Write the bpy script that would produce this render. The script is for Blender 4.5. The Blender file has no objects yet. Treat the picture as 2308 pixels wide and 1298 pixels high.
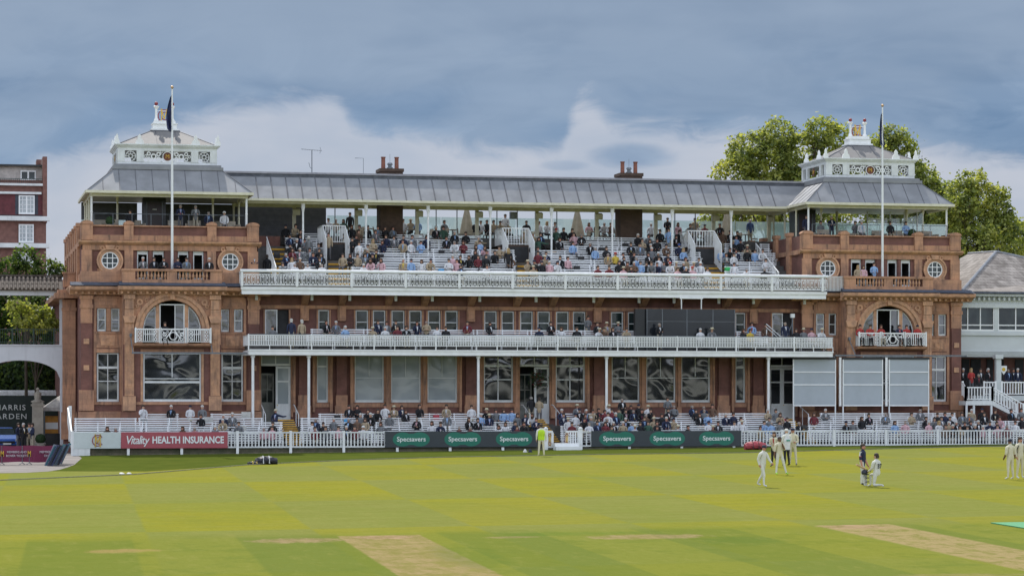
import bpy, bmesh, math, random
from mathutils import Vector, Matrix
R = math.radians
random.seed(7)
S = bpy.context.scene
COL = S.collection
# ---------------------------------------------------------------- camera (long lens, level, raised crop)
F, TH, D, H, VH = 5960.0, math.atan(1280/5960.0), 162.0, 3.6, 902.0
sT, cT = math.sin(TH), math.cos(TH)
cd = bpy.data.cameras.new('camera'); cam = bpy.data.objects.new('camera', cd); COL.objects.link(cam)
cam.location = (0, -D, H); cam.rotation_euler = (R(90), 0, -TH)
cd.sensor_width = 36; cd.lens = 36*F/2308; cd.shift_y = (VH-648)/2308; cd.clip_start = 1; cd.clip_end = 4000
S.camera = cam
# ---------------------------------------------------------------- sun, exposure
SUN_EL, SUN_AZ = R(52), R(-7)
sd = bpy.data.lights.new('sun', 'SUN'); sun = bpy.data.objects.new('sun', sd); COL.objects.link(sun)
sd.energy = 3.55; sd.angle = R(0.9); sd.color = (1, .945, .86)
sv = Vector((math.sin(SUN_AZ)*math.cos(SUN_EL), math.cos(SUN_AZ)*math.cos(SUN_EL), math.sin(SUN_EL)))
sun.rotation_euler = sv.to_track_quat('Z', 'Y').to_euler(); sun.location = (40, 60, 80)
S.view_settings.view_transform = 'Standard'; S.view_settings.look = 'None'
S.view_settings.exposure = 0.22; S.view_settings.gamma = 1
# ---------------------------------------------------------------- node helper
class NT:
    def __init__(s, tree): s.t = tree; s.n = tree.nodes; s.l = tree.links
    def node(s, ty, **kw):
        n = s.n.new(ty)
        for k, v in kw.items(): setattr(n, k, v)
        return n
    def put(s, sock, v):
        if hasattr(v, 'is_output'): s.l.new(v, sock)
        else: sock.default_value = v
    def m(s, op, *a, clamp=False):
        n = s.node('ShaderNodeMath', operation=op, use_clamp=clamp)
        for i, v in enumerate(a): s.put(n.inputs[i], v)
        return n.outputs[0]
    def mix(s, f, a, b, mode='MIX'):
        n = s.node('ShaderNodeMix', data_type='RGBA', blend_type=mode)
        s.put(n.inputs[0], f)
        for i, v in ((6, a), (7, b)): s.put(n.inputs[i], v if hasattr(v, 'is_output') else (*v[:3], 1))
        return n.outputs[2]
    def step(s, x, a, b):
        n = s.node('ShaderNodeMapRange', interpolation_type='SMOOTHSTEP')
        s.put(n.inputs[0], x); s.put(n.inputs[1], a); s.put(n.inputs[2], b)
        return n.outputs[0]
    def noise(s, vec, scale, detail=3, rough=.55, dist=0):
        n = s.node('ShaderNodeTexNoise'); s.put(n.inputs['Vector'], vec)
        s.put(n.inputs['Scale'], scale); s.put(n.inputs['Detail'], detail); s.put(n.inputs['Roughness'], rough); s.put(n.inputs['Distortion'], dist)
        return n.outputs[0]
    def xyz(s, x, y, z):
        n = s.node('ShaderNodeCombineXYZ')
        for i, v in enumerate((x, y, z)): s.put(n.inputs[i], v)
        return n.outputs[0]
    def sep(s, v):
        n = s.node('ShaderNodeSeparateXYZ'); s.l.new(v, n.inputs[0]); return n.outputs
# ---------------------------------------------------------------- world: sky with cloud cover
w = bpy.data.worlds.new('World'); S.world = w; w.use_nodes = True
q = NT(w.node_tree); q.n.clear()
out = q.node('ShaderNodeOutputWorld'); bg = q.node('ShaderNodeBackground')
sky = q.node('ShaderNodeTexSky', sky_type='NISHITA'); sky.sun_disc = False; sky.sun_elevation = SUN_EL; sky.sun_rotation = SUN_AZ
tc = q.node('ShaderNodeTexCoord').outputs['Generated']
X, Y, Z = q.sep(tc)
az = q.m('MULTIPLY', q.m('ARCTAN2', X, Y), 57.2958); el = q.m('MULTIPLY', q.m('ARCSINE', Z), 57.2958)
cv = q.xyz(q.m('MULTIPLY', az, .35), q.m('MULTIPLY', el, .9), q.m('MULTIPLY', Y, 2.0))
n1 = q.noise(cv, .55, 4, .5, .3); n2 = q.noise(cv, 1.9, 6, .62, .7); n3 = q.noise(q.xyz(q.m('MULTIPLY', az, .16), q.m('MULTIPLY', el, 1.0), 3.3), .8, 3, .5)
# height of the bright lower bank of cloud along the azimuth (degrees)
def pa(u): return math.degrees(math.atan((u-1154)/F)+TH)
def pe(u, v): return math.degrees(math.atan((VH-v)/F*math.cos(math.atan((u-1154)/F))))
edge = [(-300, 470), (0, 400), (110, 350), (250, 310), (430, 262), (560, 228), (750, 228), (800, 270), (960, 300), (1090, 322), (1250, 325), (1320, 225), (1380, 262), (1450, 280), (1600, 290), (1750, 300), (1950, 330), (2100, 340), (2308, 350), (2700, 360)]
cr = q.node('ShaderNodeFloatCurve'); c = cr.mapping.curves[0]
a0, a1 = pa(-300), pa(2700)
pts = [((pa(u)-a0)/(a1-a0), pe(u, v)/10) for u, v in edge]
c.points[0].location = pts[0]; c.points[1].location = pts[-1]
for p in pts[1:-1]: c.points.new(*p)
cr.mapping.update()
q.l.new(q.m('DIVIDE', q.m('SUBTRACT', az, a0), a1-a0, clamp=True), cr.inputs['Value'])
eb = q.m('MULTIPLY', cr.outputs[0], 10)
wob = q.m('ADD', q.m('MULTIPLY', q.m('SUBTRACT', n2, .5), 1.1), q.m('MULTIPLY', q.m('SUBTRACT', n1, .5), .5))
dlt = q.m('ADD', q.m('SUBTRACT', eb, el), wob)
low = q.step(dlt, -.22, .42)
# small detached dark cloud
def blob(u, v, ru, rv):
    dx = q.m('DIVIDE', q.m('SUBTRACT', az, pa(u)), ru/F*57.3); dy = q.m('DIVIDE', q.m('SUBTRACT', el, pe(u, v)), rv/F*57.3)
    d = q.m('ADD', q.m('MULTIPLY', dx, dx), q.m('MULTIPLY', dy, dy))
    return q.step(q.m('ADD', d, q.m('MULTIPLY', q.m('SUBTRACT', n2, .5), 1.6)), 1.9, .2)
low = q.m('MULTIPLY', low, q.m('SUBTRACT', 1, q.m('MULTIPLY', blob(1425, 350, 85, 26), .75)))
low = q.m('MULTIPLY', low, q.m('SUBTRACT', 1, q.m('MULTIPLY', blob(1270, 372, 50, 10), .35)))
n4 = q.noise(q.xyz(q.m('MULTIPLY', az, .30), q.m('MULTIPLY', el, .75), 9.1), 1.0, 6, .6, .9)
dark = q.mix(q.m('ADD', q.m('MULTIPLY', q.step(n3, .38, .58), .6), q.m('MULTIPLY', q.step(n4, .40, .60), .4)), (.11, .215, .39), (.255, .37, .55))
dark = q.mix(q.m('MULTIPLY', q.step(el, 5.6, 8.6), .75), dark, (.29, .37, .50))
dark = q.mix(q.m('MULTIPLY', q.step(n1, .42, .62), .45), dark, (.33, .42, .56))
lite = q.mix(q.step(n1, .35, .65), (.45, .515, .64), (.56, .595, .69))
cl = q.mix(low, dark, lite)
# unseen cloud behind the camera, made brighter to light the shaded facade; overhead medium
high = q.step(el, 9, 24)
cl = q.mix(high, cl, q.mix(n2, (.42, .52, .66), (.80, .84, .92)))
front = q.m('MULTIPLY', q.step(Y, .35, -.35), q.m('SUBTRACT', 1, q.m('MULTIPLY', q.step(el, 30, 70), .4)))
cl = q.mix(front, cl, q.mix(q.step(n2, .35, .65), (.92, 1.05, 1.28), (1.62, 1.72, 1.95)))
skyc = q.mix(1.0, sky.outputs[0], (.10, .10, .10), 'MULTIPLY')
fin = q.mix(.93, skyc, cl)
q.l.new(fin, bg.inputs[0]); bg.inputs[1].default_value = .80; q.l.new(bg.outputs[0], out.inputs[0])
# ---------------------------------------------------------------- positions: pixel -> place at a known depth (camera above is the surveyor's theodolite)
def P(u, v, Y):
    k = (u-1154)/F; t = (Y+D)/(cT-sT*k); return t*(sT+cT*k), Y, H+t*(VH-v)/F
def PX(u, Y): return P(u, 0, Y)[0]
def proj(x, y, z):
    t = x*sT+(y+D)*cT; r = x*cT-(y+D)*sT; return 1154+F*r/t, VH-F*(z-H)/t
def zf(x, y): return .47+.0084*(x-10.7)+.013*(y+8)
def G(u, v):
    k = (u-1154)/F
    t = (H-.47+.0084*10.7-.013*8+.013*D)/((v-VH)/F+.0084*(sT+cT*k)+.013*(cT-sT*k))
    x = t*(sT+cT*k); y = t*(cT-sT*k)-D; return x, y, zf(x, y)
XL, XR = 13.49, 59.21; XC = (XL+XR)/2
# ---------------------------------------------------------------- materials
MATS = {}
def mat(name, col, rough=.6, metal=0, var=.15, scale=3, bump=0, bscale=20, spec=.5, col2=None, brick=None, streak=0):
    if name in MATS: return MATS[name]
    m = bpy.data.materials.new(name); m.use_nodes = True; t = NT(m.node_tree); b = t.n['Principled BSDF']
    co = t.node('ShaderNodeTexCoord').outputs['Object']
    n = t.noise(co, scale, 4, .6)
    c2 = col2 or tuple(x*(1-var*2) for x in col)
    c = t.mix(t.step(n, .3, .7), col, c2)
    h = None
    if brick:
        bw, bh, cm, ams = brick
        x, y, z = t.sep(co)
        bt = t.node('ShaderNodeTexBrick'); t.l.new(t.xyz(t.m('ADD', x, y), z, 0), bt.inputs['Vector'])
        bt.inputs['Scale'].default_value = 1; bt.inputs['Brick Width'].default_value = bw; bt.inputs['Row Height'].default_value = bh
        bt.inputs['Mortar Size'].default_value = bh*.08; bt.inputs['Mortar Smooth'].default_value = .3
        bt.inputs['Color1'].default_value = (1, 1, 1, 1); bt.inputs['Color2'].default_value = (.72, .72, .72, 1); bt.inputs['Mortar'].default_value = (*cm, 1)
        c = t.mix(ams, c, t.mix(1, c, bt.outputs[0], 'MULTIPLY'))
    if streak:
        x, y, z = t.sep(co)
        sn = t.noise(t.xyz(t.m('MULTIPLY', x, 3), t.m('MULTIPLY', y, 3), t.m('MULTIPLY', z, .35)), 1.3, 4, .65)
        c = t.mix(t.m('MULTIPLY', t.step(sn, .48, .72), streak), c, (.06, .05, .045))
    t.put(b.inputs['Base Color'], c); b.inputs['Roughness'].default_value = rough; b.inputs['Metallic'].default_value = metal
    b.inputs['Specular IOR Level'].default_value = spec
    if bump:
        bn = t.node('ShaderNodeBump'); bn.inputs['Strength'].default_value = bump; bn.inputs['Distance'].default_value = .03
        t.l.new(t.noise(co, bscale, 3, .6), bn.inputs['Height']); t.l.new(bn.outputs[0], b.inputs['Normal'])
    m['tag'] = name; MATS[name] = m; return m
TERRA = mat('terracotta', (.54, .288, .172), .8, var=.2, scale=1.3, col2=(.34, .19, .125), bump=.5, bscale=7, brick=(.62, .31, (.6, .55, .55), .35), streak=.6)
TERRA2 = mat('terracotta_moulding', (.60, .338, .198), .8, scale=2.1, col2=(.37, .215, .14), bump=.6, bscale=9, streak=.4)
BRICK = mat('red_brick', (.225, .105, .086), .88, var=.16, scale=1.1, brick=(.23, .085, (.9, .7, .6), .5), streak=.25)
BTERRA = mat('brown_terracotta', (.27, .125, .085), .85, scale=1.5, brick=(.62, .31, (.6, .55, .55), .5), streak=.3)
BRICK2 = mat('dark_brick', (.10, .065, .05), .9, brick=(.23, .085, (1.3, 1.2, 1.1), .6), scale=2)
STONE = mat('pale_stone', (.42, .38, .32), .85, var=.15, scale=1.5)
WHITE = mat('white_paint', (.80, .82, .83), .45, var=.05, scale=2)
WHITE2 = mat('weathered_white_paint', (.72, .75, .76), .5, var=.08, scale=1.1, streak=.12)
CREAM = mat('cream_paint', (.68, .66, .52), .5, var=.08)
ZINC = mat('zinc_sheet', (.27, .28, .30), .5, metal=.25, var=.12, scale=.9)
ZINC2 = mat('pale_zinc_sheet', (.22, .215, .215), .65, metal=.1, var=.1, scale=1.1, spec=.22)
ROOFTOP = mat('dark_roof_capping', (.13, .14, .165), .9, spec=.05)
RIB = mat('zinc_rib', (.15, .155, .175), .55, metal=.3)
LEAD = mat('lead', (.10, .115, .15), .8, spec=.1, var=.2)
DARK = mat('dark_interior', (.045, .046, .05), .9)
GREYW = mat('grey_cladding', (.10, .105, .12), .6, brick=(4, .12, (.6, .6, .6), .5))
CONC = mat('concrete', (.13, .125, .12), .9, var=.2)
TREAD = mat('dark_tread', (.07, .065, .06), .9)
YEL = mat('yellow_nosing', (.80, .44, .05), .6)
BLACK = mat('black_panel', (.012, .014, .018), .28, var=.1)
GREENM = mat('dark_green_metal', (.02, .05, .04), .5)
STEEL = mat('grey_steel', (.18, .20, .23), .45, metal=.4)
GOLD = mat('yellow_gold', (.75, .48, .05), .5)
REDP = mat('maroon_paint', (.30, .03, .035), .5)
def glass_mat(name, base, swirl, ior=1.9, bump=.25):
    m = bpy.data.materials.new(name); m.use_nodes = True; t = NT(m.node_tree); b = t.n['Principled BSDF']
    co = t.node('ShaderNodeTexCoord').outputs['Object']
    rnd = t.node('ShaderNodeObjectInfo').outputs['Random']
    v = t.node('ShaderNodeVectorMath', operation='ADD'); t.l.new(co, v.inputs[0]); t.l.new(t.xyz(t.m('MULTIPLY', rnd, 40), 0, t.m('MULTIPLY', rnd, 17)), v.inputs[1])
    n = t.noise(v.outputs[0], .45, 1, .5, 1.2)
    t.put(b.inputs['Base Color'], t.mix(t.step(n, .45, .6), base, swirl)); b.inputs['Roughness'].default_value = .04; b.inputs['IOR'].default_value = ior
    bn = t.node('ShaderNodeBump'); bn.inputs['Strength'].default_value = bump; bn.inputs['Distance'].default_value = .035
    t.l.new(t.noise(v.outputs[0], .55, 1, .4, .9), bn.inputs['Height']); t.l.new(bn.outputs[0], b.inputs['Normal'])
    return m
GLASS = glass_mat('window_glass', (.012, .015, .017), (.03, .035, .04), 2.0, .55)
GLASSP = glass_mat('glass_over_blind', (.30, .34, .36), (.38, .42, .44), 1.6, .3)
GLASSD = glass_mat('small_pane_glass', (.010, .018, .018), (.03, .045, .045), 1.5, .2)
def clear_glass(name, tint, refl):
    m = bpy.data.materials.new(name); m.use_nodes = True; t = NT(m.node_tree); t.n.clear()
    o = t.node('ShaderNodeOutputMaterial'); a = t.node('ShaderNodeBsdfTransparent'); g = t.node('ShaderNodeBsdfGlossy'); mx = t.node('ShaderNodeMixShader'); d = t.node('ShaderNodeBsdfDiffuse'); m2 = t.node('ShaderNodeMixShader')
    a.inputs[0].default_value = (*tint, 1); g.inputs[0].default_value = (.9, .95, .95, 1); g.inputs[1].default_value = .05
    d.inputs[0].default_value = (.66, .74, .75, 1); m2.inputs[0].default_value = refl; mx.inputs[0].default_value = .06
    t.l.new(a.outputs[0], m2.inputs[1]); t.l.new(d.outputs[0], m2.inputs[2]); t.l.new(m2.outputs[0], mx.inputs[1]); t.l.new(g.outputs[0], mx.inputs[2]); t.l.new(mx.outputs[0], o.inputs[0])
    return m
MINT = clear_glass('mint_glass', (.86, .95, .93), .34)
CLEAR = clear_glass('clear_glass', (.93, .96, .95), .02)
# ---------------------------------------------------------------- mesh builder
class MB:
    def __init__(s): s.v = []; s.f = []; s.mi = []; s.mats = []; s.cur = 0
    def use(s, m):
        if m not in s.mats: s.mats.append(m)
        s.cur = s.mats.index(m); return s
    def add(s, vs, fs):
        o = len(s.v); s.v += [tuple(x) for x in vs]
        for f in fs: s.f.append(tuple(o+i for i in f)); s.mi.append(s.cur)
        return s
    def box(s, x0, x1, y0, y1, z0, z1):
        if x0 > x1: x0, x1 = x1, x0
        if y0 > y1: y0, y1 = y1, y0
        if z0 > z1: z0, z1 = z1, z0
        vs = [(x, y, z) for z in (z0, z1) for y in (y0, y1) for x in (x0, x1)]
        return s.add(vs, [(0, 2, 3, 1), (4, 5, 7, 6), (0, 1, 5, 4), (2, 6, 7, 3), (0, 4, 6, 2), (1, 3, 7, 5)])
    def quad(s, *p): return s.add(p, [tuple(range(len(p)))])
    def tube(s, pts, r, n=6, r2=None):
        pts = [Vector(p) for p in pts]; rings = []
        for i, p in enumerate(pts):
            d = (pts[min(i+1, len(pts)-1)]-pts[max(i-1, 0)]).normalized()
            a = d.orthogonal().normalized() if i == 0 else (a-d*a.dot(d)).normalized()
            b = d.cross(a); rr = r if r2 is None else r+(r2-r)*i/(len(pts)-1)
            rings.append([p+(a*math.cos(2*math.pi*k/n)+b*math.sin(2*math.pi*k/n))*rr for k in range(n)])
        fs = []
        for i in range(len(rings)-1):
            for k in range(n): fs.append((i*n+k, i*n+(k+1) % n, (i+1)*n+(k+1) % n, (i+1)*n+k))
        fs += [tuple(range(n-1, -1, -1)), tuple((len(rings)-1)*n+k for k in range(n))]
        return s.add([p for r_ in rings for p in r_], fs)
    def lathe(s, prof, c=(0, 0, 0), n=10):
        vs = []; fs = []
        for r, z in prof: vs += [(c[0]+r*math.cos(2*math.pi*k/n), c[1]+r*math.sin(2*math.pi*k/n), c[2]+z) for k in range(n)]
        for i in range(len(prof)-1):
            for k in range(n): fs.append((i*n+k, i*n+(k+1) % n, (i+1)*n+(k+1) % n, (i+1)*n+k))
        fs += [tuple(range(n-1, -1, -1)), tuple((len(prof)-1)*n+k for k in range(n))]
        return s.add(vs, fs)
    def prism(s, pts, y0, y1):   # polygon in x,z extruded along y
        n = len(pts); vs = [(x, y0, z) for x, z in pts]+[(x, y1, z) for x, z in pts]
        return s.add(vs, [tuple(range(n)), tuple(range(2*n-1, n-1, -1))]+[(i, i+n, (i+1) % n+n, (i+1) % n) for i in range(n)])
    def prismx(s, pts, x0, x1):  # polygon in y,z extruded along x
        n = len(pts); vs = [(x0, y, z) for y, z in pts]+[(x1, y, z) for y, z in pts]
        return s.add(vs, [tuple(range(n-1, -1, -1)), tuple(range(n, 2*n))]+[(i, (i+1) % n, (i+1) % n+n, i+n) for i in range(n)])
    def ring(s, cx, cz, r0, r1, y0, y1, a0=0, a1=360, n=24):
        vs = []; fs = []; full = abs(a1-a0) >= 360
        for i in range(n+1):
            a = R(a0+(a1-a0)*i/n)
            for r, y in ((r0, y0), (r1, y0), (r1, y1), (r0, y1)): vs.append((cx+r*math.cos(a), y, cz+r*math.sin(a)))
        for i in range(n):
            for k in range(4): fs.append((i*4+k, i*4+(k+1) % 4, i*4+4+(k+1) % 4, i*4+4+k))
        if not full: fs += [(3, 2, 1, 0), (n*4, n*4+1, n*4+2, n*4+3)]
        return s.add(vs, fs)
    def merge(s, o, M=None):
        for i, m in enumerate(o.mats):
            if m not in s.mats: s.mats.append(m)
        b = len(s.v); s.v += [tuple(M @ Vector(p)) if M else p for p in o.v]
        for f, mi in zip(o.f, o.mi): s.f.append(tuple(b+i for i in f)); s.mi.append(s.mats.index(o.mats[mi]))
        return s
    def wall(s, x0, x1, z0, z1, y, holes, dep=.25):
        """front sheet facing -y with rectangular holes and their reveals"""
        xs = sorted({x0, x1, *[h[0] for h in holes], *[h[1] for h in holes]}); zs = sorted({z0, z1, *[h[2] for h in holes], *[h[3] for h in holes]})
        xs = [x for x in xs if x0-1e-6 <= x <= x1+1e-6]; zs = [z for z in zs if z0-1e-6 <= z <= z1+1e-6]
        for i in range(len(xs)-1):
            for j in range(len(zs)-1):
                mx, mz = (xs[i]+xs[i+1])/2, (zs[j]+zs[j+1])/2
                if any(h[0] < mx < h[1] and h[2] < mz < h[3] for h in holes): continue
                s.quad((xs[i], y, zs[j]), (xs[i+1], y, zs[j]), (xs[i+1], y, zs[j+1]), (xs[i], y, zs[j+1]))
        for a, b, c, d in holes:
            e = y+dep
            s.quad((a, y, c), (a, y, d), (a, e, d), (a, e, c)); s.quad((b, y, d), (b, y, c), (b, e, c), (b, e, d))
            s.quad((a, y, d), (b, y, d), (b, e, d), (a, e, d)); s.quad((b, y, c), (a, y, c), (a, e, c), (b, e, c))
        return s
    def mesh(s, name):
        me = bpy.data.meshes.new(name); me.from_pydata(s.v, [], s.f)
        for m in s.mats: me.materials.append(m)
        me.polygons.foreach_set('material_index', s.mi); me.update(); return me
    def build(s, name, parent=None, loc=(0, 0, 0), rz=0, smooth=False):
        me = s.mesh(name)
        if smooth: me.shade_smooth()
        return link(name, me, parent, loc, rz)
def link(name, data, parent=None, loc=(0, 0, 0), rz=0):
    o = bpy.data.objects.new(name, data); COL.objects.link(o); o.location = loc; o.rotation_euler = (0, 0, rz); o.parent = parent; return o
def tag(o, label, cat, group=None, kind=None):
    if label: o['label'] = label
    if cat: o['category'] = cat
    if group: o['group'] = group
    if kind: o['kind'] = kind
    return o
def thing(name, label, cat, loc=(0, 0, 0), rz=0, group=None): return tag(link(name, None, None, loc, rz), label, cat, group)
KIDS = {}
def copy_tree(o, parent=None):
    c_ = o.copy(); COL.objects.link(c_)
    if parent: c_.parent = parent
    for ch in list(o.children): copy_tree(ch, c_)
    return c_
def text_mb(txt, size, m, shear=0, ext=.01, bold=0, spacing=1, align='CENTER'):
    cu = bpy.data.curves.new('t', 'FONT'); cu.body = txt; cu.size = size; cu.extrude = ext; cu.shear = shear; cu.offset = bold; cu.space_character = spacing
    cu.align_x = align; cu.align_y = 'CENTER'; cu.resolution_u = 3
    o = bpy.data.objects.new('t', cu); COL.objects.link(o); bpy.context.view_layer.update()
    me = bpy.data.meshes.new_from_object(o.evaluated_get(bpy.context.evaluated_depsgraph_get()))
    b = MB().use(m); b.add([(v.co.x, -v.co.z, v.co.y) for v in me.vertices], [tuple(p.vertices) for p in me.polygons])
    bpy.data.objects.remove(o); bpy.data.curves.remove(cu); bpy.data.meshes.remove(me); return b
def shift(b, x=0, y=0, z=0, sx=1, sz=1): b.v = [(p[0]*sx+x, p[1]+y, p[2]*sz+z) for p in b.v]; return b
def monogram(r, y, t=.03):
    """crossed-letter club emblem: an M over two nested C rings"""
    b = MB().use(REDP)
    b.ring(0, 0, r*.86, r, y, y+t, 38, 322, 22); b.ring(r*.12, 0, r*.52, r*.64, y, y+t, 42, 318, 18)
    b.use(GOLD)
    def bar(x0, z0, x1, z1, w_=.09):
        dx, dz = x1-x0, z1-z0; L = math.hypot(dx, dz); nx, nz = -dz/L*w_*r/2, dx/L*w_*r/2
        b.prism([(x0*r+nx, z0*r+nz), (x0*r-nx, z0*r-nz), (x1*r-nx, z1*r-nz), (x1*r+nx, z1*r+nz)], y-.012, y+t+.004)
    for sgn in (-1, 1):
        bar(.42*sgn, -1.05, .42*sgn, 1.05, .13); bar(.42*sgn, .95, 0, -.45, .15); bar(.3*sgn, -1.05, .58*sgn, -1.05, .1); bar(.3*sgn, 1.05, .58*sgn, 1.05, .1)
    return b
# ================================================================ GROUND
def lawn_material():
    m = bpy.data.materials.new('mown_grass'); m.use_nodes = True; t = NT(m.node_tree); b = t.n['Principled BSDF']
    co = t.node('ShaderNodeTexCoord').outputs['Object']; x, y, z = t.sep(co)
    qx = t.m('SUBTRACT', x, t.m('MULTIPLY', y, .0472))
    flat = t.xyz(x, y, 0)
    wv = t.m('MULTIPLY', t.m('SUBTRACT', t.noise(flat, .35, 3), .5), .9)
    # mown bands along the wicket direction, 5.2 m wide, and wide cross bands
    def sq(v, period, off):
        s_ = t.m('MODULO', t.m('ADD', v, off+1000*period), period)
        return t.m('MULTIPLY', t.step(s_, .0, .16), t.step(s_, period/2+.16, period/2))
    a = sq(t.m('ADD', qx, t.m('MULTIPLY', wv, .12)), 10.4, -15.0-5.2); c = sq(t.m('ADD', y, t.m('MULTIPLY', wv, .2)), 34, 62)
    par = t.m('ABSOLUTE', t.m('SUBTRACT', a, c))
    g1, g2 = (.215, .225, .028), (.275, .262, .026)
    col = t.mix(par, (.192, .204, .054), (.226, .219, .030))
    pale = t.step(t.noise(flat, .07, 3), .4, .62)
    col = t.mix(t.m('MULTIPLY', pale, .28), col, (.195, .195, .062))
    mot = t.noise(t.xyz(x, t.m('MULTIPLY', y, .55), 5), .16, 6, .68); col = t.mix(t.m('MULTIPLY', t.step(mot, .44, .64), .4), col, (.165, .195, .040))
    # fine streaks that follow the mower
    st = t.noise(t.xyz(t.m('MULTIPLY', x, .35), t.m('MULTIPLY', y, 1.1), 0), .8, 5, .7)
    col = t.mix(t.m('MULTIPLY', t.step(st, .4, .68), .30), col, (.142, .148, .028))
    st3 = t.noise(t.xyz(t.m('MULTIPLY', x, .12), t.m('MULTIPLY', y, .9), 4.4), 1.2, 4, .6)
    col = t.mix(t.m('MULTIPLY', t.step(st3, .5, .7), .28), col, (.205, .205, .055))
    # the square in the middle: greener, cut in narrow strips
    sqr = t.step(t.m('ADD', y, t.m('MULTIPLY', wv, 2.5)), -80.2, -83.4)
    strip = sq(qx, 6.2, -3.1)
    gn = t.mix(strip, (.128, .160, .034), (.172, .188, .036))
    blot = t.step(t.noise(t.xyz(t.m('MULTIPLY', x, .9), t.m('MULTIPLY', y, .6), 2), .8, 5, .68), .50, .66)
    gn = t.mix(t.m('MULTIPLY', blot, .5), gn, (.10, .14, .026))
    col = t.mix(t.m('MULTIPLY', sqr, .8), col, gn)
    # pitches and worn ends
    ed = t.m('MULTIPLY', t.m('SUBTRACT', t.noise(flat, 2.2, 5, .7), .5), .55)
    wear = t.noise(t.xyz(t.m('MULTIPLY', x, 1.6), t.m('MULTIPLY', y, .7), 0), 1.1, 6, .72)
    qe = t.m('ADD', qx, t.m('MULTIPLY', ed, .35)); ye = t.m('ADD', y, ed)
    def rect(a0, a1, b0, b1, soft=.12):
        return t.m('MULTIPLY', t.m('MULTIPLY', t.step(qe, a0-soft, a0+soft), t.step(qe, a1+soft, a1-soft)), t.m('MULTIPLY', t.step(ye, b0-soft, b0+soft), t.step(ye, b1+soft, b1-soft)))
    straw = t.mix(t.step(wear, .38, .62), (.30, .225, .115), (.215, .185, .065))
    bare = t.mix(t.step(wear, .35, .65), (.36, .245, .16), (.25, .165, .10))
    p1 = rect(15.55, 18.05, -160, -82.6, .06); p2 = rect(30.9, 33.4, -160, -81.9)
    col = t.mix(t.m('MULTIPLY', p1, .92), col, straw)
    st2 = t.mix(t.step(wear, .46, .62), (.31, .235, .12), (.20, .18, .06))
    col = t.mix(t.m('MULTIPLY', p2, .9), col, st2)
    def spot(cx, cy, rx, ry, amt, cc, lo=.9):
        dx = t.m('DIVIDE', t.m('SUBTRACT', qx, cx), rx); dy = t.m('DIVIDE', t.m('SUBTRACT', y, cy), ry)
        d = t.m('ADD', t.m('ADD', t.m('MULTIPLY', dx, dx), t.m('MULTIPLY', dy, dy)), t.m('MULTIPLY', t.m('SUBTRACT', wear, .5), 3.2))
        return t.mix(t.m('MULTIPLY', t.step(d, 1.25, .1), amt*.8), col, cc)
    for args in ((15.0+1.8, -83.6, 1.2, .9, .85, bare), (14.2, -84.2, 1.5, 1.2, .85, bare), (9.0, -87.2, 1.1, .9, .8, (.33, .22, .10)), (24.6, -85.6, 2.0, 1.2, .7, bare), (20.6, -84.6, .9, .5, .5, bare),
                 (31.9, -82.9, 1.2, 1.0, .8, bare), (28.5, -102.0, 2.2, 1.2, .4, bare), (18.2, -92, 1.0, 5.0, .5, (.09, .14, .03)), (26.8, -88, 1.6, 2.0, .5, (.075, .13, .03)), (22.5, -83.6, 2.6, 1.0, .55, (.10, .16, .03))):
        col = spot(*args)
    gr = t.noise(t.xyz(t.m('MULTIPLY', x, 1.0), t.m('MULTIPLY', y, .35), 0), 5.0, 3, .75); col = t.mix(t.m('MULTIPLY', t.step(gr, .40, .72), .26), col, (.135, .150, .022))
    gr2 = t.noise(t.xyz(t.m('MULTIPLY', x, 1.0), t.m('MULTIPLY', y, .3), 7), 2.2, 4, .7); col = t.mix(t.m('MULTIPLY', t.step(gr2, .50, .75), .28), col, (.25, .235, .07))
    t.put(b.inputs['Base Color'], col); b.inputs['Roughness'].default_value = 1; b.inputs['Specular IOR Level'].default_value = 0
    bn = t.node('ShaderNodeBump'); bn.inputs['Strength'].default_value = .5; bn.inputs['Distance'].default_value = .04
    t.l.new(t.noise(co, 6, 4, .7), bn.inputs['Height']); t.l.new(bn.outputs[0], b.inputs['Normal'])
    return m
LAWN = lawn_material()
def zl(x, y): return zf(max(-60, min(130, x)), max(-175, y))
b = MB().use(LAWN)
xs = [-900, -60]+[-60+i*5 for i in range(1, 39)]+[1200]; ys = [-8.0, -12, -20, -30, -45, -60, -75, -90, -110, -140, -175, -700]
vs = [(x, y, zl(x, y)) for y in ys for x in xs]; n = len(xs)
b.add(vs, [(j*n+i, (j+1)*n+i, (j+1)*n+i+1, j*n+i+1) for j in range(len(ys)-1) for i in range(n-1)])
tag(b.build('field'), None, None, kind='structure')
def sheet(name, pts, dz, m, nsub=1):
    b = MB().use(m); b.quad(*[(x, y, zf(x, y)+dz) for x, y in pts]); return tag(b.build(name), None, None, kind='structure')
rope = [(-260, 1091), (0, 1082), (300, 1069), (560, 1047), (800, 1036), (1000, 1030), (1330, 1024), (1670, 1020), (2000, 1011), (2300, 1004), (2520, 999)]
rp = [G(u, v) for u, v in rope]
VERGE = mat('uncut_verge_grass', (.066, .088, .016), 1, scale=.8, col2=(.088, .106, .02), bump=.5, bscale=6, spec=0)
b = MB().use(VERGE); inner = [G(u, v-1.2) for u, v in [(330, 1062)]+rope[3:]]
for i in range(len(inner)-1):
    (x0, y0, _), (x1, y1, _) = inner[i], inner[i+1]
    b.quad((x0, y0, zf(x0, y0)+.004), (x1, y1, zf(x1, y1)+.004), (x1, -8, zf(x1, -8)+.004), (x0, -8, zf(x0, -8)+.004))
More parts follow.
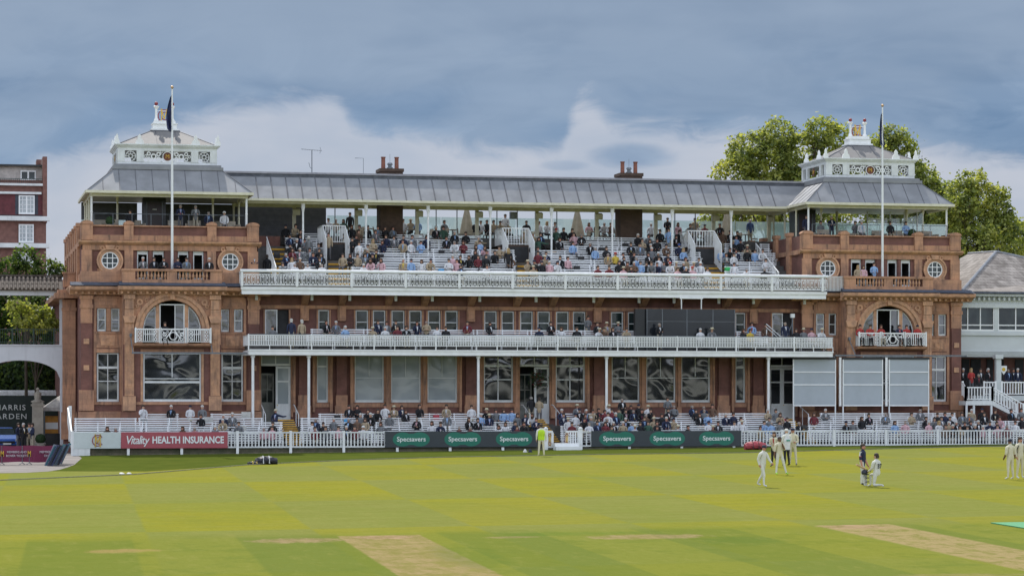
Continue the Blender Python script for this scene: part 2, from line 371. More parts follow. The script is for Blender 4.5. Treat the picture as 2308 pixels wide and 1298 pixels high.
q_ = [G(u, v)[:2] for u, v in ((118, 1060), (180, 1060.6), (330, 1060.8))]+[(inner[0][0], -8), (7.56, -8), (7.56, -12)]+[G(u, v)[:2] for u, v in ((168, 1046), (155, 1051), (135, 1057))]
b.quad(*[(x, y, zf(x, y)+.004) for x, y in q_])
tag(b.build('verge'), None, None, kind='structure')
PAVE = mat('pale_paving', (.24, .215, .20), .9, var=.15, scale=.7, brick=(.9, .6, (.7, .7, .7), .4))
pp = [G(u, v)[:2] for u, v in ((-400, 1070), (0, 1065), (60, 1064), (110, 1061), (135, 1057), (155, 1051), (168, 1046))]
sheet('paving', pp+[(7.55, -12), (7.55, -8.0), (-30, -8)], .008, PAVE)
b = MB().use(PAVE); b.quad((-900, -8, .385), (-900, 1800, .385), (1300, 1800, .385), (1300, -8, .385)); tag(b.build('ground'), None, None, kind='structure')
ROPEM = mat('rope_grey', (.20, .20, .15), .8)
b = MB().use(ROPEM); b.tube([(x, y, z+.035) for x, y, z in rp], .022, 6)
tag(b.build('boundary_rope'), 'thin grey boundary rope curving across the grass in front of the white fence', 'rope')
# green mat at the right edge
MATG = mat('green_mat', (.075, .30, .13), .8, var=.06)
g1, g2 = G(2233, 1178), G(2308, 1190)
b = MB().use(MATG); b.add([(g1[0], g1[1], g1[2]+.004), (g2[0], g2[1], g2[2]+.004), (g2[0]+6, g2[1]-2.3, g2[2]+.05), (g1[0]+9, g1[1]-.6, g1[2]+.07)], [(0, 1, 2, 3)])
b.add([(p[0], p[1], p[2]+.03) for p in b.v[:4]], [(0, 1, 2, 3)]+[]); b.f += [(i, (i+1) % 4, (i+1) % 4+4, i+4) for i in range(4)]; b.mi += [0]*4
tag(b.build('pitch_cover'), 'bright green flat cover lying on the grass at the right edge', 'cover')
# ================================================================ PAVILION
pav = thing('pavilion', 'long red brick and terracotta cricket pavilion with two corner towers and tiers of open seating', 'pavilion', (XC, 0, .4))
PO = (-XC, 0, -.4)           # children built in world coordinates
def pbuild(b, name, parent=None, **k):
    return b.build(name, parent or pav, PO if parent is None else (0, 0, 0), **k)
def win_mb(x0, x1, z0, z1, y, trans=(), mull=(), fw=.085, fd=.07, sub=.05, m=WHITE2):
    b = MB().use(m); w2 = fw
    b.box(x0, x0+w2, y-fd, y+.04, z0, z1); b.box(x1-w2, x1, y-fd, y+.04, z0, z1)
    b.box(x0+w2, x1-w2, y-fd, y+.04, z1-w2, z1); b.box(x0+w2, x1-w2, y-fd-.03, y+.04, z0, z0+w2*1.7)
    for t_ in trans:
        zz, th = (t_ if isinstance(t_, tuple) else (t_, sub)); z = z0+(z1-z0)*zz; b.box(x0+w2, x1-w2, y-fd+.01, y+.035, z-th/2, z+th/2)
    for t_ in mull:
        fx, za, zb = t_ if isinstance(t_, tuple) else (t_, 0, 1); x = x0+(x1-x0)*fx; b.box(x-sub/2, x+sub/2, y-fd+.014, y+.03, z0+(z1-z0)*za+w2, z0+(z1-z0)*zb-w2)
    return b
def window(parent, x0, x1, z0, z1, y, trans=(), mull=(), glass=GLASS, off=None, name='window', **k):
    b = win_mb(x0, x1, z0, z1, y, trans, mull, **k)
    o = b.build(name, parent, off or (0, 0, 0))
    g = MB().use(glass); g.quad((x0+.03, y+.01, z0+.03), (x1-.03, y+.01, z0+.03), (x1-.03, y+.01, z1-.03), (x0+.03, y+.01, z1-.03))
    g.build('glass', o); return o
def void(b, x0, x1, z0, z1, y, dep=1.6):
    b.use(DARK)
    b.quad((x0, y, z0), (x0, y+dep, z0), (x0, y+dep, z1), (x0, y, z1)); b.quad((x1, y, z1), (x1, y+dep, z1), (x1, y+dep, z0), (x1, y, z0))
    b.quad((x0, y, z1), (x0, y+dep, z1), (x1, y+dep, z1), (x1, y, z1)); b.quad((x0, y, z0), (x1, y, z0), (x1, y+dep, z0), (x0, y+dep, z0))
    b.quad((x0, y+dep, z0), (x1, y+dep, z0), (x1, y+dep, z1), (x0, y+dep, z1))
# ---------------------------------------------------------------- tower (built at its own centre, copied for the second)
def tower(cx):
    T = link('tower', None, pav, (cx-XC, 0, -.4))
    # stage A: ground and first floor
    b = MB().use(BRICK)
    hg = [(-4.45, -3.1, 3.55, 6.5), (3.1, 4.45, 3.55, 6.5), (-4.43, -3.87, 7.82, 9.2), (-3.6, -3.05, 7.82, 9.2), (3.05, 3.6, 7.82, 9.2), (3.87, 4.43, 7.82, 9.2)]
    b.wall(-5.35, 5.35, .4, 10.3, 0, hg+[(-1.76, 1.76, 6.98, 9.75)])
    b.quad((-5.35, 0, .4), (-5.35, 0, 14.2), (-5.35, 20, 14.2), (-5.35, 20, .4)); b.quad((5.35, 0, .4), (5.35, 20, .4), (5.35, 20, 13.4), (5.35, 0, 13.4))
    b.quad((-5.35, 20, .4), (-5.35, 20, 14.2), (5.35, 20, 14.2), (5.35, 20, .4))
    # plinth
    b.use(BTERRA); b.box(-5.5, 5.5, -.12, .05, .4, 3.0)
    body = b.build('wall', T)
    b = MB().use(TERRA)
    b.box(-5.55, 5.55, -.18, .02, 2.55, 2.95); b.box(-5.42, 5.42, -.06, .03, 3.36, 3.54)   # plinth bands
    for s in (-1, 1):
        def bx(x0, x1, *a): b.box(*(sorted((x0*s, x1*s))), *a)
        b.use(BRICK); bx(4.74, 5.40, -.15, .02, 4.25, 8.3); b.use(TERRA); bx(4.72, 5.42, -.17, .02, 8.3, 9.95); bx(4.62, 5.52, -.26, -.0, 3.0, 4.25); bx(4.66, 5.48, -.22, .0, 9.2, 9.42); bx(4.66, 5.48, -.24, .0, 9.75, 9.97)
        bx(2.94, 3.08, -.05, .02, 3.55, 9.9); bx(4.47, 4.62, -.05, .02, 3.55, 9.9)
        bx(3.08, 4.47, -.07, .02, 6.52, 6.75); bx(3.08, 4.47, -.05, .02, 6.8, 7.7); bx(3.0, 4.55, -.10, .02, 7.68, 7.8)      # carved apron panel
        bx(3.6, 3.87, -.06, .02, 7.82, 9.2); bx(3.06, 4.5, -.07, .02, 9.22, 9.95); bx(3.2, 4.35, -.12, -.06, 9.38, 9.82)
    b.use(TERRA2)
    for s in (-1, 1):
        b.box(*sorted((3.35*s, 4.2*s)), -.09, -.04, 6.95, 7.55); b.ring(3.78*s, 7.25, .14, .22, -.12, -.08, n=12)
        for z in (5.6, 7.2): b.box(*sorted((4.9*s, 5.24*s)), -.2, -.16, z-.16, z+.16)
    b.build('terracotta_trim', T)
    # bay with the big arch
    b = MB().use(TERRA); yb = -1.3
    ar, zc = 1.78, 7.88
    b.use(BRICK); b.wall(-2.95, 2.95, .4, 7.0, yb, [(-1.74, 1.74, 3.55, 6.5)], .2); b.use(TERRA)
    # arch wall by columns
    nx = 28; xsl = [-2.95, -2.4]+[-ar+2*ar*i/nx for i in range(nx+1)]+[2.4, 2.95]
    for i in range(len(xsl)-1):
        xa, xb = xsl[i], xsl[i+1]
        def zt(x): return zc+math.sqrt(max(0, ar*ar-x*x)) if abs(x) < ar-1e-6 else zc
        if abs((xa+xb)/2) < ar:
            b.quad((xa, yb, zt(xa)), (xb, yb, zt(xb)), (xb, yb, 10.3), (xa, yb, 10.3)); b.quad((xa, yb, zt(xa)), (xa, yb+.5, zt(xa)), (xb, yb+.5, zt(xb)), (xb, yb, zt(xb)))
        else: b.quad((xa, yb, 7.0), (xb, yb, 7.0), (xb, yb, 10.3), (xa, yb, 10.3))
    b.quad((-ar, yb, 7.0), (-ar, yb, zc), (-ar, yb+.5, zc), (-ar, yb+.5, 7.0)); b.quad((ar, yb, zc), (ar, yb, 7.0), (ar, yb+.5, 7.0), (ar, yb+.5, zc)); b.quad((ar, yb, 7.0), (-ar, yb, 7.0), (-ar, yb+.5, 7.0), (ar, yb+.5, 7.0))
    b.quad((-2.95, yb, .4), (-2.95, yb, 10.3), (-2.95, 0, 10.3), (-2.95, 0, .4)); b.quad((2.95, yb, 10.3), (2.95, yb, .4), (2.95, 0, .4), (2.95, 0, 10.3))
    b.use(BTERRA); b.box(-3.1, 3.1, yb-.14, yb+.02, .4, 2.95); b.use(TERRA); b.box(-3.0, 3.0, yb-.06, yb+.01, 3.36, 3.53); b.box(-1.9, 1.9, yb-.06, yb+.01, 6.52, 6.72)
    b.use(TERRA2)
    b.ring(0, zc, 1.80, 2.02, yb-.10, yb+.02, 0, 180, 28); b.ring(0, zc, 2.03, 2.24, yb-.18, yb+.01, 0, 180, 28)
    for s in (-1, 1):
        b.box(*sorted((2.30*s, 2.86*s)), yb-.17, yb, 3.9, 9.1); b.box(*sorted((2.2*s, 2.96*s)), yb-.26, yb, 3.0, 3.88); b.box(*sorted((2.24*s, 2.92*s)), yb-.26, yb, 9.72, 9.98)
        b.prism([(2.3*s, 8.3), (2.86*s, 8.3), (2.98*s, 8.72), (2.18*s, 8.72)], yb-.3, yb-.02); b.box(*sorted((2.32*s, 2.84*s)), yb-.2, yb, 9.12, 9.7)
        for k in (-1, 0, 1): b.box(*sorted(((2.58+k*.17-.03)*s, (2.58+k*.17+.03)*s)), yb-.195, yb-.16, 4.0, 8.2)
        for z in (4.7, 5.9, 7.5): b.box(*sorted((2.46*s, 2.7*s)), yb-.20, yb-.16, z-.2, z+.2)
        for z, x, r in ((9.55, 1.95, .2), (9.3, 2.1, .11), (9.68, 1.55, .12)): b.ring(x*s, z, r*.45, r, yb-.07, yb, n=12)
        b.box(*sorted((1.76*s, 1.9*s)), yb-.05, yb+.02, 3.55, 6.5)
    b.box(-.14, .14, yb-.26, yb, 9.72, 10.12)
    # stone mullions of the lunette
    for s in (-1, 1): b.box(*sorted((.76*s, .98*s)), yb+.12, yb+.3, 7.0, 9.42)
    b.build('arched_bay', T)
    v = MB(); void(v, -1.74, 1.74, 7.0, 9.68, yb+.5, 2.0); v.build('room', T)
    # balcony
    b = MB().use(TERRA); b.prismx([(yb, 6.8), (-2.05, 6.92), (-2.12, 7.06), (yb, 7.06)], -2.35, 2.35); b.use(WHITE)
    y = -2.05
    for x0, x1 in ((-2.28, -.78), (-.78, .78), (.78, 2.28)):
        b.box(x0+.03, x1-.03, y-.02, y+.02, 7.14, 7.18); b.box(x0+.03, x1-.03, y-.03, y+.03, 7.86, 7.94)
        for x in (x0+.03, x1-.03): b.box(x-.045, x+.045, y-.045, y+.045, 7.08, 8.0)
        c_ = (x0+x1)/2
        if abs(c_) > .5:
            for k in range(-2, 3): b.box(c_+k*.13-.022, c_+k*.13+.022, y-.02, y+.02, 7.2, 7.85)
            for sx in (-1, 1):
                for zz in (7.3, 7.52, 7.74): b.ring(c_+sx*.47, zz, .055, .10, y-.02, y+.02, n=10)
                b.box(c_+sx*.62-.02, c_+sx*.62+.02, y-.02, y+.02, 7.18, 7.86); b.box(c_+sx*.35-.015, c_+sx*.35+.015, y-.02, y+.02, 7.18, 7.86)
        else:
            b.ring(0, 7.5, .2, .25, y-.03, y+.03, n=16)
            for sx in (-1, 1):
                b.prism([(sx*.1, 7.86), (sx*.04, 7.86), (sx*.42, 7.3), (sx*.48, 7.34)], y-.02, y+.02)
                for xx, zz, rr in ((.52, 7.6, .13), (.5, 7.3, .09), (.34, 7.74, .07), (.66, 7.42, .06)): b.ring(sx*xx, zz, rr*.6, rr, y-.02, y+.02, n=10)
                b.prism([(sx*.26, 7.2), (sx*.3, 7.2), (sx*.68, 7.84), (sx*.64, 7.84)], y-.018, y+.018)
    for sx in (-1, 1):
        for k in range(5): b.box(sx*2.25-.02, sx*2.25+.02, yb-.1-k*.14-.02, yb-.1-k*.14+.02, 7.1, 7.9)
        b.box(sx*2.25-.03, sx*2.25+.03, y, yb, 7.88, 7.94)
    b.build('arch_balcony', T)
    # main cornice
    b = MB().use(TERRA2)
    prof = [(0, 10.0), (-.25, 10.02), (-.30, 10.12), (-.62, 10.22), (-.9, 10.3), (-.95, 10.46), (-.8, 10.52), (0, 10.55)]
    b.prismx([(yy, z) for yy, z in prof], -6.1, 6.1); b.prismx([(yb+yy*.75, z-.02 if z < 10.5 else z-.02) for yy, z in prof], -3.25, 3.25)
    for i in range(-15, 16):
        if abs(i*.38) < 5.9: b.box(i*.38-.07, i*.38+.07, (-.55 if abs(i*.38) > 3.3 else yb-.42), -.02, 10.05, 10.19)
    b.prism([(-5.35, 10.0), (-5.95, 10.28), (-6.1, 10.46), (-6.1, 10.55), (-5.35, 10.55)], .0, 20); b.prism([(5.35, 10.0), (5.95, 10.28), (6.1, 10.46), (6.1, 10.55), (5.35, 10.55)], .0, 3.2)
    b.build('cornice', T)
    b = MB().use(LEAD); b.prismx([(-.93, 10.56), (-.25, 10.78), (.12, 10.8), (.12, 10.56)], -6.05, 6.05); b.prismx([(yb-.68, 10.535), (yb+.15, 10.80), (yb+.3, 10.80), (yb+.3, 10.535)], -3.2, 3.2); b.build('lead_flashing', T)
    # balustrade over the bay
    b = MB().use(TERRA)
    ybal = -1.25
    b.box(-3.0, 3.0, ybal-.14, ybal+.14, 10.7, 10.92); b.box(-3.05, 3.05, ybal-.17, ybal+.17, 11.42, 11.56)
    for x0, x1 in ((-3.0, -2.22), (-.32, .28), (2.3, 3.0)): b.box(x0, x1, ybal-.12, ybal+.12, 10.92, 11.42)
    for s in (-1, 1): b.box(*sorted((2.76*s, 3.0*s)), ybal+.12, .0, 10.7, 11.5); b.box(*sorted((3.0*s, 5.42*s)), -.16, .05, 10.7, 11.44)
    bal = b.build('balustrade', T)
    for i in range(18):
        x = (-2.05+i*.205) if i < 9 else (.46+(i-9)*.205)
        bb = MB().use(TERRA2); bb.lathe([(.06, 0), (.06, .05), (.035, .08), (.075, .17), (.08, .23), (.035, .4), (.06, .46), (.06, .5)], n=8); bb.build('baluster', bal, (x, ybal, 10.92))
    # stage B
    b = MB().use(BRICK)
    wn = [(-2.02, -1.33), (-1.06, -.38), (.46, 1.12), (1.38, 2.04)]
    b.wall(-5.3, 5.3, 10.3, 14.2, .15, [(a, c_, 11.0, 12.72) for a, c_ in wn], .2)
    b.box(-5.28, 5.28, .16, .4, 13.5, 14.18)
    b.build('upper_wall', T)
    for a, c_ in wn: v = MB(); void(v, a, c_, 11.0, 12.72, .35, 1.2); v.build('room', T)
    b = MB().use(TERRA)
    b.box(-5.3, 5.3, .04, .16, 12.74, 13.08); b.box(-5.34, 5.34, -.02, .16, 13.32, 13.66)
    for s in (-1, 1):
        for x0, x1 in ((4.72, 5.36), (2.25, 2.78)): b.box(*sorted((x0*s, x1*s)), -.02, .16, 11.45, 12.74)
        for x0, x1 in ((4.68, 5.4), (2.24, 2.8)):
            b.box(*sorted((x0*s, x1*s)), -.1, .42, 13.34, 14.3)
            c_ = (x0+x1)/2*s; hw = (x1-x0)/2+.05
            b.prism([(c_-hw, 14.3), (c_+hw, 14.3)]+[(c_+hw*math.cos(a), 14.32+.2*math.sin(a)) for a in [R(k) for k in range(0, 181, 30)]], -.14, .46)
        b.box(*sorted((3.0*s, 4.4*s)), .1, .16, 11.44, 11.62)
    for x0, x1 in ((-1.3, -1.09), (-.34, .42), (1.15, 1.35)): b.use(BRICK); b.box(x0+.03, x1-.03, .08, .16, 11.0, 12.72)
    b.use(TERRA); b.box(-5.3, 5.3, .02, .46, 14.181, 14.26)
    for k in range(7):                          # piers along the side parapets
        for s in (-1, 1):
            y0 = 2.2+k*2.8
            if s > 0 and k > 1: continue
            b.box(*sorted((5.3*s, 5.52*s)), y0, y0+.7, 10.8, 14.3); b.box(*sorted((5.22*s, 5.58*s)), y0-.06, y0+.76, 14.28, 14.5)
    b.box(-5.5, -5.3, .4, 20, 13.0, 13.3); b.box(-5.45, -5.3, .4, 20, 10.7, 11.3); b.box(5.3, 5.5, .4, 6, 13.0, 13.3)
    b.use(TERRA2)
    b.prismx([(.15, 13.04), (-.04, 13.08), (-.2, 13.2), (-.22, 13.3), (.15, 13.33)], -5.55, 5.55)
    b.build('parapet', T)
    # round windows
    for cxr in (-3.65, 3.65):
        b = MB().use(TERRA2); b.ring(cxr, 12.1, .52, .68, -.02, .15, n=28); b.ring(cxr, 12.1, .69, .8, -.08, .15, n=28)
        b.prism([(cxr-.2, 12.75), (cxr+.2, 12.75), (cxr+.3, 13.03), (cxr-.3, 13.03)], -.12, .15)
        for sx in (-1, 1): b.ring(cxr+sx*.45, 12.86, .06, .14, -.03, .14, n=10); b.ring(cxr+sx*.5, 11.55, .06, .15, -.03, .14, n=10)
        b.prism([(cxr-.35, 11.3), (cxr+.35, 11.3), (cxr+.25, 11.05), (cxr-.25, 11.05)], -.06, .13)
        rw = b.build('round_window', T)
        b = MB().use(WHITE); b.ring(cxr, 12.1, .46, .52, .0, .12, n=28)
        for o_ in (-.16, .16): h_ = math.sqrt(.46**2-o_**2); b.box(cxr+o_-.025, cxr+o_+.025, .03, .09, 12.1-h_, 12.1+h_); b.box(cxr-h_, cxr+h_, .034, .094, 12.1+o_-.025, 12.1+o_+.025)
        b.build('frame', rw); g = MB().use(GLASSD); g.add([(cxr+.5*math.cos(R(k*15)), .1, 12.1+.5*math.sin(R(k*15))) for k in range(24)], [tuple(range(23, -1, -1))]); g.build('glass', rw)
    # side wing at the back left
    # roof terrace
    b = MB().use(CONC); b.box(-5.3, 5.3, .45, 20, 13.7, 13.88); b.build('terrace_floor', T)
    b = MB().use(STEEL)
    for x0, x1 in ((-4.6, -2.8), (-2.2, 2.2), (2.8, 4.6)): b.box(x0, x1, .3, .34, 14.95, 14.99)
    b.box(-4.6, 4.6, .3, .34, 14.95, 14.985)
    for i in range(9): b.box(-4.6+i*1.15-.015, -4.6+i*1.15+.015, .3, .33, 14.2, 14.95)
    b.build('terrace_railing', T)
    for x, y_ in ((-4.72, .7), (4.72, .7), (-3.0, 3.2), (2.9, 3.2), (-4.72, 3.2), (-4.72, 5.6), (-4.72, 8.0), (4.72, 5.0), (-.4, 7.6), (4.72, 8)):
        b = MB().use(CREAM if y_ > 2 else WHITE); b.lathe([(.1, 0), (.1, .15), (.065, .2), (.065, 1.15), (.085, 1.2), (.065, 1.25), (.065, 2.1), (.1, 2.25), (.13, 2.42)], n=8); b.build('terrace_column', T, (x, y_, 13.88))
    # hipped zinc roof
    E0, E1, T0, T1 = (-5.05, .2), (5.05, 9.3), (-3.3, 1.7), (3.3, 7.7); ze, zt_ = 16.34, 17.82
    b = MB().use(ZINC)
    A = [(E0[0], E0[1], ze), (E1[0], E0[1], ze), (E1[0], E1[1], ze), (E0[0], E1[1], ze)]; B = [(T0[0], T0[1], zt_), (T1[0], T0[1], zt_), (T1[0], T1[1], zt_), (T0[0], T1[1], zt_)]
    b.add(A+B, [(0, 1, 5, 4), (1, 2, 6, 5), (2, 3, 7, 6), (3, 0, 4, 7)])
    roof = b.build('terrace_roof', T)
    b = MB().use(CREAM); b.add([(x, y_, z-.02) for x, y_, z in A], [(3, 2, 1, 0)]); b.box(E0[0]-.03, E1[0]+.03, E0[1]-.07, E0[1]+.06, ze-.13, ze+.03); b.box(E0[0]-.07, E0[0]+.06, E0[1]+.06, E1[1], ze-.13, ze+.03); b.box(E1[0]-.06, E1[0]+.07, E0[1]+.06, E0[1]+3.7, ze-.13, ze+.03)
    b.box(-4.8, 4.8, .6, .8, ze-.3, ze-.02); b.box(-4.8, -4.6, .8, 9, ze-.3, ze-.02); b.box(4.6, 4.8, .8, 4, ze-.3, ze-.02); b.build('soffit', roof)
    def ribs(b_, e0, e1, t0, t1, n, r=.035):
        for i in range(n+1):
            f = i/n; p = Vector(e0).lerp(Vector(e1), f); u_ = Vector(t0)+(Vector(t1)-Vector(t0))*min(1, max(0, ((p-Vector(e0)).dot((Vector(e1)-Vector(e0)).normalized())-(Vector(t0)-Vector(e0)).dot((Vector(e1)-Vector(e0)).normalized()))/max(1e-6, (Vector(t1)-Vector(t0)).length)))
            b_.tube([p, u_], r, 5)
    def hip(b_, A_, B_, step_, r=.026):
        for k in range(4):
            a0, a1, c0, c1 = map(Vector, (A_[k], A_[(k+1) % 4], B_[k], B_[(k+1) % 4]))
            d = (a1-a0).normalized(); L = (a1-a0).length; s0 = (c0-a0).dot(d); s1 = (c1-a0).dot(d); n_ = int(L/step_)
            b_.tube([a0, c0], r*1.3, 6)
            for i in range(1, n_):
                s = L*i/n_; p = a0+d*s
                if s0 <= s <= s1: tt = 1
                elif s < s0: tt = s/s0
                else: tt = (L-s)/(L-s1)
                up = (c0-a0)-d*s0
                b_.tube([p, p+up*tt], r, 5)
    b = MB().use(RIB); hip(b, A, B, .93); b.build('roof_ribs', roof)
    b = MB().use(ZINC); b.box(-3.4, 3.4, 1.62, 7.8, 17.80, 18.0); b.box(-3.28, 3.28, 1.75, 7.7, 18.0, 18.14); b.build('gutter', T)
    # lantern (cupola)
    b = MB().use(WHITE2); y0, y1 = 2.1, 7.1; hx = 3.05
    def face(axis):
        L = hx if axis == 'x' else 2.5
        k = L/3.05
        ops = [(-2.62*k, -1.9*k), (-1.45*k, 1.45*k), (1.9*k, 2.62*k)]
        edges = [-L]+[v_ for o_ in ops for v_ in o_]+[L]
        return L, ops, edges
    for fy in (y0, y1-.12):
        L, ops, ed = face('x')
        b.box(-L, L, fy, fy+.12, 18.14, 18.32); b.box(-L, L, fy, fy+.12, 19.0, 19.2)
        for i in range(0, len(ed), 2): b.box(ed[i], ed[i+1], fy-.03, fy+.13, 18.32, 19.0)
    for fx in (-hx, hx-.12):
        L, ops, ed = face('y'); cy = 4.6
        b.box(fx, fx+.12, y0+.12, y1-.12, 18.14, 18.32); b.box(fx, fx+.12, y0+.12, y1-.12, 19.0, 19.2)
        for i in range(0, len(ed), 2): b.box(fx-.03, fx+.13, max(y0+.14, cy+ed[i]), min(y1-.14, cy+ed[i+1]), 18.32, 19.0)
    for z, o_ in ((19.2, .06), (19.27, .14), (19.34, .2)): b.box(-hx-o_, hx+o_, y0-o_, y1+o_, z, z+.068)
    cup = b.build('lantern', T)
    # antefixes
    for x, y_ in [(sx*xx, y0-.1) for sx in (-1, 1) for xx in (1.72, 3.1)]+[(sx*3.12, yy) for sx in (-1, 1) for yy in (3.3, 5.9)]:
        w_ = .26 if abs(x) < 2 else .17; b = MB().use(WHITE)
        b.prism([(x-w_, 19.41), (x+w_, 19.41), (x+w_*.85, 19.6), (x+w_*.45, 19.7), (x+w_*.4, 19.88), (x, 20.02), (x-w_*.4, 19.88), (x-w_*.45, 19.7), (x-w_*.85, 19.6)], y_-.06, y_+.06); b.build('antefix', cup)
    # iron fretwork
    b = MB().use(WHITE)
    def fret(cx_, cz_, hw_, y_):
        b.ring(cx_, cz_, .28, .32, y_, y_+.04, n=18); b.ring(cx_, cz_, .1, .14, y_, y_+.04, n=12)
        for k in range(8): a = R(k*45); b.prism([(cx_+.12*math.cos(a)-.014*math.sin(a), cz_+.12*math.sin(a)+.014*math.cos(a)), (cx_+.12*math.cos(a)+.014*math.sin(a), cz_+.12*math.sin(a)-.014*math.cos(a)), (cx_+.3*math.cos(a)+.014*math.sin(a), cz_+.3*math.sin(a)-.014*math.cos(a)), (cx_+.3*math.cos(a)-.014*math.sin(a), cz_+.3*math.sin(a)+.014*math.cos(a))], y_+.005, y_+.035)
    for cx_ in (-2.26, 2.26): fret(cx_, 18.66, .36, y0+.04)
    for sx in (-1, 1):
        for i, (xx, zz, rr) in enumerate(((.55, 18.8, .13), (.55, 18.5, .13), (.85, 18.66, .17), (1.15, 18.82, .12), (1.15, 18.5, .12), (1.34, 18.66, .1), (.38, 18.92, .07), (.38, 18.4, .07))): b.ring(sx*xx, zz, rr*.58, rr*1.05, y0+.04, y0+.08, n=12)
    for z in (18.34, 18.98): b.box(-1.45, 1.45, y0+.04, y0+.07, z-.015, z+.015)
    b.ring(0, 18.66, .27, .31, y0+.02, y0+.08, n=20)
    b.build('fretwork', cup)
    # medallion with the letter M, on the front and left faces
    b = MB().use(mat('brown_medallion', (.16, .045, .02), .5)); b.ring(0, 18.66, .0, .27, y0+.05, y0+.07, n=20)
    b.merge(shift(text_mb('M', .34, GOLD, ext=.01), 0, y0+.035, 18.66)); b.build('medallion', cup)
    b = MB().use(mat('brown_medallion', None)); b.ring(0, 0, .0, .27, -.01, .01, n=20); b.merge(shift(text_mb('M', .34, GOLD, ext=.01), 0, -.02, 0))
    b.build('medallion', cup, (-3.06, 4.6, 18.66), R(-90))
    # lantern roof
    A = [(-2.98, 2.2, 19.41), (2.98, 2.2, 19.41), (2.98, 7.0, 19.41), (-2.98, 7.0, 19.41)]; B = [(-.86, 4.0, 20.42), (.86, 4.0, 20.42), (.86, 5.2, 20.42), (-.86, 5.2, 20.42)]
    b = MB().use(ZINC2); b.add(A+B, [(0, 1, 5, 4), (1, 2, 6, 5), (2, 3, 7, 6), (3, 0, 4, 7), (4, 5, 6, 7)]); lr = b.build('lantern_roof', T)
    b = MB().use(RIB); hip(b, A, B, 1.0); b.box(-.92, .92, 3.94, 5.26, 20.40, 20.47); b.build('roof_ribs', lr)
    b = MB().use(WHITE)
    for z0, z1, w_ in ((20.47, 20.58, .86), (20.58, 20.86, .74), (20.86, 20.92, .80), (20.92, 21.08, .66)): b.box(-w_, w_, 4.6-w_*.7, 4.6+w_*.7, z0, z1)
    b.box(-.4, .4, 4.57, 4.63, 21.72, 21.76)
    ped = b.build('finial_pedestal', T)
    for sx in (-1, 1):
        b = MB().use(WHITE); b.lathe([(.16, 0), (.13, .12), (.085, .2), (.075, .75), (.1, .8), (.17, .88), (.18, .94), (.1, .98)], n=10); b.use(REDP); b.lathe([(.04, .98), (.1, 1.04), (.12, 1.1), (.1, 1.17), (.03, 1.22)], n=10); b.build('finial_post', ped, (sx*.5, 4.6, 21.08))
    e = monogram(.41, -.02, .05); e.build('emblem', ped, (0, 4.6, 21.42))
    # windows
    for x0, x1 in ((-4.45, -3.1), (3.1, 4.45)): window(T, x0+.02, x1-.02, 3.55, 6.5, .16, [(.70, .14), .42], [.5])
    for s in (-1, 1):
        for x0, x1 in ((3.05, 3.6), (3.87, 4.43)): a, c_ = sorted((x0*s, x1*s)); window(T, a+.03, c_-.03, 7.82, 9.2, .14, [.5], fw=.06)
    window(T, -1.74, 1.74, 3.55, 6.5, yb+.13, [(.40, .12), (.47, .05)], [(.5, .47, 1)], glass=GLASS)
    for s in (-1, 1):                            # lunette sidelights
        n_ = 8; xs_ = [.98+(1.7-.98)*i/n_ for i in range(n_+1)]
        pts = [(s*.98, 7.62)]+[(s*x, zc+math.sqrt(max(.0, 1.72**2-x*x))) for x in xs_]+[(s*1.7, 7.62)]
        g = MB().use(GLASS); g.add([(x, yb+.22, z) for x, z in pts], [tuple(range(len(pts)))]); lw = MB().use(WHITE2)
        for i in range(len(pts)):
            (xa, za), (xb, zb) = pts[i], pts[(i+1) % len(pts)]; lw.tube([(xa, yb+.2, za), (xb, yb+.2, zb)], .045, 5)
        o = lw.build('window', T); g.build('glass', o)
    b = win_mb(-.76, .76, 7.06, 9.45, yb+.2, [], [(.62, 0, 1)], fw=.07); o = b.build('balcony_door', T)
    g = MB().use(GLASS); g.quad((.2, yb+.24, 7.1), (.72, yb+.24, 7.1), (.72, yb+.24, 9.42), (.2, yb+.24, 9.42)); g.build('glass', o)
    for a, c_ in wn:
        b = win_mb(a+.02, c_-.02, 11.0, 12.72, .3, [], [], fw=.06); b.box(a+.02, c_-.02, .24, .3, 12.5, 12.72); b.build('window', T)
    return T
T1_ = tower(XL)
T2_ = copy_tree(T1_, pav); T2_.location.x = XR-XC
# stepped wing beyond the left tower
b = MB().use(BRICK); xa = PX(141, 5)
b.box(xa+.1, XL-5.35, 5.2, 20, .4, 10.2); b.use(TERRA); b.box(xa, xa+.8, 5.0, 5.35, 2.9, 9.9); b.box(xa-.08, xa+.9, 4.92, 5.3, 1.2, 2.9); b.box(xa-.05, xa+.86, 4.95, 5.3, 9.2, 9.4)
b.box(xa-.5, XL-5.4, 4.4, 20, 9.98, 10.3); b.box(xa-.3, XL-5.4, 4.6, 20, 10.3, 10.5); b.box(xa+.05, XL-5.5, 5.0, 5.3, 10.7, 11.5); b.box(xa-.02, XL-5.5, 4.95, 5.35, 11.5, 11.62)
b.use(BRICK); b.box(xa+.15, XL-5.5, 5.3, 20, 10.3, 11.3); pbuild(b, 'side_wing')
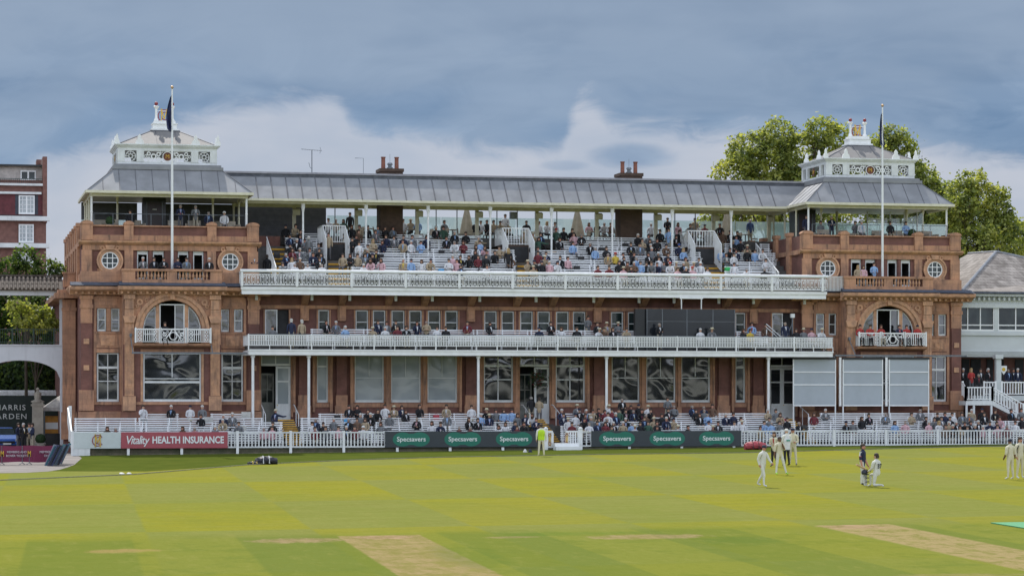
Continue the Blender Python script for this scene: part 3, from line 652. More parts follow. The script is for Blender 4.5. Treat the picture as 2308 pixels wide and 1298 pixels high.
# ---------------------------------------------------------------- central range
YW = .6
x0c, x1c = XL+5.35, XR-5.35
ztop, zsill = 6.55, 3.5
GW = [(588, 655, 'd1'), (714, 739, 'n'), (799, 865, 'p'), (881, 948, 'p'), (963, 1030, 'p2'), (1090, 1156, 'm'), (1171, 1238, 'dc'), (1252, 1318, 'm'), (1378, 1441, 's'), (1456, 1522, 's'), (1535, 1600, 's'), (1657, 1679, 'n'), (1734, 1792, 'd2')]
FW = [(597, 651, 'o'), (717, 742), (801, 830), (840, 869), (882, 912), (922, 951), (964, 993), (1003, 1032), (1091, 1120), (1130, 1159), (1172, 1201), (1211, 1240), (1253, 1282), (1291, 1320), (1377, 1405), (1415, 1441), (1457, 1484), (1495, 1522), (1536, 1562), (1574, 1600), (1657, 1680), (1740, 1786, 'o')]
gh = []; fh = []
for w_ in GW: gh.append((PX(w_[0], YW), PX(w_[1], YW), 2.15 if w_[2][0] == 'd' else zsill, ztop))
for w_ in FW: fh.append((PX(w_[0], YW), PX(w_[1], YW), 7.2 if len(w_) > 2 else 7.95, 9.22))
b = MB().use(BRICK); b.wall(x0c, x1c, .4, 10.4, YW, gh+fh, .2)
cw = pbuild(b, 'central_wall')
b = MB().use(TERRA)
gxs = []
for (a, c_, z0, z1), w_ in zip(gh, GW):
    for x in (a-.14, c_): b.box(x, x+.14, YW-.1, YW+.02, max(z0, 2.6), z1)
    if w_[2][0] != 'd': b.box(a-.3, c_+.3, YW-.07, YW+.02, 3.2, zsill-.04)
for k in range(len(gh)-1):
    g0, g1_ = gh[k][1]+.14, gh[k+1][0]-.14
    if g1_-g0 < .5: b.box(g0-.02, g1_+.02, YW-.22, YW+.01, 2.9, 6.7); b.box(g0-.1, g1_+.1, YW-.3, YW, 2.5, 3.2)
    elif g1_-g0 > .7:
        b.box(g0-.02, g0+.14, YW-.2, YW+.01, 2.9, 6.7); b.box(g1_-.14, g1_+.02, YW-.2, YW+.01, 2.9, 6.7)
        cxm = (g0+g1_)/2
        b.use(BRICK); b.box(cxm-.32, cxm+.32, YW-.24, YW+.01, 3.3, 6.7); b.use(TERRA); b.box(cxm-.42, cxm+.42, YW-.32, YW, 2.5, 3.3); b.box(cxm-.36, cxm+.36, YW-.28, YW, 3.3, 3.95)
b.box(x0c, x1c, YW-.08, YW+.02, 9.28, 9.5); b.box(x0c, x1c, YW-.05, YW+.02, 6.62, 6.8)
for (a, c_, z0, z1), w_ in zip(fh, FW):
    b.box(a-.1, a, YW-.06, YW+.02, 7.3, z1); b.box(c_, c_+.1, YW-.06, YW+.02, 7.3, z1)
b.use(BRICK); b.box(x0c, x1c, YW-.05, YW+.02, 9.55, 10.35)
b.build('terracotta_trim', cw)
for (a, c_, z0, z1), w_ in zip(gh, GW):
    k = w_[2]
    if k == 'n': window(pav, a, c_, z0, z1, YW+.1, [(.73, .1)], [], off=PO, glass=GLASSP if a < XC else GLASS)
    elif k in ('p', 'p2'): window(pav, a, c_, z0, z1, YW+.1, [.5], [(.5, .5, 1)], off=PO, glass=GLASSP, sub=.035)
    elif k == 'm': window(pav, a, c_, z0, z1, YW+.1, [(.75, .12), .47], [.5], off=PO, sub=.06)
    elif k == 's': window(pav, a, c_, z0, z1, YW+.1, [.51], [(.5, .51, 1)], off=PO, sub=.04)
    else:
        o = window(pav, a, c_, 5.75, z1, YW+.1, [], [.5], off=PO, sub=.06, glass=GLASSP if k == 'd1' else GLASS)
        v = MB(); void(v, a, c_, z0, 5.75, YW+.2, 1.8); v.build('hallway', pav, PO)
        m_ = (a+c_)/2
        def leaf(x0, x1, nm):
            b = win_mb(x0, x1, z0, 5.72, YW+.1, [(.34, .1), (.74, .09)], [], fw=.13); b.box(x0+.13, x1-.13, YW+.02, YW+.09, z0+.15, z0+1.2)
            b.box((x0+x1)/2-.03, (x0+x1)/2+.03, YW+.0, YW+.02, z0+.2, z0+1.15)
            d = b.build(nm, pav, PO); g = MB().use(GLASSP if k == 'd1' else GLASS); g.quad((x0+.1, YW+.08, z0+1.2), (x1-.1, YW+.08, z0+1.2), (x1-.1, YW+.08, 5.65), (x0+.1, YW+.08, 5.65)); g.build('glass', d)
            h = MB().use(GOLD); h.lathe([(.02, 0), (.035, .03), (.02, .06)], n=6); h.build('handle', d, (x0+.1, YW-.0, z0+1.15))
        if k == 'd2': leaf(a, m_, 'door'); leaf(m_, c_, 'door')
        else:
            leaf(m_, c_, 'door'); b = win_mb(a+.04, m_-.02, z0, 5.3, YW+.75, [(.42, .08), (.68, .05)], [.5], fw=.1, sub=.05, m=mat('grey_door_paint', (.30, .31, .28), .6)); b.box(a+.1, m_-.1, YW+.72, YW+.78, z0, z0+1.3); d = b.build('inner_door', pav, PO); g = MB().use(GLASSD); g.quad((a+.1, YW+.77, z0+1.2), (m_-.08, YW+.77, z0+1.2), (m_-.08, YW+.77, 5.25), (a+.1, YW+.77, 5.25)); g.build('glass', d)
for (a, c_, z0, z1), w_ in zip(fh, FW):
    if len(w_) > 2:
        v = MB(); void(v, a, c_, z0, z1, YW+.2, 1.5); v.build('hallway', pav, PO); m_ = (a+c_)/2
        window(pav, a, m_+.03, z0, z1, YW+.05, [], [], off=PO, name='door', fw=.07)
    else: window(pav, a+.02, c_-.02, z0, z1, YW+.1, [.42], [], off=PO, fw=.06, glass=GLASSD)
# corbels and lamps under the top balcony
for u in (566, 690, 774, 879, 961, 1066, 1169, 1250, 1353, 1455, 1533, 1642, 1706, 1834):
    x = PX(u, -.2); big = u in (690, 774, 1066, 1353, 1706, 1834)
    b = MB().use(TERRA); b.prismx([(YW, 9.5), (YW-.3, 9.6), (-.55, 10.05), (-.65, 10.4), (YW, 10.4)], x-.2, x+.2)
    if big: b.box(x-.26, x+.26, YW-.2, YW, 8.55, 9.45); b.box(x-.18, x+.18, YW-.25, YW-.19, 8.65, 9.2)
    b.build('corbel', pav, PO)
for u in (578, 703, 788, 892, 974, 1081, 1208, 1338, 1440, 1519, 1620, 1698, 1813):
    b = MB().use(WHITE2); b.box(-.08, .08, -.08, .06, -.18, .18); b.build('wall_speaker', pav, (PX(u, -.3)-XC, -.3, 9.95-.4))
# ---------------------------------------------------------------- lower balcony
xa, xb = XC-18.45, XC+18.45; yf = -3.2
b = MB().use(WHITE); b.box(xa, xb, yf, YW-.08, 6.36, 6.66); b.box(xa-.04, xb+.04, yf-.04, yf+.1, 6.62, 6.70)
b.use(CONC); b.box(xa+.1, xb-.1, yf+.1, YW-.02, 6.70, 6.74); b.box(xa+.1, xb-.1, -1.45, YW-.02, 6.74, 7.12)
lb = pbuild(b, 'lower_balcony')
b = MB().use(WHITE); n_ = 29
for i in range(n_+1):
    x = xa+(xb-xa)*i/n_; big = i % 3 == 0; w_ = .035 if big else .02
    b.box(x-w_, x+w_, yf-.0-w_, yf+w_, 6.70, 7.62 if big else 6.98)
b.box(xa, xb, yf-.025, yf+.025, 6.92, 6.96); b.box(xa, xb, yf-.02, yf+.02, 7.22, 7.25); b.box(xa, xb, yf-.02, yf+.02, 7.38, 7.41); b.box(xa, xb, yf-.025, yf+.025, 7.52, 7.57)
for i in range(int((xb-xa)/.105)):
    x = xa+.05+i*.105; b.box(x-.026, x+.026, yf-.012, yf+.012, 6.97, 7.215)
    b.box(x-.026, x+.026, yf-.012, yf+.012, 7.255, 7.375); b.box(x-.03, x+.03, yf-.012, yf+.012, 7.415, 7.515)
for s, x in ((1, xa), (-1, xb)):
    for k in range(24): b.box(x-.012, x+.012, yf+.06+k*.12, yf+.11+k*.12, 6.96, 7.52)
    b.box(x-.025, x+.025, yf, -.25, 7.52, 7.57); b.box(x-.02, x+.02, yf, -.25, 6.92, 6.96)
b.use(STEEL); b.box(xa, xb, yf-.03, yf+.03, 7.59, 7.63); b.build('balustrade', lb)
for u in (570, 696, 1078, 1367, 1732):
    x = PX(u, -2.9); b = MB().use(WHITE); b.tube([(x, -2.9, 2.0), (x, -2.9, 6.36)], .085, 8); b.tube([(x, -2.9, 6.2), (x, -2.9, 6.36)], .13, 8); b.build('column', lb)
# ---------------------------------------------------------------- top balcony
xa, xb = XC-18.65, XC+18.65; yf = -1.3
b = MB().use(WHITE); b.box(xa, xb, yf, YW, 10.15, 10.36); b.box(xa-.05, xb+.05, yf-.06, yf+.1, 10.36, 10.54); b.box(xa, xb, yf-.02, yf+.1, 10.08, 10.15)
b.use(CONC); b.box(xa+.1, xb-.1, yf+.1, .3, 10.54, 10.6)
ub = pbuild(b, 'top_balcony')
b = MB().use(WHITE); b.tube([(xa-.1, yf-.1, 11.5), (xb+.1, yf-.1, 11.5)], .10, 8); b.box(xa, xb, yf-.14, yf-.06, 10.62, 10.67); b.box(xa, xb, yf-.13, yf-.08, 11.28, 11.32)
nb = int((xb-xa)/.28)
for i in range(nb+1):
    x = xa+(xb-xa)*i/nb
    bul = [(yf-.06, 10.66), (yf-.14, 10.82), (yf-.16, 11.0), (yf-.10, 11.3)]
    b.tube([(x, y, z) for y, z in bul], .024, 4)
    if i % 12 == 0: b.box(x-.06, x+.06, yf-.18, yf-.04, 10.56, 11.42)
    if i < nb:
        c_ = x+.14
        b.tube([(c_-.05, yf-.1, 10.68), (c_-.05, yf-.16, 11.0), (c_-.03, yf-.1, 11.28)], .014, 4); b.tube([(c_+.05, yf-.1, 10.68), (c_+.05, yf-.16, 11.0), (c_+.03, yf-.1, 11.28)], .014, 4)
        b.prism([(c_-.11, 10.68), (c_-.08, 10.68), (c_+.005, 10.84), (c_-.02, 10.86)], yf-.13, yf-.11); b.prism([(c_+.11, 10.68), (c_+.08, 10.68), (c_-.005, 10.84), (c_+.02, 10.86)], yf-.13, yf-.11)
        if i % 2 == 0: b.ring(c_, 11.18, .05, .085, yf-.14, yf-.11, n=8)
        else: b.prism([(c_-.1, 11.28), (c_-.06, 11.28), (c_+.0, 11.05), (c_-.02, 11.02)], yf-.15, yf-.13); b.prism([(c_+.1, 11.28), (c_+.06, 11.28), (c_, 11.05), (c_+.02, 11.02)], yf-.15, yf-.13)
for x in (xa, xb):
    for k in range(6): b.box(x-.02, x+.02, yf+.1+k*.2, yf+.14+k*.2, 10.6, 11.45)
    b.box(x-.04, x+.04, yf, .0, 11.42, 11.5)
b.build('balustrade', ub)
# small railing joining the top balcony to the right tower
b = MB().use(WHITE2); xr0, xr1 = xb+.15, XR-3.05
for i in range(12): x = xr0+(xr1-xr0)*i/11; b.box(x-.02, x+.02, -1.22, -1.18, 10.6, 11.5)
b.box(xr0, xr1, -1.23, -1.17, 11.5, 11.54); b.build('side_railing', ub)
# ---------------------------------------------------------------- seating terrace
ZU = lambda r: 10.7+.345*r
YU = lambda r: .2+.8*r
b = MB().use(CONC)
for r in range(9): b.box(x0c+.03, x1c-.03, YU(r)-.42, YU(r)+.38, 10.2, ZU(r))
b.box(x0c+.03, x1c-.03, YU(8)+.38, 13.2, 13.6, 14.2)
b.use(BRICK); b.box(x0c+.03, PX(630, 6.8), 6.4, 6.55, ZU(8), 14.1); b.box(x0c+.02, x1c-.02, 13.25, 13.5, .4, 14.2)
st = pbuild(b, 'seating_terrace')
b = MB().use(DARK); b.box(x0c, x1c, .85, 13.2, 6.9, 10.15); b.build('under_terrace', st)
def stairs(u0, u1, r0, r1, nm='stair'):
    b = MB()
    for r in range(r0, r1+1):
        x0, x1 = PX(u0, YU(r)), PX(u1, YU(r))
        for h in (0, 1):
            z = ZU(r)-.345+.1725*(h+1); y = YU(r)-.42+.4*h
            b.use(TREAD); b.box(x0, x1, y, y+.4, z-.16, z+.015); b.use(YEL); b.box(x0, x1, y-.015, y+.16, z-.085, z+.025)
    b.build(nm, st)
STAIRS = [(738, 792, 0, 5), (1163, 1213, 0, 5), (1583, 1634, 0, 5), (608, 640, 3, 8), (1092, 1126, 6, 8), (1222, 1252, 6, 8), (1612, 1634, 6, 8), (1680, 1712, 3, 8)]
for s_ in STAIRS: stairs(*s_)
# vomitories: dark entrances with white railings, standing proud of the steps
def vomitory(u0, u1):
    ya, yb_ = YU(6)-.45, YU(8)+.25
    xa, xb = PX(u0, ya), PX(u1, ya); zt_ = ZU(6)+.85
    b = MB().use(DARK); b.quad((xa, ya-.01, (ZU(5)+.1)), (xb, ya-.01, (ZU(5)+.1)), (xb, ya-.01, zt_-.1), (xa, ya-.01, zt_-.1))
    b.use(BRICK2); b.box(xa-.1, xa, ya-.03, yb_, (ZU(5)+.1), zt_); b.box(xb, xb+.1, ya-.03, yb_, (ZU(5)+.1), zt_); b.box(xa-.1, xb+.1, ya, yb_, zt_-.1, zt_+.02)
    o = b.build('vomitory', st)
    b = MB().use(WHITE); top = zt_+1.08
    for x in (xa-.05, xb+.05):
        n_ = 15; y0_ = ya-1.7
        for i in range(n_+1):
            f = i/n_; y = y0_+1.7*f; b.box(x-.016, x+.016, y-.025, y+.025, (ZU(5)+.1)-.34*(1-f)*2+.1, top-1.0*(1-f))
        b.tube([(x, y0_, top-1.0), (x, ya, top), (x, yb_, top)], .035, 5); b.tube([(x, y0_, (ZU(5)+.1)-.55), (x, ya, (ZU(5)+.1)+.15)], .03, 5)
        for i in range(8): y = ya+(yb_-ya)*(i+1)/8; b.box(x-.016, x+.016, y-.02, y+.02, zt_, top)
    n_ = 9
    for i in range(n_+1): x = xa+(xb-xa)*i/n_; b.box(x-.018, x+.018, ya, ya+.035, zt_+.02, top)
    b.box(xa, xb, ya-.01, ya+.05, top-.03, top+.03); b.box(xa, xb, ya-.01, ya+.05, zt_+.06, zt_+.1)
    b.build('railing', o)
VOM = [(729, 776), (1134, 1190), (1552, 1608)]
for v_ in VOM: vomitory(*v_)
# solid sloping side rails at both ends of the stand
for u, s in ((621, 1), (1752, -1)):
    b = MB().use(WHITE); x = PX(u, 0.1); x2 = x+s*.0
    for i in range(16):
        y = -.2+i*.32; z = 10.6+max(0, (y+.3))*.431; b.box(x-.015, x+.015, y, y+.05 if i % 5 else y+.09, z, z+1.15)
    b.tube([(x, -.2, 11.78), (x, 4.7, 11.78+5*.431)], .04, 5); b.tube([(x, -.2, 10.75), (x, 4.7, 10.75+5*.431)], .03, 5)
    b.build('side_screen', st)
# ---------------------------------------------------------------- main roof
xa, xb = XL+4.9, XR-4.9
b = MB().use(ZINC); ye, yt = 4.0, 5.45
b.quad((xa, ye, 16.33), (xb, ye, 16.33), (XR-3.3, yt, 17.78), (XL+3.3, yt, 17.78)); b.box(XL+3.2, XR-3.2, yt, 9.2, 17.62, 17.80); b.use(ROOFTOP); b.box(XL+3.3, XR-3.3, yt+.1, 9.2, 17.8, 18.02); b.prismx([(5.5, 18.02), (6.2, 18.2), (9.2, 18.2), (9.2, 18.02)], XL+3.3, XR-3.3)
mr = pbuild(b, 'main_roof')
b = MB().use(RIB); nr = 38
for i in range(1, nr): x = xa+(xb-xa)*i/nr; b.tube([(x, ye-.02, 16.35), (x, yt, 17.80)], .034, 5)
b.build('roof_ribs', mr)
b = MB().use(CREAM); b.box(xa, xb, ye-.07, ye+.07, 16.18, 16.33); b.quad((xa, ye+.07, 16.2), (xa, 9.2, 16.36), (xb, 9.2, 16.36), (xb, ye+.07, 16.2)); b.box(xa, xb, 4.4, 4.6, 16.05, 16.2); b.box(xa, xb, 8.6, 8.8, 16.12, 16.34)
b.use(ZINC); b.box(xa, xb, 9.1, 9.3, 16.36, 17.7); b.build('soffit', mr)
for u in (683, 825, 965, 1105, 1243, 1380, 1515, 1648):
    r = 5; x = PX(u, 4.5); b = MB().use(WHITE); z0 = ZU(5)+.01
    b.lathe([(.1, 0), (.1, .3), (.065, .35), (.065, 1.9), (.095, 1.95), (.065, 2.0), (.065, 3.1), (.12, 3.35), (.14, 16.05-z0)], (x, 4.5, z0), 8); b.build('roof_column', mr)
for u in (663, 803, 940, 1075, 1210, 1345, 1478, 1608, 1733):
    x = PX(u, 8.7); b = MB().use(CREAM); b.box(x-.11, x+.11, 8.6, 8.8, 14.2, 16.12); b.build('back_column', mr)
    x2 = PX(u, 8.3)+.15; b = MB().use(CREAM); b.prismx([(8.2, 15.6), (8.15, 15.95), (8.55, 16.05), (8.55, 15.62)], x2-.24, x2+.24); b.build('speaker_box', mr)
x2 = PX(1158, 8.3); b = MB().use(STEEL); b.prismx([(8.2, 15.55), (8.15, 15.98), (8.55, 16.05), (8.55, 15.57)], x2-.24, x2+.24); b.build('speaker_box', mr)
# chimney stacks
for s in (-1, 1):
    x = XC+s*8.02; b = MB().use(BRICK2); b.box(x-.74, x+.74, 7.0, 8.5, 13.9, 18.42); b.box(x-.8, x+.8, 6.94, 8.56, 18.42, 18.62); ch = pbuild(b, 'chimney')
    for t_ in (-.44, .44): b = MB().use(mat('chimney_pot_clay', (.26, .10, .07), .8)); b.lathe([(.16, 0), (.14, .06), (.13, .72), (.16, .74), (.16, .8)], n=10); b.build('chimney_pot', ch, (x+t_, 7.7, 18.62))
    b = MB().use(STEEL); b.lathe([(.2, 0), (.2, .12), (.12, .16), (.12, .28), (.2, .3), (.14, .42)], n=10); b.tube([(0, 0, .3), (0, 0, 1.0)], .012, 4); b.build('cowl', ch, (x, 7.7, 18.62))
# window wall behind the top tier and grey plant wall
b = MB().use(GREYW); xg0, xg1 = x0c, PX(735, 10); b.box(xg0, xg1, 10.0, 10.2, 14.2, 16.3); pbuild(b, 'plant_screen')
for u in (755, 1120, 1166, 1255, 1395, 1521, 1567, 983, 1030): b = MB().use(STEEL); b.box(PX(u, 9.0)-.03, PX(u, 9.0)+.03, 8.98, 9.02, 14.2, 16.3); pbuild(b, 'glazing_bar')
# ---------------------------------------------------------------- glass parapet of the roof terrace
b = MB().use(MINT); xg, xe = PX(737, 13), PX(2135, 13)
n_ = 17
for i in range(n_): b = MB().use(MINT); a = xg+(xe-xg)*i/n_; c_ = xg+(xe-xg)*(i+1)/n_; b.box(a+.02, c_-.02, 13.0, 13.02, 14.2, 15.95); pbuild(b, 'parapet_pane')
# tower terrace bars: door lobbies and lounge walls
def lobby(cx, x0, x1, y, zt=16.28):
    b = MB().use(BLACK); b.box(cx+x0, cx+x1, y, y+1.2, 13.88, zt); o = pbuild(b, 'lift_lobby')
    b = MB().use(mat('maroon_door', (.025, .008, .010), .35)); m_ = (x0+x1)/2; b.box(cx+m_-.45, cx+m_+.45, y-.03, y-.005, 13.9, 15.95); b.use(STEEL)
    for xx in (m_-.48, m_+.48): b.box(cx+xx-.02, cx+xx+.02, y-.04, y-.01, 13.9, 15.98)
    b.use(WHITE); b.box(cx+m_-.14, cx+m_+.14, y-.034, y-.031, 15.5, 15.55); b.build('door', o)
lobby(XL, -1.35, .05, 4.0); lobby(XR, -4.05, -2.6, 5.5)
for m_, a_ in ((GREYW, (XL-4.9, XL-1.35, 9.3, 9.5, 15.2, 16.3)), (GREYW, (XL-4.9, XL-1.5, 9.3, 9.45, 13.88, 14.6)), (GREYW, (XL+.1, XL+5.3, 9.3, 9.5, 13.88, 16.3)), (STONE, (XL-4.6, XL-3.3, 5, 5.8, 13.9, 14.9))): b = MB().use(m_); b.box(*a_); pbuild(b, 'lounge_wall' if m_ is GREYW else 'bar_counter')
for m_, a_ in ((MINT, (XL-4.9, XL-1.35, 9.36, 9.38, 14.6, 15.2)), (MINT, (XR-4.9, XR+4.9, 9.4, 9.42, 13.9, 15.6)), (CLEAR, (XR+.8, XR+4.7, 4.9, 4.92, 13.9, 16.2))): b = MB().use(m_); b.box(*a_); pbuild(b, 'lounge_glass')
b = MB().use(WHITE2)
for x in (.8, 1.9, 2.4, 3.4, 4.3): b.box(XR+x-.035, XR+x+.035, 4.86, 4.96, 13.9, 16.2)
b.box(XR+.8, XR+2.4, 4.86, 4.94, 15.6, 15.68); pbuild(b, 'lounge_frame')
# aerials on the roof
b = MB().use(STEEL); x, y, z = P(703, 388, 7); x1_, _, z1_ = P(703, 338, 7)
b.tube([(x, y, 18.0), (x, y, z1_)], .03, 5); b.tube([(x-.7, y, z1_+.06), (x+.65, y, z1_-.02)], .018, 4)
for k in range(8): b.tube([(x-.6+k*.16, y-.2+k*.012, z1_+.05-k*.01), (x-.6+k*.16, y+.2, z1_+.05-k*.01)], .01, 4)
b.tube([(x+.52, y, z1_+.2), (x+.6, y, z1_), (x+.5, y, z1_-.2)], .015, 4); b.tube([(x-.2, y, 18.9), (x-.12, y, 18.6), (x, y, 18.5)], .02, 4)
pbuild(b, 'aerial')
b = MB().use(STEEL); x, y, _ = P(819, 388, 7); z1_ = P(819, 356, 7)[2]; b.tube([(x, y, 18.0), (x, y, z1_), (x-.55, y, z1_)], .018, 4); pbuild(b, 'aerial')
# ground beam along the first floor (rolled blind housings)
for u0, u1 in ((297, 566), (1882, 2178)):
    b = MB().use(STEEL); a, c_ = PX(u0, -2.6), PX(u1, -2.6); b.box(a, c_, -2.68, -2.56, 6.42, 6.52)
    for u in ((299, 478) if u0 < 1000 else (1925,)):
        x = PX(u, -2.3); b.tube([(x, -2.55, 6.5), (x-.08, -1.6, 7.5)], .03, 5); b.box(x-.14, x, -1.7, -1.5, 7.45, 7.65)
    pbuild(b, 'blind_rail')
# flatten: tower pieces become parts of the pavilion itself
def lift(o, parent):
    loc = o.location.copy(); q_ = o
    off = o.parent.location.copy(); o.parent = parent; o.location = loc+off
for T in (T1_, T2_):
    for ch in list(T.children):
        lift(ch, pav)
        if ch.name.startswith('wall'): ch.name = 'tower_wall'
    bpy.data.objects.remove(T)
for o in [c for c in st.children if c.name.startswith('vomitory')]: lift(o, pav)
# ================================================================ FLAGPOLES
FLAG = mat('navy_flag', (.012, .02, .07), .8, col2=(.02, .03, .10))
for i, (cx, vt, lab) in enumerate(((XL, 200, 'tall white flagpole with limp navy flag rising in front of the left tower'), (XR, 241, 'tall white flagpole with limp dark blue flag rising in front of the right tower'))):
    u0 = (388, 1989)[i]; x = PX(u0, -.4); zt_ = P(u0, vt, -.4)[2]
    t = thing('flagpole', lab, 'flagpole', (x, -.4, 10.78), group='flagpoles on the towers')
    b = MB().use(WHITE); h = zt_-10.78; b.lathe([(.1, 0), (.1, .4), (.085, .45), (.07, h*.6), (.045, h)], n=8); b.build('pole', t)
    b = MB().use(mat('gilt_ball', (.6, .42, .25), .4, metal=.5)); b.lathe([(.03, 0), (.08, .05), (.1, .1), (.08, .16), (.02, .2)], n=10); b.build('ball', t, (0, 0, h))
    b = MB().use(FLAG); n_ = 12; rows = []
    for k in range(n_+1):
        f = k/n_; z = h-.35-f*2.1; w_ = (.06+.28*math.sin(math.pi*min(1, f*.75+.05)))*(1 if k < n_ else .35)
        rows.append([(-.02-w_*j/4*(1.0 if i == 0 else .8)+(.0 if i == 0 else .16*f), .08*math.sin(j*2.4+f*4)*(.4+f), z-.04*j) for j in range(5)])
    vs = [p for r in rows for p in r]; b.add(vs, [(k*5+j, (k+1)*5+j, (k+1)*5+j+1, k*5+j+1) for k in range(n_) for j in range(4)])
    b.add([(p[0], p[1]+.03, p[2]) for p in vs], [(k*5+j, k*5+j+1, (k+1)*5+j+1, (k+1)*5+j) for k in range(n_) for j in range(4)]); b.build('flag', t)
# ================================================================ FENCE, BOARDS, TERRACE IN FRONT
YF = -8.0; ZT, ZB = 1.79, .86
NAVY = mat('dark_board', (.035, .045, .055), .5, var=.05); TEAL = mat('green_logo', (.012, .16, .11), .5, var=.03); BWHITE = mat('board_lettering', (.72, .76, .76), .5, var=.0)
REDB = mat('red_board', (.36, .075, .095), .5, var=.04); PALEB = mat('pale_grey_board', (.52, .58, .58), .5, var=.03)
ORD = ['first', 'second', 'third', 'fourth', 'fifth', 'sixth', 'seventh', 'eighth', 'ninth', 'tenth']
def posts(t, u0, u1, first, full=True):
    u = first
    while u <= u1:
        x = PX(u, YF)
        if u >= u0: b = MB().use(WHITE); zb = zf(x, YF)-.1; b.box(-.075, .075, -.12 if full else -.0, .02 if full else .1, zb, ZT+.06 if full else ZB-.0); b.build('post', t, (x-t.location.x, 0, -t.location.z))
        u += 121-u*.0022
def pickets(u0, u1, lab, first, gates=()):
    x0, x1 = PX(u0, YF), PX(u1, YF); t = thing('picket_fence', lab, 'fence', (x0, YF, ZB), group='white picket fence in front of the pavilion')
    b = MB().use(WHITE2); L = x1-x0
    b.box(0, L, -.05, .03, ZT-.08-ZB, ZT-ZB); b.box(0, L, -.05, .03, 0, .09)
    b.build('rails', t)
    b = MB().use(WHITE2); n_ = int(L/.2)
    for i in range(n_+1): x = L*i/n_; b.box(x-.035, x+.035, -.03, .01, .09, ZT-.08-ZB) ; b.box(x-.05, x+.05, -.034, .014, .25, .42)
    b.build('pickets', t); posts(t, u0+6, u1-6, first)
def board(u0, u1, m, lab, cat='advertising board'):
    x0, x1 = PX(u0, YF-.1), PX(u1, YF-.1); t = thing('advertising_board', lab, cat, (x0, YF-.1, ZB), group='boards along the boundary fence')
    b = MB().use(m); b.box(0, x1-x0, -.04, .04, 0, ZT-ZB+.01); b.build('panel', t); return t, x0, x1
t, x0, x1 = board(160, 272, PALEB, 'pale grey board with maroon and yellow letter M emblem at left end of fence')
monogram(.33, -.03, .02).build('emblem', t, (PX(220, YF)-x0, -.045, .46))
t, x0, x1 = board(272.6, 513, REDB, 'long red board lettered Vitality HEALTH INSURANCE beside the pale emblem board')
def put(t, b, u, z, sx=1, sz=1, name='lettering', dy=-.05):
    shift(b, 0, 0, 0, sx, sz); return b.build(name, t, (PX(u, YF)-t.location.x, dy, z))
def width(b): return max(p[0] for p in b.v)-min(p[0] for p in b.v)
b = text_mb('Vitality', .68, BWHITE, shear=.25, bold=.004, spacing=.86); put(t, b, 308, .46, (PX(334, YF)-PX(282, YF))/width(b))
b = text_mb('HEALTH INSURANCE', .55, BWHITE, bold=.016); put(t, b, 423.5, .46, (PX(504, YF)-PX(343, YF))/width(b))
posts(t, 272, 513, 289, False)
LOGOS = [((868, 1211), (926, 1042, 1157.5), 'long dark board with three green Specsavers logos left of the central gate'), ((1333, 1670), (1389.5, 1502.5, 1613.5), 'long dark board with three green Specsavers logos right of the central gate')]
for (ua, ub_), us, lab in LOGOS:
    t, x0, x1 = board(ua, ub_, NAVY, lab)
    for u in us:
        b = MB().use(TEAL)
        for s in (-1, 1): b.add([(s*.51+.60*math.cos(R(k*12)), -.045-.001*s, .42*math.sin(R(k*12))) for k in range(30)], [tuple(range(29, -1, -1))])
        b.box(-.5, .5, -.0445, -.042, -.33, .33)
        lg = b.build('logo', t, (PX(u, YF)-x0, -.003, .47))
        b = text_mb('Specsavers', .38, BWHITE, bold=.005); shift(b, 0, 0, 0, 1.72/width(b), 1); b.build('lettering', lg, (0, -.05, 0))
    posts(t, ua, ub_, 895 if ua < 1000 else 1418, False)
pickets(513.6, 867.4, 'white picket fence between the red insurance board and the left dark board', 535)
pickets(1670.6, 2440, 'long white picket fence right of the right dark board behind the players', 1762)
pickets(1311, 1332.5, 'short piece of white picket fence between gate and right dark board', 1400)
# left end panel of the fence
b = MB().use(WHITE2); xe = PX(152, YF); b.box(-.08, .08, -.15, .05, -.55, 1.0); b.box(-.02, 1.0, -.12, -.06, -.55, .12)
b.prismx([(.05, 0), (.05, 1.0), (4.6, 2.35), (4.6, 1.45)], -.08, 0)
tag(b.build('fence_end', None, (PX(163, YF), YF, ZB)), 'white painted end panel closing the left end of the seating terrace', 'panel')
b = MB().use(WHITE2); b.box(-.09, .09, -.1, .1, 0, 2.1); tag(b.build('end_post', None, (PX(158, -3.3), -3.3, 1.2)), 'tall white end post at the left end of the terrace benches', 'post')
# gates in the middle
def gate(u0, u1, lab, flip):
    x0, x1 = PX(u0, YF-.1), PX(u1, YF-.1); t = thing('gate', lab, 'gate', (x0, YF-.1, .8), group='open white gates at the centre of the fence'); L = x1-x0
    b = MB().use(WHITE); b.box(0, L, -.03, .03, 0, .1); b.box(0, L, -.03, .03, .92, 1.02)
    for i in range(7): x = L*i/6; b.box(x-.04, x+.04, -.025, .025, .1, .92)
    for k in range(9):
        a = R(-80+k*20); cx_ = .05*L if not flip else .95*L; s = 1 if not flip else -1; b.tube([(cx_, -.035, .5), (cx_+s*.42*math.cos(a), -.035, .5+.42*math.sin(a))], .02, 4)
    b.build('frame', t); p_ = MB().use(WHITE); xx = L if not flip else 0; p_.box(xx-.12, xx+.12, -.08, .08, -.2, 1.12); p_.lathe([(.13, 1.12), (.15, 1.16), (.08, 1.22), (.02, 1.25)], (xx, 0, 0), 8); p_.build('gate_post', t)
    e = monogram(.3, -.06, .02); shift(e, .06 if not flip else L-.2, 0, .5, .45, 1.2); e.build('emblem', t)
gate(1275, 1308, 'white slatted gate with yellow emblem right of the central gap', False); gate(1230, 1246, 'white slatted gate with yellow emblem behind the steward left of the central gap', True)
b = MB().use(WHITE); xg = PX(1250, -8.6); zb = zf(xg, -9)
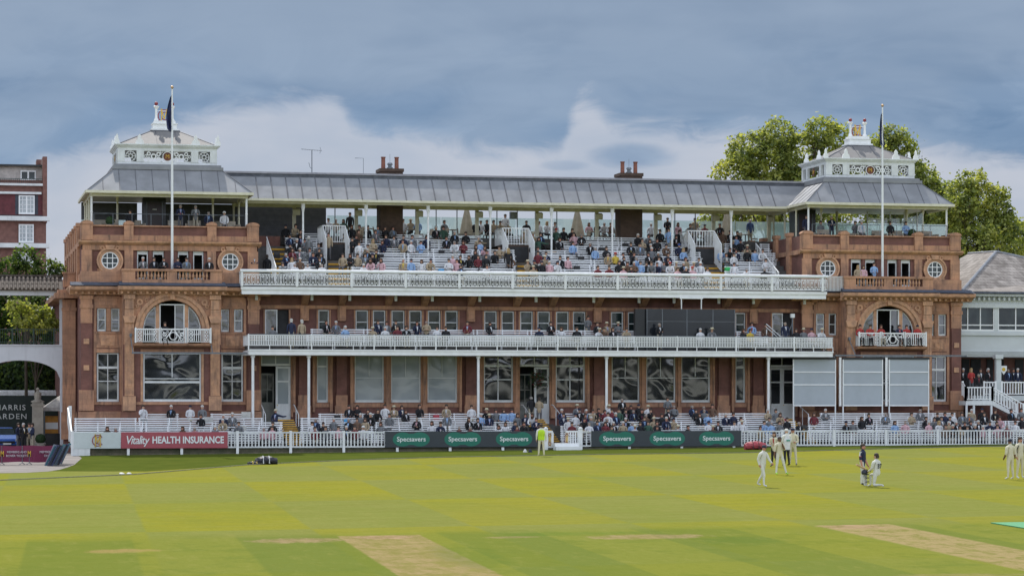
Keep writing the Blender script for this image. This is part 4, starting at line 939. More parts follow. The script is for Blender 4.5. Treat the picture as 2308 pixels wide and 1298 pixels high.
for k, (dy, z, w_) in enumerate(((-.9, .22, 1.55), (-.45, .42, 1.5))): b.box(0, w_, dy, dy+.45, -.05, z)
tag(b.build('gate_steps', None, (xg, -8.2, zb)), 'pair of white wooden steps at the central gate down to the grass', 'steps')
# front retaining wall, stepped terrace
ZL = lambda r: .69+.25*r
YL = lambda r: -7.25+.85*r
STONEB = mat('mossy_stone_wall', (.115, .10, .07), .9, var=.25, scale=2, brick=(.5, .16, (.5, .5, .5), .7), col2=(.06, .065, .035))
b = MB().use(STONEB); b.box(7.6, 75, YF+.06, YF+.3, .2, .9); tag(b.build('retaining_wall'), 'low mossy stone wall below the white fence', 'wall')
b = MB().use(CONC)
for r in range(6): b.box(7.6, 75, YL(r)-.45, YL(r)+.40, .3, ZL(r))
b.box(7.6, 75, YL(5)+.4, -.01-.2, .3, 2.05); tag(b.build('terrace', None), None, None, kind='structure')
AISL = [(639, 676, 1, 7), (1176, 1262, 1, 9), (1799, 1822, 1, 7)]
for u0, u1, _, nst in AISL:
    b = MB(); x0, x1 = PX(u0, -5), PX(u1, -5)
    if u0 == 1176: x0, x1 = PX(1214, -6), PX(1258, -6)
    for k in range(14):
        z = .69+.125*(k+1); y = -7.6+k*.42
        b.use(TREAD if k < 11 else CONC); b.box(x0, x1, y, y+.43, z-.125, z+.012); b.use(YEL); b.box(x0, x1, y-.012, y+.05, z-.04, z+.02)
    o = tag(b.build('stair'), 'flight of dark steps with yellow edges through the terrace benches, '+{639: 'left gangway', 1176: 'behind the central gate', 1799: 'right gangway'}[u0], 'steps')
# stairs to the doors with handrails
for u0, u1, lab in ((588, 658, 'left door'), (1176, 1240, 'central door'), (1734, 1792, 'right door')):
    x0, x1 = PX(u0, 0), PX(u1, 0); b = MB().use(CONC); b.box(x0, x1, -1.0, .55, 2.05, 2.14); b.box(x0, x1, -1.4, -1.0, 1.7, 2.0)
    t = thing('door_steps', 'pale steps with white handrails at the %s of the pavilion' % lab, 'steps', (0, 0, 0)); b.build('treads', t)
    for x in (x0, x1+.1): b = MB().use(WHITE); b.tube([(x, -2.4, 1.9), (x, -2.4, 2.75), (x, -.3, 3.35), (x, .2, 3.35)], .03, 5); b.tube([(x, -1.2, 2.0), (x, -1.2, 3.1)], .025, 5); b.build('handrail', t)
# ================================================================ BENCHES
BW = mat('bench_white', (.78, .80, .82), .4, var=.06, scale=1.5)
bcache = {}
def bench(x0, x1, y, z, lab, group):
    L = round(x1-x0, 1); 
    if L < .5: return
    if L not in bcache:
        t = thing('bench', lab, 'bench', (x0, y, z), group=group)
        b = MB().use(BW)
        for k in range(3): b.box(0, L, -.22+k*.15, -.13+k*.15, .42, .45)
        b.build('seat', t); b = MB().use(BW)
        for k in range(3): b.box(0, L, .225+k*.025, .25+k*.025, .545+k*.135, .61+k*.135)
        b.build('backrest', t); b = MB().use(BW); n_ = max(2, int(L/1.3)+1)
        for i in range(n_):
            x = .1+(L-.2)*i/(n_-1); b.box(x-.025, x+.025, -.2, .2, .37, .415); b.box(x-.025, x+.025, -.18, -.13, 0, .37); b.box(x-.025, x+.025, .14, .19, 0, .37)
            b.prismx([(.19, .3), (.25, .5), (.31, .9), (.27, .9), (.215, .5), (.15, .3)], x-.025, x+.025)
        b.build('frame', t); bcache[L] = t
    else:
        t = copy_tree(bcache[L]); t.location = (x0, y, z); t['label'] = lab; t['group'] = group
    return t
def nth(n): return '%d%s' % (n, 'th' if 10 <= n % 100 <= 20 else {1: 'st', 2: 'nd', 3: 'rd'}.get(n % 10, 'th'))
def row(segs, y, z, phrase, group, maxl=3.6):
    k = 0
    for u0, u1 in segs:
        a, c_ = PX(u0, y), PX(u1, y); n_ = max(1, round((c_-a)/maxl)); L = (c_-a)/n_
        for i in range(n_): k += 1; bench(a+i*L+.03, a+(i+1)*L-.03, y, z, 'white slatted bench, %s, %s from the left' % (phrase, nth(k)), group)
for r in range(9):
    if r < 6: sg = [(628 if r < 2 else 645, 736), (792, 1163), (1213, 1583), (1634, 1750)]
    elif r < 8: sg = [(643, 720), (785, 1090), (1190, 1220), (1254, 1542), (1634, 1678), (1714, 1738)]
    else: sg = [(590, 604), (642, 724), (778, 1088), (1128, 1220), (1254, 1542), (1634, 1678)]
    row(sg, YU(r), ZU(r), 'row %d up in the top open stand' % (r+1), 'white benches of the top stand')
YM = lambda r: (-2.2, -1.0, .05)[r]
ZM = lambda r: (6.74, 7.12, 7.3)[r]
b = MB().use(CONC); b.box(XC-18.2, XC+18.2, -.3, .5, 7.12, 7.3); b.build('lower_balcony_step', pav, PO)
row([(690, 1436), (1658, 1735), (1800, 1862)], YM(0), ZM(0), 'front row of the lower balcony', 'white benches of the lower balcony')
row([(700, 1436), (1660, 1720)], YM(1), ZM(1), 'back row of the lower balcony', 'white benches of the lower balcony')
for r in range(6):
    sg = [(166, 638), (677, 1175), (1264, 1798), (1823, 2420)]
    if r == 5: sg = [(327, 405), (474, 556), (718, 1170), (1264, 1440), (1500, 1740), (1850, 2160)]
    if r == 4: sg = [(166, 596), (677, 1170), (1264, 1736), (1823, 2160)]
    row(sg, YL(r), ZL(r), 'row %d up on the ground terrace' % (r+1), 'white benches of the ground terrace', 4.2)
# ================================================================ SCREENS
SCR = mat('pale_grey_screen', (.38, .425, .47), .35, var=.06, scale=.6)
for i, (u0, u1) in enumerate(((1787, 1884), (1899, 1990), (2003, 2094))):
    y = -2.6; x0, x1 = PX(u0, y), PX(u1, y); z0, z1 = P(u0, 914, y)[2], P(u0, 806, y)[2]
    t = thing('sight_screen', 'large pale grey sight screen panel before the right tower, %s' % ('leftmost of three', 'middle of three', 'rightmost of three')[i], 'sight screen', (x0, y, 1.2), group='three sight screens'); L = x1-x0; h0, h1 = z0-1.2, z1-1.2
    b = MB().use(SCR); b.box(0.04, L-.04, 0, .03, h0+.04, h1-.06); b.build('panel', t)
    b = MB().use(WHITE)
    for z in (h0, h0+(h1-h0)*.435, h0+(h1-h0)*.70): b.box(0.0, L, -.03, .04, z, z+.07)
    b.box(0, .07, -.035, .045, h0, h1); b.box(L-.07, L, -.035, .045, h0, h1)
    if i: b.box(-.22, -.08, -.02, .1, h0, h1+.05)
    b.box(.0, .07, -.02, .05, 0, h0); b.box(L-.07, L, -.02, .05, 0, h0); b.build('frame', t)
    b = MB().use(BLACK); b.box(-.02, L+.02, -.05, .08, h1-.08, h1+.06); b.build('roller', t)
y = -1.9; x0, x1 = PX(1458, y), PX(1656, y); z0, z1 = 6.75, P(1458, 695, y)[2]
t = thing('black_screen', 'big glossy black screen box standing on the lower balcony', 'sight screen', (x0, y, z0)); L = x1-x0; h = z1-z0
SHEEN = mat('black_glass_panel', (.018, .022, .028), .12, var=.2, scale=.5)
b = MB().use(SHEEN); b.box(0, L, 0, .5, 0, h); b.build('panel', t)
b = MB().use(STEEL)
for x in (.0, 1.0, 2.6, 4.3, L): b.box(x-.02, x+.02, -.02, .0, 0, h)
for z in (h*.33, h*.7): b.box(0, L, -.018, -.002, z-.012, z+.012)
b.build('seams', t); b = MB().use(BLACK); b.box(-.7, -.02, .2, .6, 0, h); b.build('side_box', t)
b = MB().use(WHITE)
for p in (((2.3, .2, h), (2.3, .2, h+.72)), ((3.6, .2, h), (3.6, .2, h+.72)), ((2.2, .2, h+.68), (3.7, .2, h+.68)), ((4.2, .1, h-.05), (5.4, .1, h-.03))): b.tube(p, .035, 5)
b.build('bracket', t)
# tv camera mast on the balcony, white stair rail
t = thing('camera_mast', 'slim grey camera mast with white head box on the lower balcony', 'camera mast', (PX(1786, -1.5), -1.5, 7.12)); b = MB().use(STEEL); b.tube([(0, 0, 0), (0, 0, 1.75)], .05, 6); b.tube([(-.35, 0, .6), (0, 0, 1.4)], .03, 5); b.build('pole', t); b = MB().use(WHITE2); b.box(-.12, .12, -.12, .12, 1.75, 2.0); b.build('head', t)
b = MB().use(WHITE2); b.box(-.0, .06, 0, .05, 0, 1.0)
b.tube([(0, 0, 1.35), (.95, 0, .55)], .035, 5); b.tube([(0, 0, 1.15), (.95, 0, .35)], .03, 5); b.box(.9, .98, -.03, .05, 0, .6); tag(b.build('stair_rail', None, (PX(1727, -1.2), -1.2, 7.12)), 'white sloping stair rail on the lower balcony near the right door', 'railing')
# closed umbrellas on the roof terrace
UMB = mat('beige_canvas', (.50, .44, .33), .8, var=.12)
for u, lab in ((1052, 'closed beige umbrella on the roof terrace, leftmost'), (1301, 'closed beige umbrella on the roof terrace, middle'), (1638, 'closed beige umbrella on the roof terrace, rightmost')):
    t = thing('umbrella', lab, 'umbrella', (PX(u, 11.5), 11.5, 14.2), group='closed umbrellas on the roof terrace'); b = MB().use(STEEL); b.tube([(0, 0, 0), (0, 0, 2.5)], .03, 5); b.build('pole', t)
    b = MB().use(UMB); n_ = 14; prof = [(.46, .45), (.40, .8), (.27, 1.5), (.14, 2.15), (.04, 2.5)]; vs = []
    for r, z in prof: vs += [((r*(1+.16*(-1)**k))*math.cos(2*math.pi*k/n_), (r*(1+.16*(-1)**k))*math.sin(2*math.pi*k/n_), z) for k in range(n_)]
    b.add(vs, [(i*n_+k, i*n_+(k+1) % n_, (i+1)*n_+(k+1) % n_, (i+1)*n_+k) for i in range(4) for k in range(n_)]); b.build('canopy', t)
# bistro tables and chairs on the roof terrace
k = 0
TAN = mat('rattan', (.35, .31, .25), .8)
for u in (830, 925, 985, 1020, 1120, 1195, 1340, 1390, 1570, 1600, 1680, 640, 600):
    y = 10.3+(k % 3)*.6
    if u > 735:
        t = thing('cafe_table', 'small cafe table on the roof terrace behind the top stand, %s from the left' % nth(k+1), 'table', (PX(u, y), y, 14.2), group='cafe tables on the roof terrace')
        b = MB().use(STEEL); b.lathe([(.25, 0), (.04, .04), (.04, .7)], n=8); b.build('leg', t); b = MB().use(TAN); b.lathe([(.38, 0), (.4, .02), (.38, .04)], n=12); b.build('table_top', t, (0, 0, .7))
        for s in (-1, 1):
            c_ = thing('cafe_chair', 'woven cafe chair %s the %s cafe table from the left' % ('left of' if s < 0 else 'right of', nth(k+1)), 'chair', (PX(u, y)+s*.62, y, 14.2), s*-.3+(math.pi/2 if s > 0 else -math.pi/2), group='cafe chairs on the roof terrace')
            b = MB().use(TAN); b.box(-.24, .24, -.24, .24, .4, .46); b.build('seat', c_); b = MB().use(TAN); b.prismx([(.22, .46), (.27, .85), (.31, .85), (.26, .46)], -.24, .24); b.build('backrest', c_)
            b = MB().use(STEEL)
            for sx in (-.21, .21):
                for sy in (-.21, .21): b.box(sx-.02, sx+.02, sy-.02, sy+.02, 0, .4)
            b.build('legs', c_)
        k += 1
PLANT = mat('planter_leaves', (.03, .07, .02), .8)
def topiary(loc, r, potm, pr, ph, lab):
    t = thing('potted_shrub', lab, 'plant', loc); b = MB().use(potm); b.lathe([(pr*.6, 0), (pr*.7, ph*.1), (pr, ph*.85), (pr*1.08, ph*.9), (pr*1.05, ph), (pr*.9, ph*.98)], n=14); b.build('pot', t)
    b = MB().use(PLANT); rr = random.Random(3)
    for i in range(900):
        d = Vector((rr.gauss(0, 1), rr.gauss(0, 1), rr.gauss(0, 1))).normalized()*r*rr.uniform(.82, 1.03); c_ = d+Vector((0, 0, ph+r*.85)); a = Vector((rr.gauss(0, 1), rr.gauss(0, 1), rr.gauss(0, 1))).normalized()*.045; e_ = d.cross(a).normalized()*.04
        b.quad(c_-a, c_-e_, c_+a, c_+e_)
    b.lathe([(.02, ph), (r*.6, ph+r*.2), (r*.85, ph+r*.85), (r*.6, ph+r*1.5), (.02, ph+r*1.75)], n=12); b.build('foliage', t)
# tower terrace sofas, planters
for cx, lab in ((XL, 'left'), (XR, 'right')):
    for i, (x, y) in enumerate(((-3.6, 1.4), (-1.9, 1.6), (.4, 1.5), (1.5, 1.3), (3.0, 1.5), (3.9, 1.4))):
        t = thing('lounge_chair', 'low wicker lounge chair on the %s tower terrace, %s from the left' % (lab, nth(i+1)), 'chair', (cx+x, y, 13.88), R((i*53) % 70-35), group='lounge chairs on the tower terraces')
        b = MB().use(TAN if i % 2 else mat('grey_wicker', (.30, .30, .29), .8)); b.box(-.36, .36, -.34, .3, .12, .42); b.build('seat', t); b = MB().use(TAN); b.box(-.4, .4, .3, .42, .1, .82); b.box(-.42, -.36, -.34, .3, .1, .6); b.box(.36, .42, -.34, .3, .1, .6); b.build('backrest', t)
topiary((XL-3.6, .75, 13.88), .26, mat('grey_planter', (.2, .2, .2), .6), .22, .45, 'small round green shrub in a grey planter on left tower terrace')
topiary((XR+2.4, .85, 13.88), .26, mat('grey_planter', None), .22, .4, 'small round green shrub in a grey planter on right tower terrace')
# hanging basket by the central door
t = thing('hanging_basket', 'hanging basket of dark leaves and red flowers over the central door', 'plant', (PX(1212, -.3), -.3, 5.0)); b = MB().use(PLANT); rr = random.Random(9)
for i in range(420):
    if i == 330: b.use(mat('red_flowers', (.22, .02, .03), .7))
    d = Vector((rr.gauss(0, .26), rr.gauss(0, .22), rr.gauss(0, .22))); a = Vector((rr.gauss(0, 1), rr.gauss(0, 1), rr.gauss(0, 1))).normalized()*.06; e_ = a.orthogonal().normalized()*.05; b.quad(d-a, d-e_, d+a, d+e_)
b.build('flowers', t); b = MB().use(STEEL); b.lathe([(.05, -.35), (.2, -.2), (.24, 0)], n=10); b.tube([(0, 0, 0), (0, .9, 1.1)], .01, 4); b.build('basket', t)
# ================================================================ PEOPLE
SKINS = [mat('skin_light', (.52, .30, .21), .6, var=.05), mat('skin_pink', (.50, .24, .17), .6, var=.05), mat('skin_brown', (.16, .075, .045), .6, var=.05)]
CL = {'n': ('navy', (.018, .026, .065)), 'k': ('black', (.014, .015, .019)), 'g': ('grey', (.17, .18, .195)), 't': ('tan', (.40, .32, .22)), 'w': ('white', (.70, .71, .74)), 'b': ('light blue', (.28, .43, .68)),
      'p': ('pink', (.66, .42, .46)), 'r': ('maroon', (.17, .03, .04)), 'R': ('red', (.42, .045, .04)), 'o': ('brown', (.15, .09, .06)), 'e': ('green', (.05, .11, .08)), 'y': ('yellow', (.62, .46, .07)), 'C': ('cream', (.66, .62, .48)), 'N': ('dark blue', (.04, .07, .17))}
CM = {k: mat('cloth_'+v[0].replace(' ', '_'), v[1], .85, var=.12, scale=5) for k, v in CL.items()}
SHOE = mat('shoe_black', (.012, .011, .01), .5); TRG = mat('trousers_grey', (.13, .13, .14), .85); TRT = mat('trousers_stone', (.40, .36, .28), .85); TRK = mat('trousers_black', (.02, .02, .024), .85)
HAIR = {'.': ('dark-haired', mat('hair_dark', (.05, .034, .025), .7)), 'w': ('white-haired', mat('hair_white', (.55, .54, .52), .7)), 'f': ('long-haired', mat('hair_brown', (.07, .035, .02), .7)), 'F': ('fair-haired', mat('hair_fair', (.40, .28, .13), .7)),
        'b': ('balding', mat('hair_grey', (.30, .28, .26), .7)), 'h': ('straw-hatted', mat('straw_hat', (.66, .60, .44), .8)), 'c': ('dark-capped', mat('cap_navy', (.015, .02, .05), .8)), 'C': ('white-capped', mat('cap_white', (.72, .72, .70), .7)), 'R': ('red-capped', mat('cap_red', (.45, .04, .03), .7)), 'B': ('blue-capped', mat('cap_blue', (.04, .10, .35), .7))}
def skel(pose, fingers=False):
    """joints in metres, facing -y, feet at z=0; returns verts, radii, edges, region per edge"""
    J = {}; E = []
    def j(n, x, y, z, rx, ry=None): J[n] = ((x, y, z), rx, ry or rx)
    def e(a, b, reg): E.append((a, b, reg))
    seat = pose.get('seat'); hz = .55 if seat else .93; ln = pose.get('lean', 0)
    tn = pose.get('turn', 0)
    def up(h, y=0): return -ln*h+y, hz+h
    y0, z0 = up(0); j('pel', 0, y0, z0, .135, .105)
    y1, z1 = up(.18); j('waist', 0, y1, z1, .150, .115)
    y2, z2 = up(.38); j('chest', 0, y2, z2, .178, .125)
    y3, z3 = up(.52); j('neckb', 0, y3, z3, .085, .075)
    hl = pose.get('head', 0)
    y4, z4 = up(.59); j('neck', 0, y4-.01-hl*.3, z4, .05)
    j('head', tn*.01, y4-.03-hl, z4+.10-hl*.25, .090, .102); j('crown', tn*.01, y4-.015-hl*1.1, z4+.175-hl*.35, .066, .075)
    for a, b_, r in (('pel', 'waist', 2), ('waist', 'chest', 1), ('chest', 'neckb', 1), ('neckb', 'neck', 0), ('neck', 'head', 0), ('head', 'crown', 0)): e(a, b_, 1 if r == 2 else r)
    for s, L in ((-1, 'L'), (1, 'R')):
        sy, sz = up(.47); j('sh'+L, s*.20, sy, sz, .078)
        el, ha = pose['arm'+L]; el = Vector((el[0]*s, el[1], el[2])); ha = Vector((ha[0]*s, ha[1], ha[2])); base = Vector((0, sy, sz-.47))
        pe_, ph = base+el, base+ha
        j('el'+L, *pe_, .058); w_ = pe_.lerp(ph, .82); j('wr'+L, *w_, .038); j('ha'+L, *ph, .042, .030)
        e('neckb', 'sh'+L, 1); e('sh'+L, 'el'+L, 1); e('el'+L, 'wr'+L, 0 if pose.get('short') else 1); e('wr'+L, 'ha'+L, 0)
        if fingers:
            d = (ph-w_).normalized(); sd_ = d.cross(Vector((1, 0, 0) if abs(d.x) < .7 else (0, 1, 0))).normalized()
            cu = Vector((-s*.35, -.15, 0))
            for k in range(4):
                o_ = sd_*(-.027+.018*k); ln_ = (.065, .076, .07, .055)[k]
                p1 = ph+o_+d*.03; p2 = p1+(d+cu*.3).normalized()*ln_*.55; p3 = p2+(d+cu*1.2).normalized()*ln_*.5
                j('f%d1'%k+L, *p1, .0095); j('f%d2'%k+L, *p2, .0085); j('f%d3'%k+L, *p3, .007); e('ha'+L, 'f%d1'%k+L, 0); e('f%d1'%k+L, 'f%d2'%k+L, 0); e('f%d2'%k+L, 'f%d3'%k+L, 0)
            p1 = w_.lerp(ph, .55)-sd_*.035; p2 = p1-sd_*.02+d*.045; j('th1'+L, *p1, .011); j('th2'+L, *p2, .008); e('wr'+L, 'th1'+L, 0); e('th1'+L, 'th2'+L, 0)
        kn, an = pose['leg'+L]; hip = Vector((s*.095, y0, hz-.02)); kn = Vector((kn[0]*s, kn[1], kn[2])); an = Vector((an[0]*s, an[1], an[2]))
        j('hip'+L, *hip, .095); j('kn'+L, *kn, .062); cf = kn.lerp(an, .35)+Vector((0, .015, 0)); j('cf'+L, *cf, .056); j('an'+L, *an, .042); toe = an+Vector((s*.02, -.17, -.045)) if not pose.get('toe'+L) else an+Vector(pose['toe'+L]); j('to'+L, *toe, .036)
        e('pel', 'hip'+L, 2); e('hip'+L, 'kn'+L, 2); e('kn'+L, 'cf'+L, 2); e('cf'+L, 'an'+L, 2); e('an'+L, 'to'+L, 3)
    if fingers:
        h = Vector(J['head'][0]); j('nose', h.x, h.y-.105, h.z-.01, .014); e('head', 'nose', 0)
        for s in (-1, 1): j('ear%d' % s, h.x+s*.088, h.y+.01, h.z, .018, .012); e('head', 'ear%d' % s, 0)
    return J, E
def body(pose, fingers=False, sub=1):
    J, E = skel(pose, fingers); names = list(J); ix = {n: i for i, n in enumerate(names)}
    me = bpy.data.meshes.new('b'); me.from_pydata([J[n][0] for n in names], [(ix[a], ix[b]) for a, b, _ in E], [])
    o = bpy.data.objects.new('b', me); COL.objects.link(o); o.modifiers.new('s', 'SKIN'); ms = o.modifiers.new('u', 'SUBSURF'); ms.levels = ms.render_levels = sub
    sk = me.skin_vertices[0].data if me.skin_vertices else None
    if sk is None:
        bpy.context.view_layer.objects.active = o; bm = bmesh.new(); bm.from_mesh(me); bm.verts.layers.skin.verify(); bm.to_mesh(me); bm.free(); sk = me.skin_vertices[0].data
    for n in names: sk[ix[n]].radius = (J[n][1], J[n][2]); sk[ix[n]].use_root = n == 'pel'
    bpy.context.view_layer.update(); dg = bpy.context.evaluated_depsgraph_get(); m2 = bpy.data.meshes.new_from_object(o.evaluated_get(dg)); bpy.data.objects.remove(o)
    segs = [(Vector(J[a][0]), Vector(J[b][0]), r, (J[a][1]+J[b][1])/2, a, b) for a, b, r in E]
    m2.materials.clear()
    for m in (SKINS[0], CM['n'], TRG, SHOE): m2.materials.append(m)
    cutz = J['pel'][0][2]+(.02 if pose.get('seat') else -.06)
    for p in m2.polygons:
        c_ = p.center; best = None
        for a, b, r, rad, na, nb_ in segs:
            ab = b-a; t = max(0, min(1, (c_-a).dot(ab)/ab.length_squared)); d = (c_-(a+ab*t)).length-rad
            if best is None or d < best[0]: best = (d, r)
        p.material_index = best[1]
    m2.shade_smooth(); return m2, J
A = lambda el, ha: (el, ha)
SIT = dict(seat=True, legL=((.10, -.43, .50), (.11, -.40, .09)), legR=((.10, -.43, .50), (.11, -.44, .09)))
XLEG = dict(seat=True, legL=((.08, -.43, .50), (.09, -.40, .09)), legR=((.05, -.44, .60), (-.16, -.62, .42)))
POSES = {'lap': dict(SIT, lean=.0, armL=A((.24, .0, .20), (.10, -.28, .06)), armR=A((.24, .0, .20), (.10, -.28, .07))),
         'cross': dict(SIT, lean=-.06, armL=A((.25, -.06, .24), (-.08, -.20, .26)), armR=A((.25, -.06, .24), (-.08, -.22, .30))),
         'forward': dict(SIT, lean=.45, head=.03, armL=A((.25, -.12, .22), (.06, -.30, .12)), armR=A((.25, -.12, .22), (.06, -.30, .14))),
         'spread': dict(XLEG, lean=-.14, armL=A((.26, .0, .22), (.08, -.24, .08)), armR=A((.45, .06, .40), (.66, .10, .44))),
         'face': dict(SIT, lean=.12, armL=A((.24, -.12, .24), (.05, -.22, .56)), armR=A((.24, .0, .20), (.10, -.28, .07))),
         'legx': dict(XLEG, lean=-.08, armL=A((.24, .02, .20), (.12, -.26, .12)), armR=A((.24, .0, .20), (.06, -.30, .14))),
         'stand': dict(armL=A((.23, .0, .20), (.23, -.06, -.04)), armR=A((.23, .0, .20), (.23, -.06, -.04)), legL=((.10, -.01, .50), (.11, .02, .085)), legR=((.10, -.02, .50), (.12, .0, .085))),
         'hold': dict(armL=A((.23, .0, .20), (.10, -.28, .22)), armR=A((.23, .0, .20), (.08, -.28, .24)), legL=((.10, -.01, .50), (.11, .02, .085)), legR=((.10, -.02, .50), (.12, .0, .085)))}
PM = {}
for k_, p_ in POSES.items(): PM[k_] = body(p_)
def slotcopy(o, mats):
    for i, m in enumerate(mats): o.material_slots[i].link = 'OBJECT'; o.material_slots[i].material = m
def hairmesh(kind):
    b = MB().use(HAIR[kind][1]); n_ = 10
    if kind in '.wfFb':
        z0 = (.045 if kind != 'b' else -.0)
        prof = [(.090, z0), (.100, .07), (.095, .11), (.075, .145), (.03, .168), (.002, .17)] if kind != 'b' else [(.094, -.03), (.097, .0), (.094, .045)]
        vs = []
        for r, z in prof: vs += [(r*math.cos(2*math.pi*k/n_), r*1.08*math.sin(2*math.pi*k/n_)+.026, z) for k in range(n_)]
        b.add(vs, [(i*n_+k, i*n_+(k+1) % n_, (i+1)*n_+(k+1) % n_, (i+1)*n_+k) for i in range(len(prof)-1) for k in range(n_)])
        b.prismx([(.03, -.05), (.12, -.05), (.115, .06), (.03, .1)], -.07, .07)
        if kind in 'fF': b.lathe([(.10, -.2), (.115, -.08), (.10, .05)], (0, .055, 0), 8)
    elif kind == 'h': b.lathe([(.19, .055), (.195, .062), (.105, .07), (.1, .13), (.085, .165), (.03, .17)], (0, .01, 0), 14); b.use(SHOE); b.lathe([(.106, .07), (.106, .095)], (0, .01, 0), 12)
    else: b.lathe([(.099, .045), (.102, .08), (.085, .13), (.04, .158), (.01, .16)], (0, .012, 0), 12); b.prism([(-.07, .05), (.07, .05), (.06, .062), (-.06, .062)], -.17, -.07)
    return b.mesh('hair' if kind in '.wfFb' else 'hat')
HM = {k: hairmesh(k) for k in HAIR}
def frontpatch():
    b = MB().use(CM['w']); b.add([(-.055, -.075, .53), (.055, -.075, .53), (.034, -.158, .38), (0, -.152, .20), (-.034, -.158, .38), (0, -.11, .50)], [(0, 4, 5), (5, 2, 1), (0, 5, 1), (4, 3, 2, 5)]); return b.mesh('shirt_front')
def tiemesh():
    b = MB().use(REDP); b.add([(-.014, -.115, .50), (.014, -.115, .50), (.022, -.164, .38), (.010, -.160, .21), (-.010, -.160, .21), (-.022, -.164, .38)], [(0, 5, 4, 3, 2, 1)]); return b.mesh('tie')
FPM, TIM = frontpatch(), tiemesh()
TIES = [CM['r'], CM['n'], CM['y'], CM['N'], CM['p'], CM['R']]
def person(x, y, z, code, pose, label, group, rz=0, sc=1.0, seed=0):
    rr = random.Random(seed); me, J = PM[pose]; top, sh, hr = code[0], code[1], code[2]
    o = link('person', me, None, (x, y, z), rz); o.scale = (sc, sc, sc); tag(o, label, 'person', group)
    sk = SKINS[0 if rr.random() < .6 else 1]
    tr = TRT if rr.random() < .3 else (TRG if rr.random() < .6 else TRK)
    slotcopy(o, (sk, CM[top], tr, SHOE))
    h = J['head'][0]; hh = link('hat' if hr in 'hcCRB' else 'hair', HM[hr], o, h)
    if sh != '-':
        ln = POSES[pose].get('lean', 0); pz = J['pel'][0][2]
        f = link('shirt_front', FPM, o, (0, 0, pz)); f.rotation_euler = (math.atan(ln), 0, 0); slotcopy(f, (CM[sh],))
        if rr.random() < .75: tt = link('tie', TIM, f); slotcopy(tt, (TIES[rr.randrange(6)],))
    return o
ZONES = {}
ZONES['U'] = [(YU(r)-.02, ZU(r), 'sit', r+1) for r in range(9)]+[(10.9, 14.2, 'sit', 10)]
ZONES['Us'] = [(YU(r)-.35, ZU(r), 'st', r+1) for r in range(9)]+[(10.9, 14.2, 'st', 10)]
ZONES['M'] = [(YM(0)-.02, ZM(0), 'sit', 1), (YM(1)-.02, ZM(1), 'sit', 2)]
ZONES['Ms'] = [(YM(0)-.35, ZM(0), 'st', 1), (YM(1)+.55, ZM(1), 'st', 2)]
ZONES['L'] = [(YL(r)-.02, ZL(r), 'sit', r+1) for r in range(6)]
ZONES['Ls'] = [(YL(r)-.4, ZL(r), 'st', r+1) for r in range(6)]+[(-2.0, 2.05, 'st', 7)]
PEO = []
def crowd(zone, ox, oy, data, k=3.818):
    for tok in data.split():
        a = tok.split(','); u, v = ox+float(a[0])/k, oy+float(a[1])/k; code = a[2]; z_ = zone+('s' if code[3:4] in ('s', 'z') else '')
        best = min(ZONES[z_], key=lambda c_: abs(proj(PX(u, c_[0]), c_[0], c_[1]+(1.24 if c_[2] == 'sit' else 1.62))[1]-v))
        PEO.append([zone, best[3], PX(u, best[0]), best[0], best[1], code, best[2]])
crowd('U', 540, 480, '''415,90,k-c 435,200,nb. 523,200,nb. 520,165,k-. 595,225,g-wz 465,330,rpf 503,320,gpw 400,370,nbw 450,410,w-F 475,440,w-b 520,415,o-w 605,325,gw. 635,375,nw. 700,365,kb. 685,330,k-. 372,455,g-. 585,470,w-b 708,460,w-b 735,85,t-h
785,55,w-. 803,75,t-w 862,65,e-f 950,5,k-.s 900,200,kw. 970,220,k-.s 1005,200,k-. 765,175,t-.s 1000,110,k-f 1065,115,k-. 1165,150,gw. 1245,150,k-. 1207,70,kw. 1315,68,kp. 1150,240,t-F 1100,280,t-. 1230,240,n-f 1265,200,n-. 1028,290,w-.s 1098,330,kbw
1180,330,ky. 1065,460,w-w 1135,420,p-f 1220,430,p-f 1410,195,nw. 1487,200,gb. 1405,255,tb. 1475,250,w-w 1560,235,b-. 1420,415,tyw 1465,415,b-c 1570,430,w-f 1628,415,t-c 1415,60,w-. 1500,30,t-h 1500,75,b-f 1690,120,kww 1765,75,g-. 1780,205,kb. 1857,255,w-b
1925,270,r-f 2060,210,tbw 1945,180,k-. 2095,95,k-. 2150,110,t-. 2112,30,w-. 2140,45,k-. 2235,40,t-. 1835,385,p-w 1800,420,w-. 1870,420,p-. 1900,380,ky. 1975,380,k-f 2030,325,k-f 2065,385,r-. 2110,385,k-. 2160,330,k-. 2110,320,p-f 2025,300,w-f 2255,290,t-.''')
